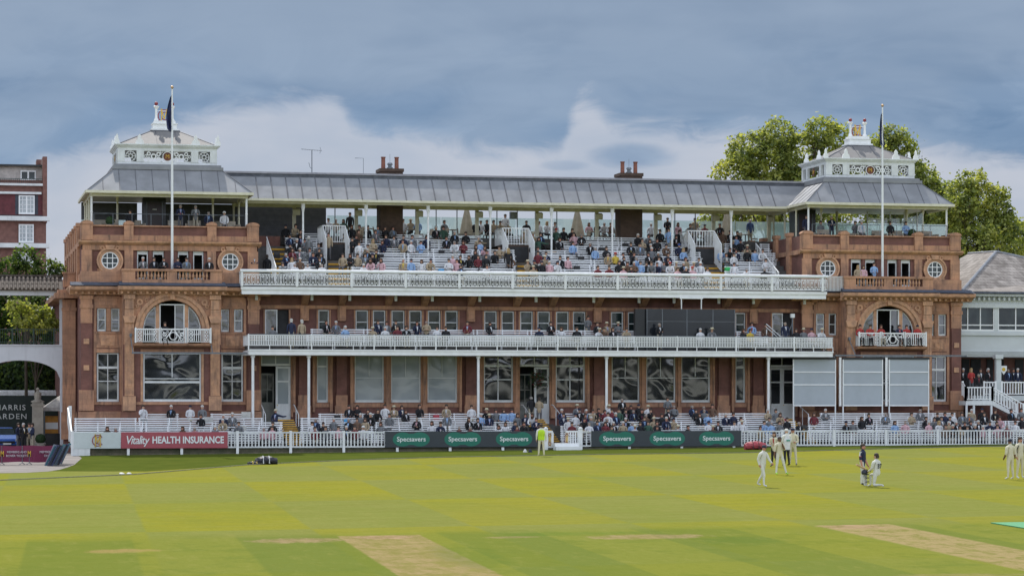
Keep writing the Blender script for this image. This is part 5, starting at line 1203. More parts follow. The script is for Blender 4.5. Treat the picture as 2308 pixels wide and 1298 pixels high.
crowd('U', 1100, 480, '''148,15,w-.s 95,35,t-. 450,30,w-. 565,75,w-. 495,80,w-F 330,100,k-. 888,50,p-f 970,75,w-b 965,112,k-b 1030,115,o-. 610,150,e-R 682,150,kr. 660,170,k-. 742,180,p-. 802,190,kwb 340,165,k-. 370,205,t-h 405,170,nb. 436,225,e-f 385,255,kww 430,300,g-.
143,295,twb 20,330,g-. 175,350,k-Fz 190,400,o-f 430,360,r-. 500,350,nb. 468,395,t-h 490,435,p-w 570,430,w-c 622,400,kw. 685,400,p-. 617,225,kw. 878,265,kwb 922,315,b-b 1020,320,k-. 1035,345,tyb 1100,365,y-R 1160,355,w-. 1228,95,kww 1292,100,gb. 1290,190,k-w
1380,190,g-. 1360,235,t-. 1440,235,k-. 1230,270,kb. 1310,275,gb. 1400,265,krw 1520,275,owc 1270,400,b-b 1380,360,kw. 1466,350,kwC 1470,400,w-. 1530,360,nb. 1575,440,w-R 1480,145,k-. 1555,150,b-.s 1650,155,k-. 1635,100,p-f 1735,95,g-. 1785,110,w-b 1865,125,r-c 1715,150,t-w
1780,50,t-.s 1545,15,k-.s 1403,95,w-C 1645,295,n-B 1685,310,b-F 1750,300,gbh 1695,412,t-. 1712,440,w-h 1827,440,w-C 1890,500,w-. 1750,495,p-R 1655,490,p-. 1175,475,p-h 1130,440,k-. 1210,440,o-. 1295,455,o-w 1375,440,k-. 1440,455,n-. 1510,450,g-. 1420,420,g-. 945,490,r-.
1043,485,r-. 1815,400,g-. 1997,110,kb. 1945,155,t-. 1900,165,k-. 2050,185,o-. 2113,185,k-. 2115,240,k-h 2168,245,k-c 2028,325,bw. 2060,330,k-. 2125,330,nw. 2230,325,k-. 2118,455,w-. 2210,505,w-b 2255,85,N-bs''')
crowd('U', 1708, 500, '28,250,w-. 70,340,w-. 60,430,k-b')
crowd('M', 540, 480, '''445,935,nwwz 535,935,twwz 285,995,g-. 742,955,kw. 830,950,gbw 912,995,b-w 1190,935,nw. 1265,935,gw. 1345,935,kw. 1145,1010,t-h 1253,1005,w-w 1358,995,r-. 1435,990,kw. 1525,965,nw. 1607,965,t-b 1700,1010,w-. 1775,1020,k-. 1960,940,rb. 2160,935,kw.''')
crowd('M', 1100, 480, '540,930,kw. 440,1000,n-c 630,1020,w-f 765,1010,k-. 860,850,g-.s 940,940,kw. 1020,930,tbh 1120,935,g-h 955,1030,w-h 985,1010,o-. 1075,1020,kwf 1188,1025,t-. 1305,915,nbhs 1475,945,kwbs 1828,1025,w-w 1918,1015,gwh 2195,990,k-f 2270,940,bR. 2250,1000,y-.')
crowd('M', 1708, 500, '68,900,o-. 235,865,nwbs 330,940,k-. 395,930,g-h 465,940,p-c 530,940,w-h')
crowd('L', 0, 780, '''1228,525,w-. 1473,540,kbw 1638,530,w-c 1740,535,g-w 1732,605,k-. 1920,595,nww 2000,585,gww 1925,640,tww 2058,670,g-. 930,725,o-f 985,722,r-b 1572,718,o-f 1683,718,p-b 1850,720,g-w''')
crowd('L', 540, 780, '''308,565,nbh 285,670,k-. 212,720,p-b 275,725,p-. 943,525,kw. 1010,520,k-. 1155,545,k-. 1252,525,w-. 1328,525,twh 1398,525,nw. 1428,560,kwf 1545,540,k-. 1780,520,tw. 1997,540,w-. 655,630,nbb 625,665,w-. 720,665,k-. 808,640,g-w 955,630,kbb 1040,605,g-w 1045,645,t-f
1138,605,kww 1290,605,g-. 1525,635,kpb 1785,600,gbb 650,715,r-. 740,700,g-. 915,705,p-. 1007,705,w-C 1212,680,g-f 1655,685,w-f 1725,675,nw. 1890,715,r-b 1985,710,r-b 1970,640,kwf 2050,630,kw. 2088,610,b-w 2138,605,nbh 2190,560,k-h 2225,545,g-. 2275,545,b-. 2228,690,w-f''')
crowd('L', 1100, 780, '''135,560,b-f 265,600,g-f 338,585,nw. 360,610,w-f 415,640,nw. 150,680,w-f 228,660,nw. 303,675,k-. 250,700,r-. 370,440,k-bz 440,400,t-.z 635,560,nbw 650,595,nw. 690,630,w-h 722,670,r-. 768,530,gwh 855,550,kwc 930,550,kr. 755,590,w-c 833,590,nr. 886,575,gbw 885,655,w-b 798,695,t-.
893,620,g-w 990,630,kwb 1020,565,r-. 1010,670,r-. 1042,520,w-h 1085,545,r-. 1153,470,kwbs 1125,565,kp. 1090,600,nbw 1247,560,nbb 1080,665,kww 1162,675,t-w 1250,665,b-b 1265,690,w-h 1305,685,k-. 1260,520,k-. 1303,545,kr. 1378,520,w-h 1398,560,k-. 1360,600,o-b 1345,635,nb.
1440,605,k-f 1480,580,k-. 1555,575,kw. 1545,430,g-.s 1600,535,g-b 1445,650,k-. 1525,635,nbw 1592,625,t-c 1635,695,w-h 1455,685,k-. 1760,530,nbb 1790,560,k-. 1855,530,nbb 1930,530,o-. 1820,600,kwf 1860,570,g-b 1888,600,b-b 1900,660,w-c 1980,670,kw. 1935,695,o-h 2045,600,nww
2110,610,n-. 2115,670,w-. 2180,630,w-. 2185,660,w-h 1715,695,k-.''')
crowd('L', 1708, 780, '''93,565,t-w 150,575,g-. 190,610,t-f 255,620,k-. 100,635,g-. 65,670,b-. 118,665,b-b 175,650,g-. 20,700,t-. 350,660,kwb 485,580,r-f 583,565,gww 895,615,k-f 958,600,kp. 1100,595,gbb 765,665,kbc 805,670,g-. 1182,670,b-f 1325,590,t-. 1268,655,p-b 1398,545,gwb
1490,625,g-. 1475,665,p-w 1560,665,w-F 1575,630,gw. 1560,595,k-. 1605,590,n-. 1665,580,w-. 1655,630,kw. 1690,670,t-w 1725,660,kww 1755,645,k-. 1640,695,o-. 1790,675,kw. 1815,605,gRh 1840,570,t-w 1895,660,kww 1930,570,k-c 1950,600,kw. 1940,695,p-w 1995,660,nw. 2080,620,p-.
2055,675,n-. 2062,695,p-. 2145,690,r-b 2180,570,kb. 2275,615,k-. 2270,565,g-. 1755,700,t-. 2215,660,w-.''')
# the thick of the crowd, as it clusters in the photo
rr = random.Random(77); codes = 'kw. nb. k-. gw. kbw n-. t-. kww k-f g-w o-. nw. w-. b-. kr. t-h k-c gb. e-. r-.'.split()
for z_, u0, u1, n_, r0, r1 in (('U', 640, 735, 6, 2, 9), ('U', 785, 905, 10, 2, 9), ('U', 960, 1120, 6, 1, 9), ('U', 1195, 1300, 6, 1, 8), ('U', 1380, 1545, 12, 1, 9), ('U', 1640, 1735, 6, 2, 9), ('L', 1265, 1480, 12, 1, 6), ('L', 690, 840, 4, 1, 5), ('L', 2080, 2300, 6, 1, 5)):
    for i in range(n_):
        r = rr.randint(r0, r1)-1; Yp, zp, kd, rw = ZONES[z_][min(r, len(ZONES[z_])-1)]; PEO.append([z_, rw, PX(rr.uniform(u0, u1), Yp), Yp, zp, rr.choice(codes), kd])
# keep neighbours on a bench apart
rows = {}
for p in PEO: rows.setdefault((p[0], p[1], p[6]), []).append(p)
for r in rows.values():
    r.sort(key=lambda p: p[2])
    for _ in range(6):
        for a, c_ in zip(r, r[1:]):
            g = .50-(c_[2]-a[2])
            if g > 0: a[2] -= g/2; c_[2] += g/2
PLACE = {'U': 'top stand', 'M': 'lower balcony', 'L': 'ground terrace'}
names_sit = ['lap', 'cross', 'forward', 'spread', 'face', 'legx', 'lap', 'legx']
allp = []
for key, r in rows.items():
    for i, p in enumerate(r): allp.append((p, i+1))
allp.sort(key=lambda a: (a[0][3], a[0][2]))
def desc(code):
    d = HAIR[code[2]][0]+' person, '+CL[code[0]][0]+(' jacket' if code[0] in 'nkgto' else ' top')
    if code[1] != '-': d += ', '+CL[code[1]][0]+' shirt'
    return d
rest = MB(); nU = 0
LIMIT = 40
def absorb(o):
    for q_ in [o]+list(o.children_recursive):
        M = q_.matrix_basis.copy(); p_ = q_.parent
        while p_: M = p_.matrix_basis @ M; p_ = p_.parent
        me = q_.data; mats = [sl.material for sl in q_.material_slots]; off = len(rest.v)
        rest.v += [tuple(M @ v_.co) for v_ in me.vertices]
        for m in mats:
            if m not in rest.mats: rest.mats.append(m)
        for f_ in me.polygons: rest.f.append(tuple(off+i for i in f_.vertices)); rest.mi.append(rest.mats.index(mats[f_.material_index]))
    for q_ in list(o.children_recursive)+[o]: bpy.data.objects.remove(q_)
for n_, (p, k) in enumerate(allp):
    zone, rw, x, y, z, code, kind = p; rr = random.Random(n_*7+1)
    back = code[3:4] == 'z'
    if kind == 'sit': pose = rr.choice(names_sit)
    else: pose = rr.choice(['stand', 'hold'])
    if pose == 'spread' and any(q_ is not p and abs(q_[2]-x) < .9 and q_[1] == rw and q_[0] == zone for q_ in PEO): pose = 'lap'
    where = ('roof terrace' if rw == 10 else PLACE[zone]+' row %d' % rw)
    lab = '%s, %s %s, %s from left' % (desc(code), 'seated' if kind == 'sit' else ('standing turned away' if back else 'standing'), where, nth(k))
    o = person(x, y, z, code, pose, lab, 'spectators in the %s' % PLACE[zone], R(rr.uniform(-28, 22))+(math.pi if back else 0), rr.uniform(.98, 1.05), n_)
    if zone == 'U':
        nU += 1
        if nU > LIMIT: absorb(o)
tag(rest.build('crowd', smooth=True), 'crowd of spectators seated and standing across the upper rows of the top stand and roof terrace', 'crowd', kind='stuff')
# people elsewhere in the building
def single(u, Y, z, code, pose, lab, rz=0, grp=None, seed=1, sc=1): return person(PX(u, Y), Y, z, code, pose, lab, grp, R(rz), sc, seed)
for i, (zx, code, pose) in enumerate(((1230, 'gww', 'face'), (1325, 'kw.', 'lap'), (1410, 'kw.', 'cross'), (1530, 'n-.', 'cross'), (1605, 'gb.', 'lap'), (1800, 'kww', 'lap'))):
    single(zx/3.818, -.75, 10.9, code, pose, '%s, seated behind the left tower balustrade, %s from left' % (desc(code), nth(i+1)), seed=i)
for i, (zx, code, pose) in enumerate(((862, 't-F', 'lap'), (908, 'p-f', 'lap'), (1000, 'b-.', 'hold'))):
    single(1708+zx/3.818, -.75, 10.9 if i < 2 else 10.7, code, pose, '%s, %s behind the right tower balustrade, %s from left' % (desc(code), 'seated' if i < 2 else 'standing', nth(i+1)), seed=i+9)
single(1420/3.818, -1.6, 6.95, 'k-.', 'lap', 'dark-haired person in black, seated in the left arched balcony')
for i, (zx, code) in enumerate(((880, 'R-.'), (955, 'R-.'), (1060, 'R-f'), (1218, 'nR.'), (1280, 'R-.'), (1375, 'R-c'))):
    single(1708+zx/3.818, -1.72, 7.06, code, ('lap', 'forward', 'lap', 'cross', 'lap', 'cross')[i], '%s, seated in the right arched balcony, %s from left' % (desc(code), nth(i+1)), grp='team members in the right arched balcony', seed=i+20)
for i, (zx, ox, Y, code, pose) in enumerate(((1553, 0, 1.2, 'nbb', 'hold'), (1683, 0, 1.4, 'gwb', 'hold'), (1795, 0, 1.5, 'nbb', 'lap'), (1930, 0, 1.5, 'w-C', 'lap'), (1120, 0, 1.6, 'k-.', 'lap'), (418, 1708, 2.2, 'n-.', 'stand'), (540, 1708, 2.0, 'g-.', 'lap'), (635, 1708, 2.6, 'nww', 'face'), (835, 1708, 1.8, 'g-.', 'face'), (893, 1708, 1.4, 'wbw', 'lap'), (1140, 1708, 1.5, 'k-.', 'lap'), (1275, 1708, 1.4, 'b-.', 'cross'))):
    if i == 7: pose = 'hold'
    st_ = 'standing' if pose in ('hold', 'stand') else 'seated'
    single(ox+zx/3.818, Y, 13.9, code, pose, '%s, %s on the %s tower terrace, %s from left' % (desc(code), st_, 'left' if ox == 0 else 'right', nth(i+1 if i < 5 else i-4)), seed=i+40)
single(573, .1, 10.9, 'nw.', 'hold', 'dark-haired person in navy suit standing at left end of the top balcony'); single(602, 2.0, 10.9, 'k-.', 'stand', 'dark-haired person in black standing turned away beside the left side screen', 180)
# newspapers and bags
PAPER = mat('newsprint', (.55, .55, .53), .8); BAGM = [mat('bag_black', (.02, .02, .022), .7), mat('bag_red', (.35, .03, .05), .6), mat('bag_blue', (.05, .28, .55), .6), mat('bag_green', (.03, .45, .10), .6)]
def bag(u, Y, z, c_, w_=.36, lab='', name='bag'):
    b = MB().use(BAGM[c_]); b.prismx([(-.14, 0), (.14, 0), (.15, .22), (.08, .34), (-.08, .34), (-.15, .22)], -w_/2, w_/2); t = tag(b.build(name, None, (PX(u, Y), Y, z)), lab, 'bag'); h = MB().use(BAGM[c_]); h.tube([(-.08, 0, .33), (-.06, 0, .42), (.06, 0, .42), (.08, 0, .33)], .012, 4); h.build('handle', t)
for i, (u, r, c_, col_) in enumerate(((994, 1, 2, 'bright blue'), (858, 4, 0, 'black'), (995, 5, 0, 'black'), (624, 4, 0, 'black'), (1356, 6, 0, 'black'), (1300, 2, 0, 'black'), (1640, 2, 3, 'bright green'), (1410, 7, 0, 'black'), (1310, 4, 0, 'black'))): bag(u, YU(r)-.02, ZU(r)+.46, c_, lab='%s bag on bench row %d, top stand' % (col_, r+1)+(', %s of the bags' % nth(i+1) if c_ == 0 else ''))
for u, r, c_, lab in ((983, 5, 1, 'red bag on the top bench row of the ground terrace'), (760, 5, 0, 'black bag on the top bench row of the ground terrace'), (782, 4, 2, 'blue jacket bundle on a bench of the ground terrace'), (1764, 4, 1, 'red bag on a bench near the right gangway')): bag(u, YL(r)-.02, ZL(r)+.46, c_, lab=lab)
for i, (u, Y, z) in enumerate(((470, YL(4)-.35, ZL(4)+.75), (545, YL(2)-.35, ZL(2)+.75), (555, YL(5)-.3, ZL(5)+.8))):
    b = MB().use(PAPER); b.quad((-.28, .05, -.18), (0, -.04, -.18), (0, -.04, .2), (-.28, .05, .2)); b.quad((0, -.04, -.18), (.28, .05, -.18), (.28, .05, .2), (0, -.04, .2)); b.quad((-.27, .07, -.17), (-.27, .07, .19), (.27, .07, .19), (.27, .07, -.17))
    tag(b.build('newspaper', None, (PX(u, Y), Y, z)), 'open newspaper held up on the left ground terrace, %s from the left' % nth(i+1), 'newspaper')
# ================================================================ PLAYERS ON THE FIELD
PW = mat('cricket_whites', (.66, .66, .60), .85, var=.06); PC = mat('cricket_cream', (.62, .58, .44), .85, var=.06); TRIM = mat('dark_trim', (.02, .025, .04), .8); HIVIS = mat('hi_vis_yellow', (.52, .78, .02), .6); PADS = mat('pad_white', (.70, .70, .68), .6); GRN = mat('lime_boot', (.35, .70, .05), .6)
WOOD = mat('bat_willow', (.60, .42, .22), .5); LOGOG = mat('shirt_logo_green', (.02, .30, .22), .6)
def player(u, v, pose, mats, hat, lab, rz, sc=1.0, x=None, y=None, name='person'):
    if x is None: x, y, z = G(u, v)
    me, J = body(pose, True, 2); o = link(name, me, None, (x, y, zf(x, y)+.012), R(rz)); o.scale = (sc,)*3; tag(o, lab, 'person', 'players and officials on the field')
    slotcopy(o, mats); h = J['head'][0]; c_ = link('hat' if hat in 'hcCRB' else 'hair', HM[hat], o, h)
    b = MB().use(SHOE); hv = Vector(h)
    for s in (-1, 1): b.box(hv.x+s*.032-.011, hv.x+s*.032+.011, hv.y-.094, hv.y-.082, hv.z+.012, hv.z+.022)
    b.use(mat('lips', (.30, .10, .08), .6)); b.box(hv.x-.02, hv.x+.02, hv.y-.088, hv.y-.078, hv.z-.048, hv.z-.04); b.build('face', o)
    return o, J
def extra(o, b, name): return b.build(name, o)
st_l = lambda w_=.13, y=0: dict(legL=((w_, y-.02, .50), (w_+.03, .02, .085)), legR=((w_, y-.0, .50), (w_+.03, .03, .085)))
# steward in hi-vis at the fence, seen from behind
o, J = player(1220, 1027.5, dict(st_l(.12), armL=A((.25, .02, .20), (.26, -.05, -.05)), armR=A((.25, .02, .20), (.26, -.04, -.05)), head=.01), (SKINS[0], PW, PC, PADS), '.', 'player in bright yellow hi-vis vest standing before the central gate, seen from behind', 172, 1.02)
b = MB().use(HIVIS); pz = .93
for k in range(16):
    pass
prof = [(.19, .14, -.04), (.185, .135, .15), (.205, .15, .32), (.215, .14, .42), (.16, .11, .52)]; vs = []; n_ = 16
for rx, ry, z in prof: vs += [(rx*math.cos(2*math.pi*k/n_), ry*math.sin(2*math.pi*k/n_)+.0, pz+z) for k in range(n_)]
b.add(vs, [(i*n_+k, i*n_+(k+1) % n_, (i+1)*n_+(k+1) % n_, (i+1)*n_+k) for i in range(4) for k in range(n_)]); extra(o, b, 'vest')
# walking fielder with cap
WALK = dict(armL=A((.24, .10, .22), (.22, .02, -.02)), armR=A((.24, -.12, .22), (.24, -.30, .06)), legL=((.08, -.14, .51), (.07, -.12, .085)), legR=((.10, .10, .50), (.10, .36, .13)), lean=.06, head=.02)
o, J = player(1719, 1096.5, WALK, (SKINS[1], PW, PW, PADS), 'c', 'fielder in whites and dark cap walking, leftmost of the players', 35, .98)
b = MB().use(TRIM)
for s in (-1, 1): b.tube([(s*.21, .03, 1.40), (s*.232, .06, 1.25), (s*.215, .075, 1.12)], .02, 5)
extra(o, b, 'shirt_trim')
# umpire-like woman in cream jacket
xx, yy, _ = G(1745, 1051)
o, J = player(0, 0, dict(st_l(.10), armL=A((.22, .0, .22), (.12, -.24, .22)), armR=A((.22, .0, .22), (.10, -.24, .2))), (SKINS[0], CM['C'], TRK, SHOE), 'f', 'person with long hair in cream jacket and black trousers beside the huddle', -40, .97, xx, yy)
b = MB().use(CM['R']); b.box(-.03, .03, -.13, -.11, 1.2, 1.45); extra(o, b, 'scarf')
xx, yy, _ = G(1757, 1069)
o, J = player(0, 0, dict(st_l(.16), armL=A((.24, .02, .20), (.25, .02, -.06)), armR=A((.22, -.10, .22), (.04, -.20, .52)), short=True, legR=((.20, -.06, .50), (.30, -.1, .085)), legL=((.14, -.02, .5), (.17, 0, .085))), (SKINS[2], PC, PW, GRN), '.', 'player in cream shirt and lime boots holding a hand to his mouth', 8, .98, xx, yy)
xx, yy, _ = G(1773, 1049)
o, J = player(0, 0, dict(st_l(.10), armL=A((.24, .02, .20), (.12, -.22, .20)), armR=A((.24, -.02, .20), (.16, -.26, .2))), (SKINS[0], PW, TRK, SHOE), 'C', 'umpire in white coat with green back logo and white hat, seen from behind', 195, 1.04, xx, yy)
b = MB().use(LOGOG); b.box(-.10, .10, .140, .152, 1.18, 1.25); extra(o, b, 'back_logo')
b = MB().use(CM['w']); vs = []; prof = [(.20, .15, -.16), (.19, .145, 0), (.208, .15, .3), (.15, .11, .51)]
for rx, ry, z in prof: vs += [(rx*math.cos(2*math.pi*k/n_), ry*math.sin(2*math.pi*k/n_), pz+z) for k in range(n_)]
b.add(vs, [(i*n_+k, i*n_+(k+1) % n_, (i+1)*n_+(k+1) % n_, (i+1)*n_+k) for i in range(3) for k in range(n_)]); extra(o, b, 'coat')
xx, yy, _ = G(1787, 1048)
o, J = player(0, 0, dict(st_l(.12), armL=A((.24, -.04, .20), (.10, -.26, .2)), armR=A((.24, .0, .20), (.12, -.24, .18)), legR=((.14, -.05, .5), (.18, -.1, .085))), (SKINS[1], PC, PC, SHOE), 'c', 'player in cream whites and navy cap at the right of the huddle', -25, 1.05, xx, yy)
# standing man in navy vest and kneeling batsman
o, J = player(1944, 1093, dict(st_l(.08), armL=A((.24, .02, .20), (.24, -.06, -.08)), armR=A((.23, .0, .20), (.26, -.14, -.08)), short=True, lean=.02), (SKINS[1], CM['n'], PW, SHOE), '.', 'player in navy and red sleeveless top standing beside the kneeling batsman', 50, .98)
b = MB().use(CM['R']); vs = []; prof = [(.12, .10, .50), (.075, .075, .57)]
for rx, ry, z in prof: vs += [(rx*math.cos(2*math.pi*k/n_), ry*math.sin(2*math.pi*k/n_), pz+z) for k in range(n_)]
b.add(vs, [(k, (k+1) % n_, n_+(k+1) % n_, n_+k) for k in range(n_)]); b.use(PW)
for s in (-1, 1): b.tube([(s*.19, 0, 1.42), (s*.225, .01, 1.24)], .068, 8); b.use(CM['R']); b.tube([(s*.225, .01, 1.24), (s*.23, .01, 1.21)], .069, 8); b.use(PW)
extra(o, b, 'sleeves')
KNEEL = dict(armL=A((.24, -.10, .22), (.10, -.36, .22)), armR=A((.24, -.06, .20), (.16, -.30, .1)), legL=((.12, -.42, .50), (.13, -.42, .085)), legR=((.12, -.06, .09), (.12, .38, .10)), toeR=(0, .08, -.05), lean=.02, seat=True)
o, J = player(1976, 1097, KNEEL, (SKINS[0], PW, PW, PADS), '.', 'batsman in whites numbered 37 kneeling on one knee with bat and pads', -148, 1.0)
b = text_mb('37', .26, TRIM, bold=.008); shift(b, 0, 0, 0, -1, 1)
b.v = [(p[0], .150-p[1]*.3, p[2]+.86) for p in b.v]; extra(o, b, 'shirt_number')
b = MB().use(PADS); b.prismx([(-.50, .06), (-.46, .06), (-.47, .62), (-.55, .60), (-.53, .3)], .05, .21)
for z in (.2, .36, .5): b.use(TRIM); b.box(-.055+.09, .225, -.40, -.36, z, z+.035); b.use(PADS)
extra(o, b, 'leg_pad')
xx, yy, zz = o.location
t = thing('cricket_bat', 'wooden cricket bat leaning on the kneeling batsman', 'bat', (xx-.35, yy+.32, zz+.55), R(10)); b = MB().use(WOOD); b.box(-.05, .05, -.02, .02, 0, .0); b.tube([(.0, 0, .18), (-.45, 0, .38)], .045, 6); b.build('blade', t); b = MB().use(SHOE); b.tube([(.0, 0, .18), (.22, 0, .08)], .018, 6); b.build('handle', t)
t = thing('helmet', 'dark batting helmet held at the knee of the kneeling batsman', 'helmet', (xx-.42, yy+.3, zz+.52)); b = MB().use(mat('helmet_navy', (.01, .014, .03), .3)); b.lathe([(.12, 0), (.135, .06), (.12, .14), (.07, .19), (.01, .2)], n=14); b.build('shell', t); b = MB().use(STEEL)
for z in (-.02, -.06, -.1): b.tube([(-.1, -.06, z), (0, -.15, z), (.1, -.06, z)], .008, 4)
b.build('grille', t)
# pair at the right edge
o, J = player(2277, 1080, dict(st_l(.13), armL=A((.25, .0, .22), (.27, .0, .06)), armR=A((.25, .02, .20), (.24, -.14, .0)), short=True), (SKINS[2], PC, PC, PADS), 'c', 'fielder in cream whites seen from behind, left of the pair at right edge', 200, 1.0)
o, J = player(2299, 1078, dict(st_l(.12), armL=A((.24, .0, .22), (.22, -.06, -.02)), armR=A((.24, .0, .20), (.22, -.1, .0))), (SKINS[1], PC, PC, PADS), '.', 'fielder in cream whites facing the camera, right of the pair at right edge', 15, 1.03)
b = MB().use(TRIM)
for s in (-1, 1): b.tube([(s*.15, -.11, 1.42), (s*.21, -.06, 1.25), (s*.19, -.05, 1.1)], .016, 5)
extra(o, b, 'shirt_trim')
# kit bags and gloves on the grass
def kit(u, v, L, h, m, m2, lab):
    x, y, z = G(u, v); t = thing('kit_bag', lab, 'bag', (x, y, z)); b = MB().use(m); n_ = 12; vs = []; m_ = 9
    for i in range(m_+1):
        f = i/m_; r = h*(.35+.65*math.sin(math.pi*(.12+.76*f))**.6)
        vs += [(-L/2+L*f, .28*math.cos(2*math.pi*k/n_)*r/h, max(.0, r*.5+r*.5*math.sin(2*math.pi*k/n_)+.03*math.sin(k*3+i*2))) for k in range(n_)]
    b.add(vs, [(i*n_+k, (i+1)*n_+k, (i+1)*n_+(k+1) % n_, i*n_+(k+1) % n_) for i in range(m_) for k in range(n_)]+[tuple(range(n_)), tuple(m_*n_+k for k in range(n_-1, -1, -1))]); b.build('body', t)
    b = MB().use(m2)
    for f in (.35, .62): xx = -L/2+L*f; b.tube([(xx, -.30, .05), (xx, -.22, h*.8), (xx, 0, h*1.03), (xx, .22, h*.8)], .025, 5)
    b.build('strap', t); return t
kit(600, 1045, 1.15, .42, mat('bag_navy', (.02, .02, .035), .6), CM['w'], 'bulky navy kit bag lying on the grass by the boundary rope')
kit(574, 1045.5, .75, .16, BAGM[0], CM['y'], 'flat black and yellow kit bag on the grass beside the navy kit bag')
kit(1702, 1012, 1.3, .5, mat('bag_dusty_red', (.40, .06, .08), .6), BAGM[0], 'crumpled red and navy kit bag against the fence near the huddle')
t = thing('gloves', 'pair of white gloves dropped on the grass near the left boundary', 'gloves', G(279, 1068)); b = MB().use(PADS)
for s, a in ((-1, .4), (1, -.2)):
    for k in range(4): b.tube([(s*.18+.05*k, -.05, .05), (s*.18+.05*k+a*.1, -.28, .04)], .03, 5)
    b.lathe([(.1, .0), (.12, .06), (.05, .1)], (s*.18+.07, 0, 0), 8)
b.build('glove', t)
for u, v, m, lab in ((1183.5, 1018, PADS, 'small white cone on the grass left of the steward'), (1195, 1018, mat('cap_navy', None), 'small navy cap on the grass left of the steward')):
    x, y, z = G(u, v); b = MB().use(m); b.lathe([(.13, 0), (.12, .05), (.07, .14), (.02, .2)], n=10); b.box(-.1, .1, -.2, -.1, .0, .02); tag(b.build('marker_cone' if 'cone' in lab else 'cap', None, (x, y, z)), lab, 'cone' if 'cone' in lab else 'cap')
# ================================================================ TREES
BARK = mat('bark', (.09, .07, .05), .9, var=.2)
def leafmat(name, c):
    m = bpy.data.materials.new(name); m.use_nodes = True; t = NT(m.node_tree); b = t.n['Principled BSDF']
    co = t.node('ShaderNodeTexCoord').outputs['Object']; n = t.noise(co, .45, 3, .6); n2 = t.noise(co, 6, 2)
    c1 = t.mix(t.step(n, .35, .65), c, tuple(x*f for x, f in zip(c, (1.35, 1.2, .9))))
    t.put(b.inputs['Base Color'], t.mix(t.m('MULTIPLY', n2, .5), c1, tuple(x*.6 for x in c))); b.inputs['Roughness'].default_value = .55; b.inputs['Specular IOR Level'].default_value = .35
    tr = t.node('ShaderNodeBsdfTranslucent'); t.put(tr.inputs[0], t.mix(1.0, c1, (1.5, 1.5, .7), 'MULTIPLY')); mx = t.node('ShaderNodeMixShader'); mx.inputs[0].default_value = .5
    o = t.n['Material Output']; t.l.new(b.outputs[0], mx.inputs[1]); t.l.new(tr.outputs[0], mx.inputs[2]); t.l.new(mx.outputs[0], o.inputs[0]); return m
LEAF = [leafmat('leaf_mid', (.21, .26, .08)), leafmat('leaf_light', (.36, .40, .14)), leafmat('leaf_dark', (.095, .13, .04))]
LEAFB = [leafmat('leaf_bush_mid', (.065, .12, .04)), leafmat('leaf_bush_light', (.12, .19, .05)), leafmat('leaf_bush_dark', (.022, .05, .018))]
def tree(Y, blobs, base_u, lab, leaf=.30, dens=1.0, mats=LEAF, seed=1, thick=.6, depth=1.0, trunk=.28, gz=.385, group=None):
    """blobs: (u, v, ru, rv) read from the photo, given real depth at distance Y"""
    rr = random.Random(seed); k = F/(P(blobs[0][0], 902, Y)[1]+D)*1.0
    x0 = PX(base_u, Y); t = thing('tree', lab, 'tree', (x0, Y, gz), group=group)
    bs = []
    for u, v, ru, rv in blobs:
        x, y, z = P(u, v, Y); sc = abs(P(u+10, v, Y)[0]-x)/10; dy = rr.uniform(-1, 1)*ru*sc*.5*depth
        bs.append((Vector((x-x0, dy, z-gz)), ru*sc, rv*sc))
    b = MB()
    for m in mats: b.use(m)
    vs, fs, mi = [], [], []
    for c_, rx, rz_ in bs:
        ncl = int(26*dens*rx*rz_)+6; ry = (rx+rz_)/2*thick*1.4
        for i in range(ncl):
            d = Vector((rr.gauss(0, 1), rr.gauss(0, 1), rr.gauss(0, 1))).normalized(); f = rr.uniform(.45, 1.0)**.5*rr.uniform(.88, 1.08)
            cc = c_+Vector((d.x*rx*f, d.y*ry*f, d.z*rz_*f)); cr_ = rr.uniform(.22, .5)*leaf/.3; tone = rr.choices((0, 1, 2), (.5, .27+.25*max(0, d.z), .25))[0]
            for j in range(rr.randint(7, 13)):
                p = cc+Vector((rr.gauss(0, cr_*.55), rr.gauss(0, cr_*.55), rr.gauss(0, cr_*.45)))
                n_ = (Vector((rr.gauss(0, .6), rr.gauss(0, .6), rr.gauss(.5, .6)))+d*.4).normalized(); a = n_.orthogonal().normalized(); a.rotate(Matrix.Rotation(rr.uniform(0, 6.28), 3, n_)); e_ = n_.cross(a); s = leaf*rr.uniform(.35, .68)
                o = len(vs); vs += [p-a*s, p-e_*s*.62+a*s*.1, p+a*s*.95, p+e_*s*.62+a*s*.1]; fs.append((o, o+1, o+2, o+3)); mi.append(tone if rr.random() < .8 else rr.randrange(3))
    b.v = [tuple(v) for v in vs]; b.f = fs; b.mi = mi; b.build('crown', t)
    b = MB().use(BARK); top = sum((c_ for c_, _, _ in bs), Vector())/len(bs)
    b.tube([(0, 0, 0), (top.x*.1, 0, top.z*.25), (top.x*.4, top.y*.4, top.z*.55), (top.x*.8, top.y, top.z*.9)], trunk*1.2, 8, trunk*.5); b.build('trunk', t)
    b = MB().use(BARK)
    for c_, rx, rz_ in bs:
        s = Vector((top.x*.4, top.y*.4, top.z*.5)); m_ = s.lerp(c_, .5)+Vector((rr.uniform(-.5, .5), 0, rr.uniform(-.2, .6))); b.tube([s, m_, c_], trunk*.42, 6, trunk*.12)
        for q_ in range(4): e_ = c_+Vector((rr.uniform(-1, 1)*rx*.8, rr.uniform(-.6, .6)*rx, rr.uniform(-.4, .9)*rz_)); b.tube([m_.lerp(c_, .7), e_], trunk*.14, 5, .02)
    b.build('limbs', t); return t
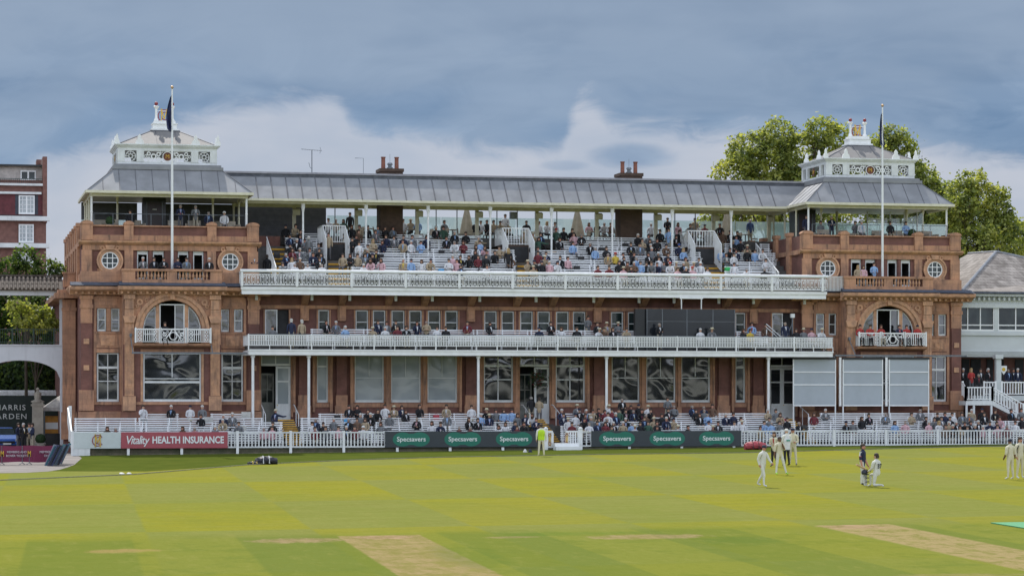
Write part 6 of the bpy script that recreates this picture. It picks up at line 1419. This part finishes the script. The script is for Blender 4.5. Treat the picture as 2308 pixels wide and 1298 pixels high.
tree(38, [(1650, 400, 48, 50), (1690, 345, 50, 50), (1755, 305, 45, 38), (1735, 365, 70, 60), (1800, 350, 60, 55), (1845, 300, 34, 34), (1878, 330, 45, 48), (1845, 400, 75, 50), (1760, 430, 90, 42), (1655, 455, 50, 40), (1700, 490, 90, 30), (1600, 500, 34, 22), (1900, 395, 50, 50), (1800, 490, 90, 40)], 1770, 'big leafy plane tree rising behind the roof left of the right tower', seed=3, dens=1.9)
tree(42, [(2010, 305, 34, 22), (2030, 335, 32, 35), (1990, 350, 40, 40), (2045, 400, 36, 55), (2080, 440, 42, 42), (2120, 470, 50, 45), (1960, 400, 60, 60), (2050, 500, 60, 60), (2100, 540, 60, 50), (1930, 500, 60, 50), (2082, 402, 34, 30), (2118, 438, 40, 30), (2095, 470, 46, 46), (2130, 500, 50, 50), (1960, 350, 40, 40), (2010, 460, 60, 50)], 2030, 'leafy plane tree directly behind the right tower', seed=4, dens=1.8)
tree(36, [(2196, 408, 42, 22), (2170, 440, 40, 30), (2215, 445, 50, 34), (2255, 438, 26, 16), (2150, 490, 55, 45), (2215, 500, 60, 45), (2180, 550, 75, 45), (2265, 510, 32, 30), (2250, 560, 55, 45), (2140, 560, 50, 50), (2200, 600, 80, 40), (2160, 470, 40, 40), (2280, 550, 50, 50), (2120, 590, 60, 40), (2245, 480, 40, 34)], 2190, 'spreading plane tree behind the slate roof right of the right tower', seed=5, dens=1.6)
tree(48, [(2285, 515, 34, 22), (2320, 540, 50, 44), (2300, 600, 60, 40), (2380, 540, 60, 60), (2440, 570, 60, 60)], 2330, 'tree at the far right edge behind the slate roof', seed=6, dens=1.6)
# left side planting
tree(16, [(15, 600, 38, 24), (55, 582, 32, 26), (60, 607, 40, 20), (100, 602, 32, 24), (128, 608, 22, 18), (-30, 596, 40, 30)], 60, 'bushy tree showing above the tiled canopy at left', leaf=.24, dens=2.2, mats=LEAFB, seed=7, trunk=.12)
tree(11.5, [(38, 690, 26, 14), (70, 700, 30, 14), (55, 722, 36, 14), (100, 712, 28, 20), (118, 728, 20, 14), (85, 735, 40, 12)], 82, 'small bright green tree framed under the tiled canopy', leaf=.22, dens=3.4, mats=[LEAF[1], LEAF[1], LEAF[0]], seed=8, trunk=.10)
tree(22, [(-40, 700, 70, 60), (40, 690, 60, 55), (115, 690, 50, 55), (60, 760, 80, 50), (130, 770, 40, 50), (-60, 790, 60, 60)], 40, 'dark tree filling the view below the tiled canopy', leaf=.34, dens=1.6, mats=LEAFB, seed=9)
# dark clipped hedge seen through the arch
rr = random.Random(12); b = MB()
for m in LEAFB: b.use(m)
vs = []; fs = []; mi = []; hx0, hx1 = PX(-220, 19), PX(150, 19); zc0, zc1 = .4, P(60, 806, 19)[2]
for i in range(16000):
    x = rr.uniform(hx0, hx1); z = rr.uniform(zc0+1.5, zc1+.5*math.sin(x*1.3)); y = 19+rr.gauss(0, .25)+.5*math.sin(x*2.1+z); p = Vector((x, y, z)); a = Vector((rr.gauss(0, 1), rr.gauss(0, .5), rr.gauss(0, 1))).normalized(); e_ = a.cross(Vector((rr.gauss(0, .4), -1, rr.gauss(.3, .4)))).normalized(); s = rr.uniform(.08, .2)
    o = len(vs); vs += [p-a*s, p-e_*s*.6, p+a*s, p+e_*s*.6]; fs.append((o, o+1, o+2, o+3)); mi.append(rr.choices((0, 1, 2), (.4, .15, .45))[0])
b.v = [tuple(v) for v in vs]; b.f = fs; b.mi = mi
hd = thing('hedge', 'tall dark hedge seen through the white arch at left', 'hedge', (0, 0, 0)); b.build('leaves', hd); b = MB().use(mat('hedge_core', (.012, .02, .01), .9)); b.box(hx0, hx1, 19.5, 20.6, .385, zc1-.3); b.build('core', hd)
# ================================================================ LEFT: BRIDGE WALL WITH ARCH AND TILED CANOPY
BWALL = mat('white_render', (.62, .64, .68), .8, var=.06, scale=.5, streak=.1); YB = 6.6
def z_(v, Y=YB): return P(60, v, Y)[2]
t = thing('arched_bridge', 'white rendered bridge wall with a wide arch and a dark tiled canopy at the left', 'bridge', (0, YB, .385)); TO = (0, -YB, -.385)
b = MB().use(BWALL); xr = PX(144, YB); xcA = PX(46, YB); rA = PX(136, YB)-xcA; ztopA = z_(811); zw = z_(777); zs = z_(852)
nA = 24
for s_ in range(-2, 1):
    cA = xcA+s_*(2*rA+1.2); xsA = [cA-rA+2*rA*i/nA for i in range(nA+1)]
    def za(x): return zs+(ztopA-zs)*math.sqrt(max(0, 1-((x-cA)/rA)**2))
    for i in range(nA):
        a, c_ = xsA[i], xsA[i+1]; b.quad((a, YB, za(a)), (c_, YB, za(c_)), (c_, YB, zw), (a, YB, zw)); b.quad((a, YB, za(a)), (a, YB+.6, za(a)), (c_, YB+.6, za(c_)), (c_, YB, za(c_)))
    x1 = cA+rA+(1.2 if s_ < 0 else .22); b.quad((cA+rA, YB, .385), (x1, YB, .385), (x1, YB, zw), (cA+rA, YB, zw)); b.quad((cA+rA, YB+.6, .385), (cA+rA, YB, .385), (cA+rA, YB, zs), (cA+rA, YB+.6, zs)); b.quad((cA-rA, YB, .385), (cA-rA, YB+.6, .385), (cA-rA, YB+.6, zs), (cA-rA, YB, zs))
b.box(-28, xr, YB-.06, YB+.7, zw-.02, zw+.05); b.build('wall', t, TO)
b = MB().use(BWALL); b.box(-28, xr+.15, YB-.1, YB+.12, z_(665), z_(653)); b.box(PX(134, YB), PX(140, YB), YB-.05, YB+.1, zw+.05, z_(665)); b.box(PX(134, YB)-4.2, PX(140, YB)-4.2, YB-.05, YB+.1, zw+.05, z_(665)); b.build('beam', t, TO)
TILE = mat('dark_roof_tile', (.13, .105, .09), .8, var=.3, scale=4)
b = MB().use(TILE); zt0, zt1 = z_(652), z_(621); xt0, xt1 = -28, PX(141, YB)
b.prismx([(YB-.35, zt0), (YB+1.0, zt1), (YB+1.0, zt1-.1), (YB-.3, zt0-.06)], xt0, xt1)
n_ = int((xt1-xt0)/.26)
for i in range(n_):
    x = xt0+.13+i*.26
    for r in range(3):
        f0, f1 = r/3, (r+1)/3; y0_, y1_ = YB-.35+1.35*f0, YB-.35+1.35*f1; a0_, a1_ = zt0+(zt1-zt0)*f0, zt0+(zt1-zt0)*f1
        b.tube([(x, y0_-.03, a0_+.05), (x, y1_-.03, a1_+.02)], .085, 6)
b.box(xt0, xt1, YB+.85, YB+1.1, zt1+.02, zt1+.12); b.build('tiled_canopy', t, TO)
b = MB().use(GREENM); zr0, zr1 = zw+.05, z_(740); b.box(-28, xr-.2, YB+.1, YB+.15, zr1-.05, zr1); b.box(-28, xr-.2, YB+.1, YB+.14, zr0+.12, zr0+.16)
for i in range(280): x = -28+i*.13; b.box(x-.012, x+.012, YB+.11, YB+.135, zr0+.1, zr1-.02) if x < xr-.2 else None
for u in (28, 76, 122, -20, -68): x = PX(u, YB); b.box(x-.035, x+.035, YB+.08, YB+.16, zr0-.05, zr1+.05)
b.build('railing', t, TO)
# marquee, sign, pillar, tent
b = MB().use(mat('marquee_white', (.80, .80, .80), .7)); Y = 17; x0, x1 = PX(-300, Y), PX(134, Y); za_, zb_ = P(60, 890, Y)[2], P(60, 882, Y)[2]
for i in range(70): a = x0+(x1-x0)*i/70; b.prismx([(Y, za_), (Y+.02, zb_), (Y+.9, zb_+.12), (Y+.9, zb_-.1)], a, a+(x1-x0)/70*.94)
tag(b.build('awning', None), 'long white pleated awning behind the garden sign', 'awning')
DGREEN = mat('dark_green_sign', (.008, .02, .016), .6); Y = 14; x0, x1 = PX(-300, Y), PX(134, Y)
t = thing('garden_sign', 'dark green garden sign board lettered HARRIS GARDEN in pale capitals', 'sign', (x0, Y, .385)); b = MB().use(DGREEN); b.box(0, x1-x0, 0, .1, 0, P(60, 891, Y)[2]-.385); b.build('board', t)
LET = mat('pale_letters', (.62, .64, .62), .4, metal=.2)
for txt, ue, v in (('HARRIS', 57, 917.5), ('GARDEN', 60, 937.5)):
    bb = text_mb(txt, .50, LET, spacing=1.22, bold=.004); w_ = width(bb); xw = (PX(ue, Y)-PX(-10 if txt == 'HARRIS' else -24, Y)); shift(bb, 0, 0, 0, xw/w_, 1); bb.build('lettering', t, (PX(ue, Y)-xw/2-x0, -.03, P(ue, v, Y)[2]-.385))
Y = 9; x, _, zt1 = P(85, 905, Y)
t = thing('stone_pillar', 'pale stone gate pillar with turned urn finial', 'pillar', (x, Y, .385)); b = MB().use(STONE); h = zt1-.385; b.box(-.34, .34, -.34, .34, 0, h); b.box(-.42, .42, -.42, .42, h-.25, h-.12); b.box(-.46, .46, -.46, .46, 0, .4); b.build('shaft', t)
b = MB().use(STONE); b.lathe([(.44, 0), (.42, .06), (.2, .16), (.2, .24), (.22, .3), (.22, .5), (.25, .56), (.1, .66), (.07, .72), (.11, .8), (.09, .88), (.02, .94)], n=10); b.build('finial', t, (0, 0, h))
Y = 10.5; t = thing('gazebo_tent', 'white peaked gazebo tent beside the pavilion corner', 'tent', (PX(134, Y), Y, .385)); b = MB().use(mat('tent_canvas', (.62, .60, .57), .8))
zz0, zz1 = P(100, 917, Y)[2]-.385, P(134, 889, Y)[2]-.385; xx0 = PX(97, Y)-PX(134, Y)
b.add([(xx0, -1.2, zz0), (1.3, -1.2, zz0), (1.3, 1.6, zz0), (xx0, 1.6, zz0), (.15, .2, zz1+.05)], [(0, 1, 4), (1, 2, 4), (2, 3, 4), (3, 0, 4)]); b.box(xx0, 1.3, -1.22, -1.19, zz0-.22, zz0); b.box(xx0-.02, xx0+.01, -1.2, 1.6, zz0-.2, zz0); b.build('canopy', t)
b = MB().use(STEEL)
for xx, yy in ((xx0+.05, -1.15), (xx0+.05, 1.5)): b.box(xx-.03, xx+.03, yy-.03, yy+.03, 0, zz0-.1)
b.build('poles', t)
Y = 9.9; x0, x1 = PX(102, Y), PX(131, Y); za_, zb_ = P(110, 975, Y)[2], P(110, 936, Y)[2]
b = MB().use(mat('orange_panel', (.50, .23, .035), .7)); b.box(x0, x1, Y, Y+.06, za_, zb_); b.use(WHITE2); b.box(x0+.01, x1-.01, Y-.02, Y, za_+(zb_-za_)*.24, za_+(zb_-za_)*.62); b.use(BLACK); b.box(x0, x1+.4, Y+.1, Y+.8, .385, za_-.02); tag(b.build('kiosk_panel', None), 'orange and white striped kiosk panel under the white tent', 'kiosk')
topiary((PX(91, 7.5), 7.5, .385), .31, mat('stone_pot', (.45, .42, .37), .85), .33, .55, 'round clipped bush in a pale stone urn beside the four people')
# car
Y = 11.0; t = thing('car', 'blue hatchback parked at the left edge by the garden sign', 'car', (PX(4, Y), Y, .385), R(8)); CB = mat('car_blue', (.025, .10, .38), .25, metal=.3, var=.02)
b = MB().use(CB); sec = [(-2.05, .25, .62, .80), (-1.95, .2, .80, .88), (-1.2, .2, .98, .90), (-.65, .2, 1.06, .90), (.9, .2, 1.08, .90), (1.9, .25, .95, .86), (2.05, .3, .7, .8)]
vs = []
for y, z0_, z1_, w_ in sec: vs += [(-w_, y, z0_), (w_, y, z0_), (w_, y, z0_+(z1_-z0_)*.6), (w_*.9, y, z1_), (-w_*.9, y, z1_), (-w_, y, z0_+(z1_-z0_)*.6)]
n6 = 6; b.add(vs, [(i*n6+k, i*n6+(k+1) % n6, (i+1)*n6+(k+1) % n6, (i+1)*n6+k) for i in range(len(sec)-1) for k in range(n6)]+[tuple(range(5, -1, -1)), tuple((len(sec)-1)*n6+k for k in range(n6))])
b.add([(-.66, .2-.25, 1.50), (.66, -.05, 1.50), (.62, 1.2, 1.50), (-.62, 1.2, 1.50), (-.7, -.1, 1.46), (.7, -.1, 1.46), (.68, 1.3, 1.46), (-.68, 1.3, 1.46)], [(0, 1, 2, 3), (4, 5, 1, 0), (5, 6, 2, 1), (6, 7, 3, 2), (7, 4, 0, 3)]); b.build('body', t)
b = MB().use(mat('car_glass', (.03, .04, .05), .05)); b.add([(-.72, -.72, 1.06), (.72, -.72, 1.06), (.69, -.1, 1.455), (-.69, -.1, 1.455), (.80, 1.75, 1.05), (.67, 1.3, 1.455), (-.80, 1.75, 1.05), (-.67, 1.3, 1.455)], [(0, 1, 2, 3), (1, 4, 5, 2), (6, 0, 3, 7), (4, 6, 7, 5)]); b.build('window', t)
b = MB().use(BLACK); b.box(-.5, .5, -2.08, -1.98, .5, .66); b.box(-.6, .6, -2.09, -1.99, .27, .42); b.build('grille', t)
for s in (-1, 1):
    b = MB().use(mat('headlight', (.65, .68, .70), .1)); b.add([(s*.52, -2.07, .66), (s*.80, -1.98, .66), (s*.84, -1.86, .84), (s*.58, -1.98, .80)], [(0, 1, 2, 3) if s > 0 else (3, 2, 1, 0)]); b.box(*sorted((s*.54, s*.78)), -2.0, -1.9, .67, .78); b.build('headlight', t)
    b = MB().use(CB); b.box(*sorted((s*.88, s*1.02)), -.75, -.6, .98, 1.1); b.build('wing_mirror', t)
    for yy in (-1.25, 1.3):
        b = MB().use(SHOE); wv = MB().use(SHOE); wv.lathe([(.24, -.1), (.31, -.09), (.32, 0), (.31, .09), (.24, .1)], n=18); b.merge(wv, Matrix.Rotation(R(90), 4, 'Y')); w_ = b.build('wheel', t, (s*.84, yy, .32)); h_ = MB().use(STEEL); hv_ = MB().use(STEEL); hv_.lathe([(.05, -.105), (.22, -.11), (.23, .11), (.05, .115)], n=14); h_.merge(hv_, Matrix.Rotation(R(90), 4, 'Y')); h_.build('rim', w_)
b = MB().use(WHITE2); b.box(-.26, .26, -2.11, -2.09, .44, .54); b.build('number_plate', t)
# four people behind the barrier
for i, (u, Y, code, rz, pose, d_) in enumerate(((41, 7.0, 'nw.', 60, 'hold', 'dark-haired person in navy jacket looking down, leftmost behind the maroon banner'), (53, 6.2, 'kww', 20, 'stand', 'white-haired person in long black suit, second behind the maroon banner'), (66, 7.6, 'tb.', -10, 'stand', 'person in tan jacket half hidden, third behind the maroon banner'), (73, 6.0, 'nw.', -70, 'face', 'dark-haired person in navy blazer and pale trousers, rightmost behind the maroon banner'))):
    if pose == 'face': pose = 'hold'
    person(PX(u, Y), Y, .385, code, pose, d_, 'people behind the maroon banner', R(rz), 1.03, 60+i)
# maroon banner barrier
BAN = mat('maroon_banner', (.17, .012, .055), .6, var=.1, scale=1); BLET = mat('banner_letters', (.50, .42, .46), .6)
gx, gy, gz = G(60, 1046)
def bz(v): return P(60, v, gy)[2]
t = thing('barrier_banner', 'maroon banner barrier lettered MEMBERS AND ROVER TICKETS and MEMBERS ONLY at left', 'barrier', (gx, gy, gz))
x0, x1 = PX(-160, gy)-gx, PX(139, gy)-gx; b = MB().use(BAN); n_ = 40; z0_, z1_ = bz(1040)-gz, bz(1003)-gz
vs = []
for i in range(n_+1): f = i/n_; vs += [(x0+(x1-x0)*f, .03*math.sin(f*38), z0_+.02*math.sin(f*21)), (x0+(x1-x0)*f, .03*math.sin(f*38+.6), z1_+.015*math.sin(f*27))]
b.add(vs, [(2*i, 2*i+2, 2*i+3, 2*i+1) for i in range(n_)]); b.box(x0, x1, .04, .07, z1_-.06, z1_-.02); b.build('banner', t)
b = MB().use(STEEL)
for u in (4, 50, 66, 130, -60): xx = PX(u, gy)-gx; b.tube([(xx, 0, z1_), (xx, 0, .1), (xx-.18, -.1, 0)], .02, 5); b.tube([(xx, 0, .12), (xx+.15, .12, 0)], .02, 5)
b.build('feet', t)
zc_ = (z0_+z1_)/2
for txt, u, dz in (('MEMBERS AND', 38, .10), ('ROVER TICKETS', 38, -.10), ('MEMBERS', 103, .10), ('ONLY', 108, -.10)):
    bb = text_mb(txt, .155, BLET, bold=.004); bb.build('lettering', t, (PX(u, gy)-gx, -.06, zc_+dz))
for u in (5, 66): monogram(.22, -.02, .015); bb = MB().use(GOLD); bb.merge(text_mb('M', .55, GOLD, bold=.002)); shift(bb, 0, 0, 0, .45, .8); bb.build('emblem', t, (PX(u, gy)-gx, -.06, zc_))
# stacked hoarding panels
PANM = [mat('panel_grey_blue', (.14, .17, .24), .35), mat('panel_navy', (.02, .03, .10), .3), mat('panel_teal', (.01, .13, .17), .3), mat('panel_dark', (.012, .018, .03), .3)]
for i, (u, v, mi_) in enumerate(((113, 1052, 0), (120, 1053, 1), (127, 1053, 3), (134, 1051, 2), (141, 1050, 1), (147, 1048, 2))):
    x, y, z = G(u, v); y += 2.2; z = zf(x, y); b = MB().use(PANM[mi_]); b.prism([(0, 0), (.12, 0), (.62, 1.08), (.5, 1.1)], 0, .9-i*.05); b.use(PANM[(mi_+2) % 4]); b.prism([(.02, .02), (.10, .02), (.58, 1.02), (.52, 1.04)], -.012, -.002)
    tag(b.build('hoarding_panel', None, (x-.2, y, z)), 'glossy %s hoarding panel leaning in the stack by the paving, %s from the left' % (('grey', 'navy', 'black', 'teal', 'navy', 'teal')[i], nth(i+1)), 'panel', 'hoarding panels stacked by the end of the fence')
# ================================================================ APARTMENT BLOCK
Y = 62; AB = mat('apartment_brick', (.23, .115, .095), .85, brick=(.4, .15, (.8, .7, .6), .3)); ABR = mat('apartment_red_panel', (.13, .028, .035), .7)
x1 = PX(104, Y); x0 = x1-26; t = thing('apartment_block', 'red brick apartment block with white windows beyond the trees at far left', 'building', (x0, Y, .385)); AO = (-x0, -Y, -.385)
def az_(v): return P(50, v, Y)[2]
b = MB().use(AB); b.box(x0, x1, Y, Y+14, .385, az_(405)); b.box(PX(96, Y), PX(106, Y), Y-.3, Y+14, az_(500), az_(352)); b.box(PX(87, Y), PX(98, Y), Y+5, Y+7, az_(400), az_(346)); b.build('wall', t, AO)
b = MB().use(mat('apartment_render', (.52, .48, .45), .8)); b.box(x0, PX(96, Y), Y+1.2, Y+12, az_(410), az_(372)); b.use(WHITE2); b.box(x0, PX(110, Y)+.1, Y-.5, Y, az_(497), az_(487)); b.box(x0, PX(111, Y), Y-.6, Y, az_(558), az_(548)); b.box(x0, PX(96, Y), Y-.3, Y+1.2, az_(418), az_(413)); b.box(x0, PX(96, Y)-.1, Y-.25, Y-.02, az_(437), az_(432)); b.build('bands', t, AO)
b = MB().use(BLACK); b.box(x0, PX(96, Y), Y+.8, Y+12, az_(372), az_(368)); b.box(x0, PX(96, Y), Y-.04, Y-.01, az_(487), az_(484)); b.build('roof', t, AO)
b = MB().use(GREENM); zr = az_(402); b.box(x0, PX(96, Y), Y-.2, Y-.15, zr-.05, zr)
for i in range(160):
    x = x0+i*.17
    if x < PX(96, Y): b.box(x-.015, x+.015, Y-.19, Y-.16, az_(413), zr)
b.build('railing', t, AO)
b = MB().use(ABR); b.box(x0, PX(96, Y), Y-.06, Y, az_(484), az_(437)); b.build('red_band', t, AO)
for k in range(5):
    for (u0, u1, v0, v1, kind) in ((42, 78, 481, 440, 'b'), (42, 76, 545, 505, 'a'), (47, 82, 402, 381, 'c'), (40, 76, 600, 568, 'a')):
        xa_, xb_ = PX(u0, Y)-k*3.95, PX(u1, Y)-k*3.95
        yy = Y-.1 if kind != 'c' else Y+1.15; fr = .1
        if xb_ < x0+.5: continue
        if kind == 'b': s = MB().use(mat('slate_shutter', (.05, .06, .08), .7)); s.box(xa_-.28, xb_+.28, Y-.085, Y-.01, az_(v0)-.05, az_(v1)+.05); s.build('surround', t, AO)
        b = MB().use(WHITE); z0_, z1_ = az_(v0), az_(v1); b.box(xa_, xa_+fr, yy-.05, yy, z0_, z1_); b.box(xb_-fr, xb_, yy-.05, yy, z0_, z1_); b.box(xa_, xb_, yy-.055, yy, z1_-fr, z1_+.01); b.box(xa_, xb_, yy-.08, yy, z0_-.05, z0_+fr)
        m_ = (xa_+xb_)/2; b.box(m_-.06, m_+.06, yy-.045, yy, z0_, z1_)
        if kind != 'c':
            for f in (.25, .5, .75): zz = z0_+(z1_-z0_)*f; b.box(xa_, xb_, yy-.04, yy, zz-.02, zz+.02)
            for f in (.25, .75): xx = xa_+(xb_-xa_)*f; b.box(xx-.02, xx+.02, yy-.04, yy, z0_, z1_)
        o = b.build('window', t, AO); g = MB().use(GLASSP if kind != 'c' else GLASSD); g.quad((xa_+.02, yy-.01, z0_), (xb_-.02, yy-.01, z0_), (xb_-.02, yy-.01, z1_), (xa_+.02, yy-.01, z1_)); g.build('glass', o)
# ================================================================ RIGHT: WHITE PAVILION ANNEXE
Y = 1.0; WW = mat('annexe_white', (.55, .59, .60), .6, var=.06, scale=.6); SLATE = mat('slate_shingles', (.36, .33, .31), .8, var=.25, scale=1.6, brick=(.34, .2, (.35, .33, .32), .9), col2=(.16, .14, .13))
x0 = PX(2164, Y); x1 = x0+16; t = thing('annexe', 'white two storey annexe with hipped slate roof at the right of the pavilion', 'building', (x0, Y, .4)); RO = (-x0, -Y, -.4)
def rz_(v, Y_=None): return P(2240, v, Y if Y_ is None else Y_)[2]
b = MB().use(WW); b.box(x0, x1, Y, Y+.3, rz_(752), rz_(748)); b.wall(x0, x1, rz_(800), rz_(660), Y, [(PX(u0, Y), PX(u1, Y), rz_(745), rz_(690)) for u0, u1 in ((2166, 2241), (2250, 2330), (2339, 2420), (2428, 2500))], .2)
b.box(x0-.05, x1, Y-.5, Y+.1, rz_(667), rz_(658)); b.box(x0, x1, Y-.1, Y-.0, rz_(700)+.2, rz_(684)); b.box(x0, x1, Y-.12, Y-.02, rz_(755), rz_(748))
for k in range(4): b.box(x0, x1, Y-.05-.012*k, Y-.002, rz_(799-k*2.4), rz_(798-k*2.4)+.02)
for i in range(46): x = x0+.1+i*.35; b.box(x, x+.12, Y-.3, Y-.06, rz_(676), rz_(669))
b.quad((x0, Y, rz_(800)), (x0, Y, rz_(660)), (x0, Y+9, rz_(660)), (x0, Y+9, rz_(800))); b.box(x0, x1, Y+.02, Y+8, rz_(803), rz_(800)); b.box(x0, x1, Y+8, Y+9, .4, rz_(660)); b.build('wall', t, RO)
for u0, u1, ms in ((2166, 2241, (.21, .59)), (2250, 2330, (.5,)), (2339, 2420, (.3, .6)), (2428, 2500, (.5,))):
    o = window(t, PX(u0, Y), PX(u1, Y), rz_(745), rz_(690), Y+.1, [.24], list(ms), off=RO, fw=.06, sub=.07, glass=GLASSD, m=WHITE)
b = MB().use(SLATE); xe = x0-.1; ya_ = Y-.55; ap = P(2245, 566, 6.5); ap2 = P(2180, 571, 11.5); e0 = rz_(656, ya_)
b.add([(xe, ya_, e0), (x1, ya_, e0), ap, (x1-3, 6.5, ap[2]-1.6), (xe-.0, 14, e0), (ap[0]+.0, 11.5, ap2[2]), (x1, 14, e0)], [(0, 1, 3, 2), (4, 0, 2, 5), (2, 3, 6, 5)])
rf = b.build('roof', t, RO); b = MB().use(mat('lead_hip', (.30, .32, .36), .5, metal=.3)); b.tube([(xe, ya_, e0+.02), ap], .1, 6); b.tube([ap, (x1-3, 6.5, ap[2]-1.55)], .08, 6); b.tube([ap, (ap[0], 11.5, ap2[2]+.03)], .07, 6); b.build('hip_flashing', rf); b = MB().use(LEAD); b.box(xe, x1, ya_-.06, ya_+.04, e0-.16, e0-.01); b.build('gutter', rf)
# open bar below
b = MB().use(WW); fl = rz_(890, -1); b.box(x0+.1, x1, -1.0, Y+7, fl-.35, fl); b.build('deck', t, RO)
b = MB().use(BRICK); b.box(x0+.2, x1, -.8, Y+7, .4, fl-.36); b.box(x0+.1, x1, Y+3.2, Y+3.4, fl, rz_(803)); b.build('back_wall', t, RO)
b = MB().use(DARK)
for u0, u1 in ((2170, 2186), (2190, 2212), (2226, 2240), (2255, 2264), (2290, 2308)): xx0, xx1 = PX(u0, Y+3), PX(u1, Y+3); b.box(xx0, xx1, Y+3.1, Y+3.19, fl, rz_(800)-.2)
b.build('bar_window', t, RO)
b = MB().use(WW)
for u in (2250, 2345, 2440): b = MB().use(WW); x = PX(u, -.9); b.box(x-.17, x+.17, -1.0, -.7, fl, rz_(800)); b.box(x-.26, x+.26, -1.1, -.6, rz_(800)-.25, rz_(800)); b.box(x-.24, x+.24, -1.08, -.62, fl, fl+.9); b.build('porch_post', t, RO)
def rail(pts, h=.85, step_=.19):
    b = MB().use(WHITE)
    for (xa_, ya2, za2), (xb_, yb2, zb2) in zip(pts, pts[1:]):
        b.tube([(xa_, ya2, za2+h), (xb_, yb2, zb2+h)], .045, 5); b.tube([(xa_, ya2, za2+.1), (xb_, yb2, zb2+.1)], .035, 5); L = math.dist((xa_, ya2), (xb_, yb2)); n_ = max(1, int(L/step_))
        for i in range(n_+1): f = i/n_; x, y, z = xa_+(xb_-xa_)*f, ya2+(yb2-ya2)*f, za2+(zb2-za2)*f; w_ = .06 if i in (0, n_) else .026; b.box(x-w_, x+w_, y-w_, y+w_, z+(0 if i in (0, n_) else .1), z+h+(.08 if i in (0, n_) else 0))
    return b
rail([(PX(2257, -1), -1.05, fl), (PX(2500, -1), -1.05, fl)]).build('balustrade', t, RO); rail([(PX(2217, -1), -1.05, fl), (PX(2243, -1), -1.05, fl)]).build('balustrade', t, RO)
fl2 = rz_(902, -2.2); xa_, xb_ = PX(2176, -2.2), PX(2236, -2.2)
t2 = thing('entrance_stair', 'white wooden stair with railings climbing to the annexe deck', 'stair', (xa_, -2.2, .8)); SO = (-xa_, 2.2, -.8)
b = MB().use(WHITE2); b.box(xa_, xb_, -2.3, -1.05, fl2-.28, fl2); b.box(xa_+.0, xa_+.12, -2.28, -2.16, .8, fl2-.28); b.box(xb_-.12, xb_, -2.28, -2.16, .8, fl2-.28); b.box(xa_+.5, xa_+.62, -2.28, -2.16, .8, fl2-.28)
xs_, zs_ = PX(2306, -2.2), rz_(940, -2.2); n_ = 9
for i in range(n_): f = i/n_; xx = xb_+(xs_-xb_)*f; zz = fl2+(zs_-fl2)*(i+1)/n_; b.box(xx, xx+(xs_-xb_)/n_, -2.25, -1.1, zz-.05, zz+.0)
b.prism([(xb_, fl2), (xs_, zs_), (xs_, zs_-.25), (xb_, fl2-.3)], -2.32, -2.26); b.build('treads', t2, SO)
rail([(PX(2170, -1.1), -1.05, fl), (xa_, -2.25, fl2), (xb_, -2.25, fl2), (xs_, -2.25, zs_)]).build('railing', t2, SO); rail([(xb_+.3, -1.1, fl2), (xs_, -1.1, zs_)]).build('railing', t2, SO)
b = MB().use(BLACK); b.prism([(-.26, .35), (.26, .35), (.26, 0), (0, -.32), (-.26, 0)], 0, .05); b.use(WHITE); b.prism([(-.22, .31), (.22, .31), (.22, .02), (0, -.26), (-.22, .02)], -.02, -.001); b.use(GOLD); b.ring(0, .08, .02, .12, -.035, -.02, n=12); b.box(-.06, .06, -.04, -.02, .0, .14); tag(b.build('shield_sign', None, (PX(2262, -.2), -.2, rz_(834, -.2))), 'black and white shield sign with gold crest hanging by the annexe post', 'sign')
for i, (u, Yp, zf_, code, pose, d_) in enumerate(((2171, .6, fl, 'kww', 'stand', 'white-haired person in dark suit, leftmost on the annexe deck'), (2189, -.2, fl, 'R-F', 'hold', 'fair-haired person in red jacket on the annexe deck'), (2210, .5, fl, 'kw.', 'stand', 'dark-haired person in black suit behind the annexe stair head'), (2206, -1.6, fl2, 'krb', 'stand', 'person in black suit and red tie on the annexe stair landing'), (2227, .6, fl, 'kww', 'stand', 'white-haired person in black suit left of the annexe post'), (2272, .2, fl, 'nbb', 'stand', 'person in navy suit beside the shield sign on the annexe deck'), (2284, .3, fl, 'kw.', 'stand', 'dark-haired person in black suit, second right of the shield sign'), (2294, .1, fl, 'nww', 'stand', 'white-haired person in navy suit, third right of the shield sign'))):
    person(PX(u, Yp), Yp, zf_, code, pose, d_, 'people on the annexe deck', R((i*37) % 50-25), 1.0, 80+i)

# ================================================================ STAND ACROSS THE GROUND (behind the camera; mirrored in the windows)
t = thing('opposite_stand', 'long white roofed grandstand across the ground, mirrored in the pavilion windows', 'stand', (30, -215, -2.2)); rr = random.Random(21)
b = MB().use(mat('stand_concrete', (.30, .31, .32), .8)); b.box(-110, 110, -22, 0, 0, 2.4); b.box(-110, 110, -22, -6, 7.6, 8.8); b.build('base', t)
b = MB().use(mat('stand_seating', (.05, .055, .06), .8, var=.3, scale=.4)); b.prismx([(0, 2.4), (-12, 7.6), (-14, 7.6), (-14, 2.4)], -110, 110); b.prismx([(-6, 8.8), (-18, 14), (-20, 14), (-20, 8.8)], -110, 110); b.build('seating', t)
b = MB().use(WHITE); b.box(-110, 110, -.5, 0.2, 2.4, 3.4); b.box(-110, 110, -6.3, -5.8, 7.4, 9.6)
for i in range(14): x = -104+i*16; b.prism([(x-8, 17), (x-6, 18.6), (x, 19.6), (x+6, 18.6), (x+8, 17), (x, 17.3)], -22, -2); b.box(x-.3, x+.3, -7.2, -6.5, 8.8, 17.2)
b.build('canopy', t)
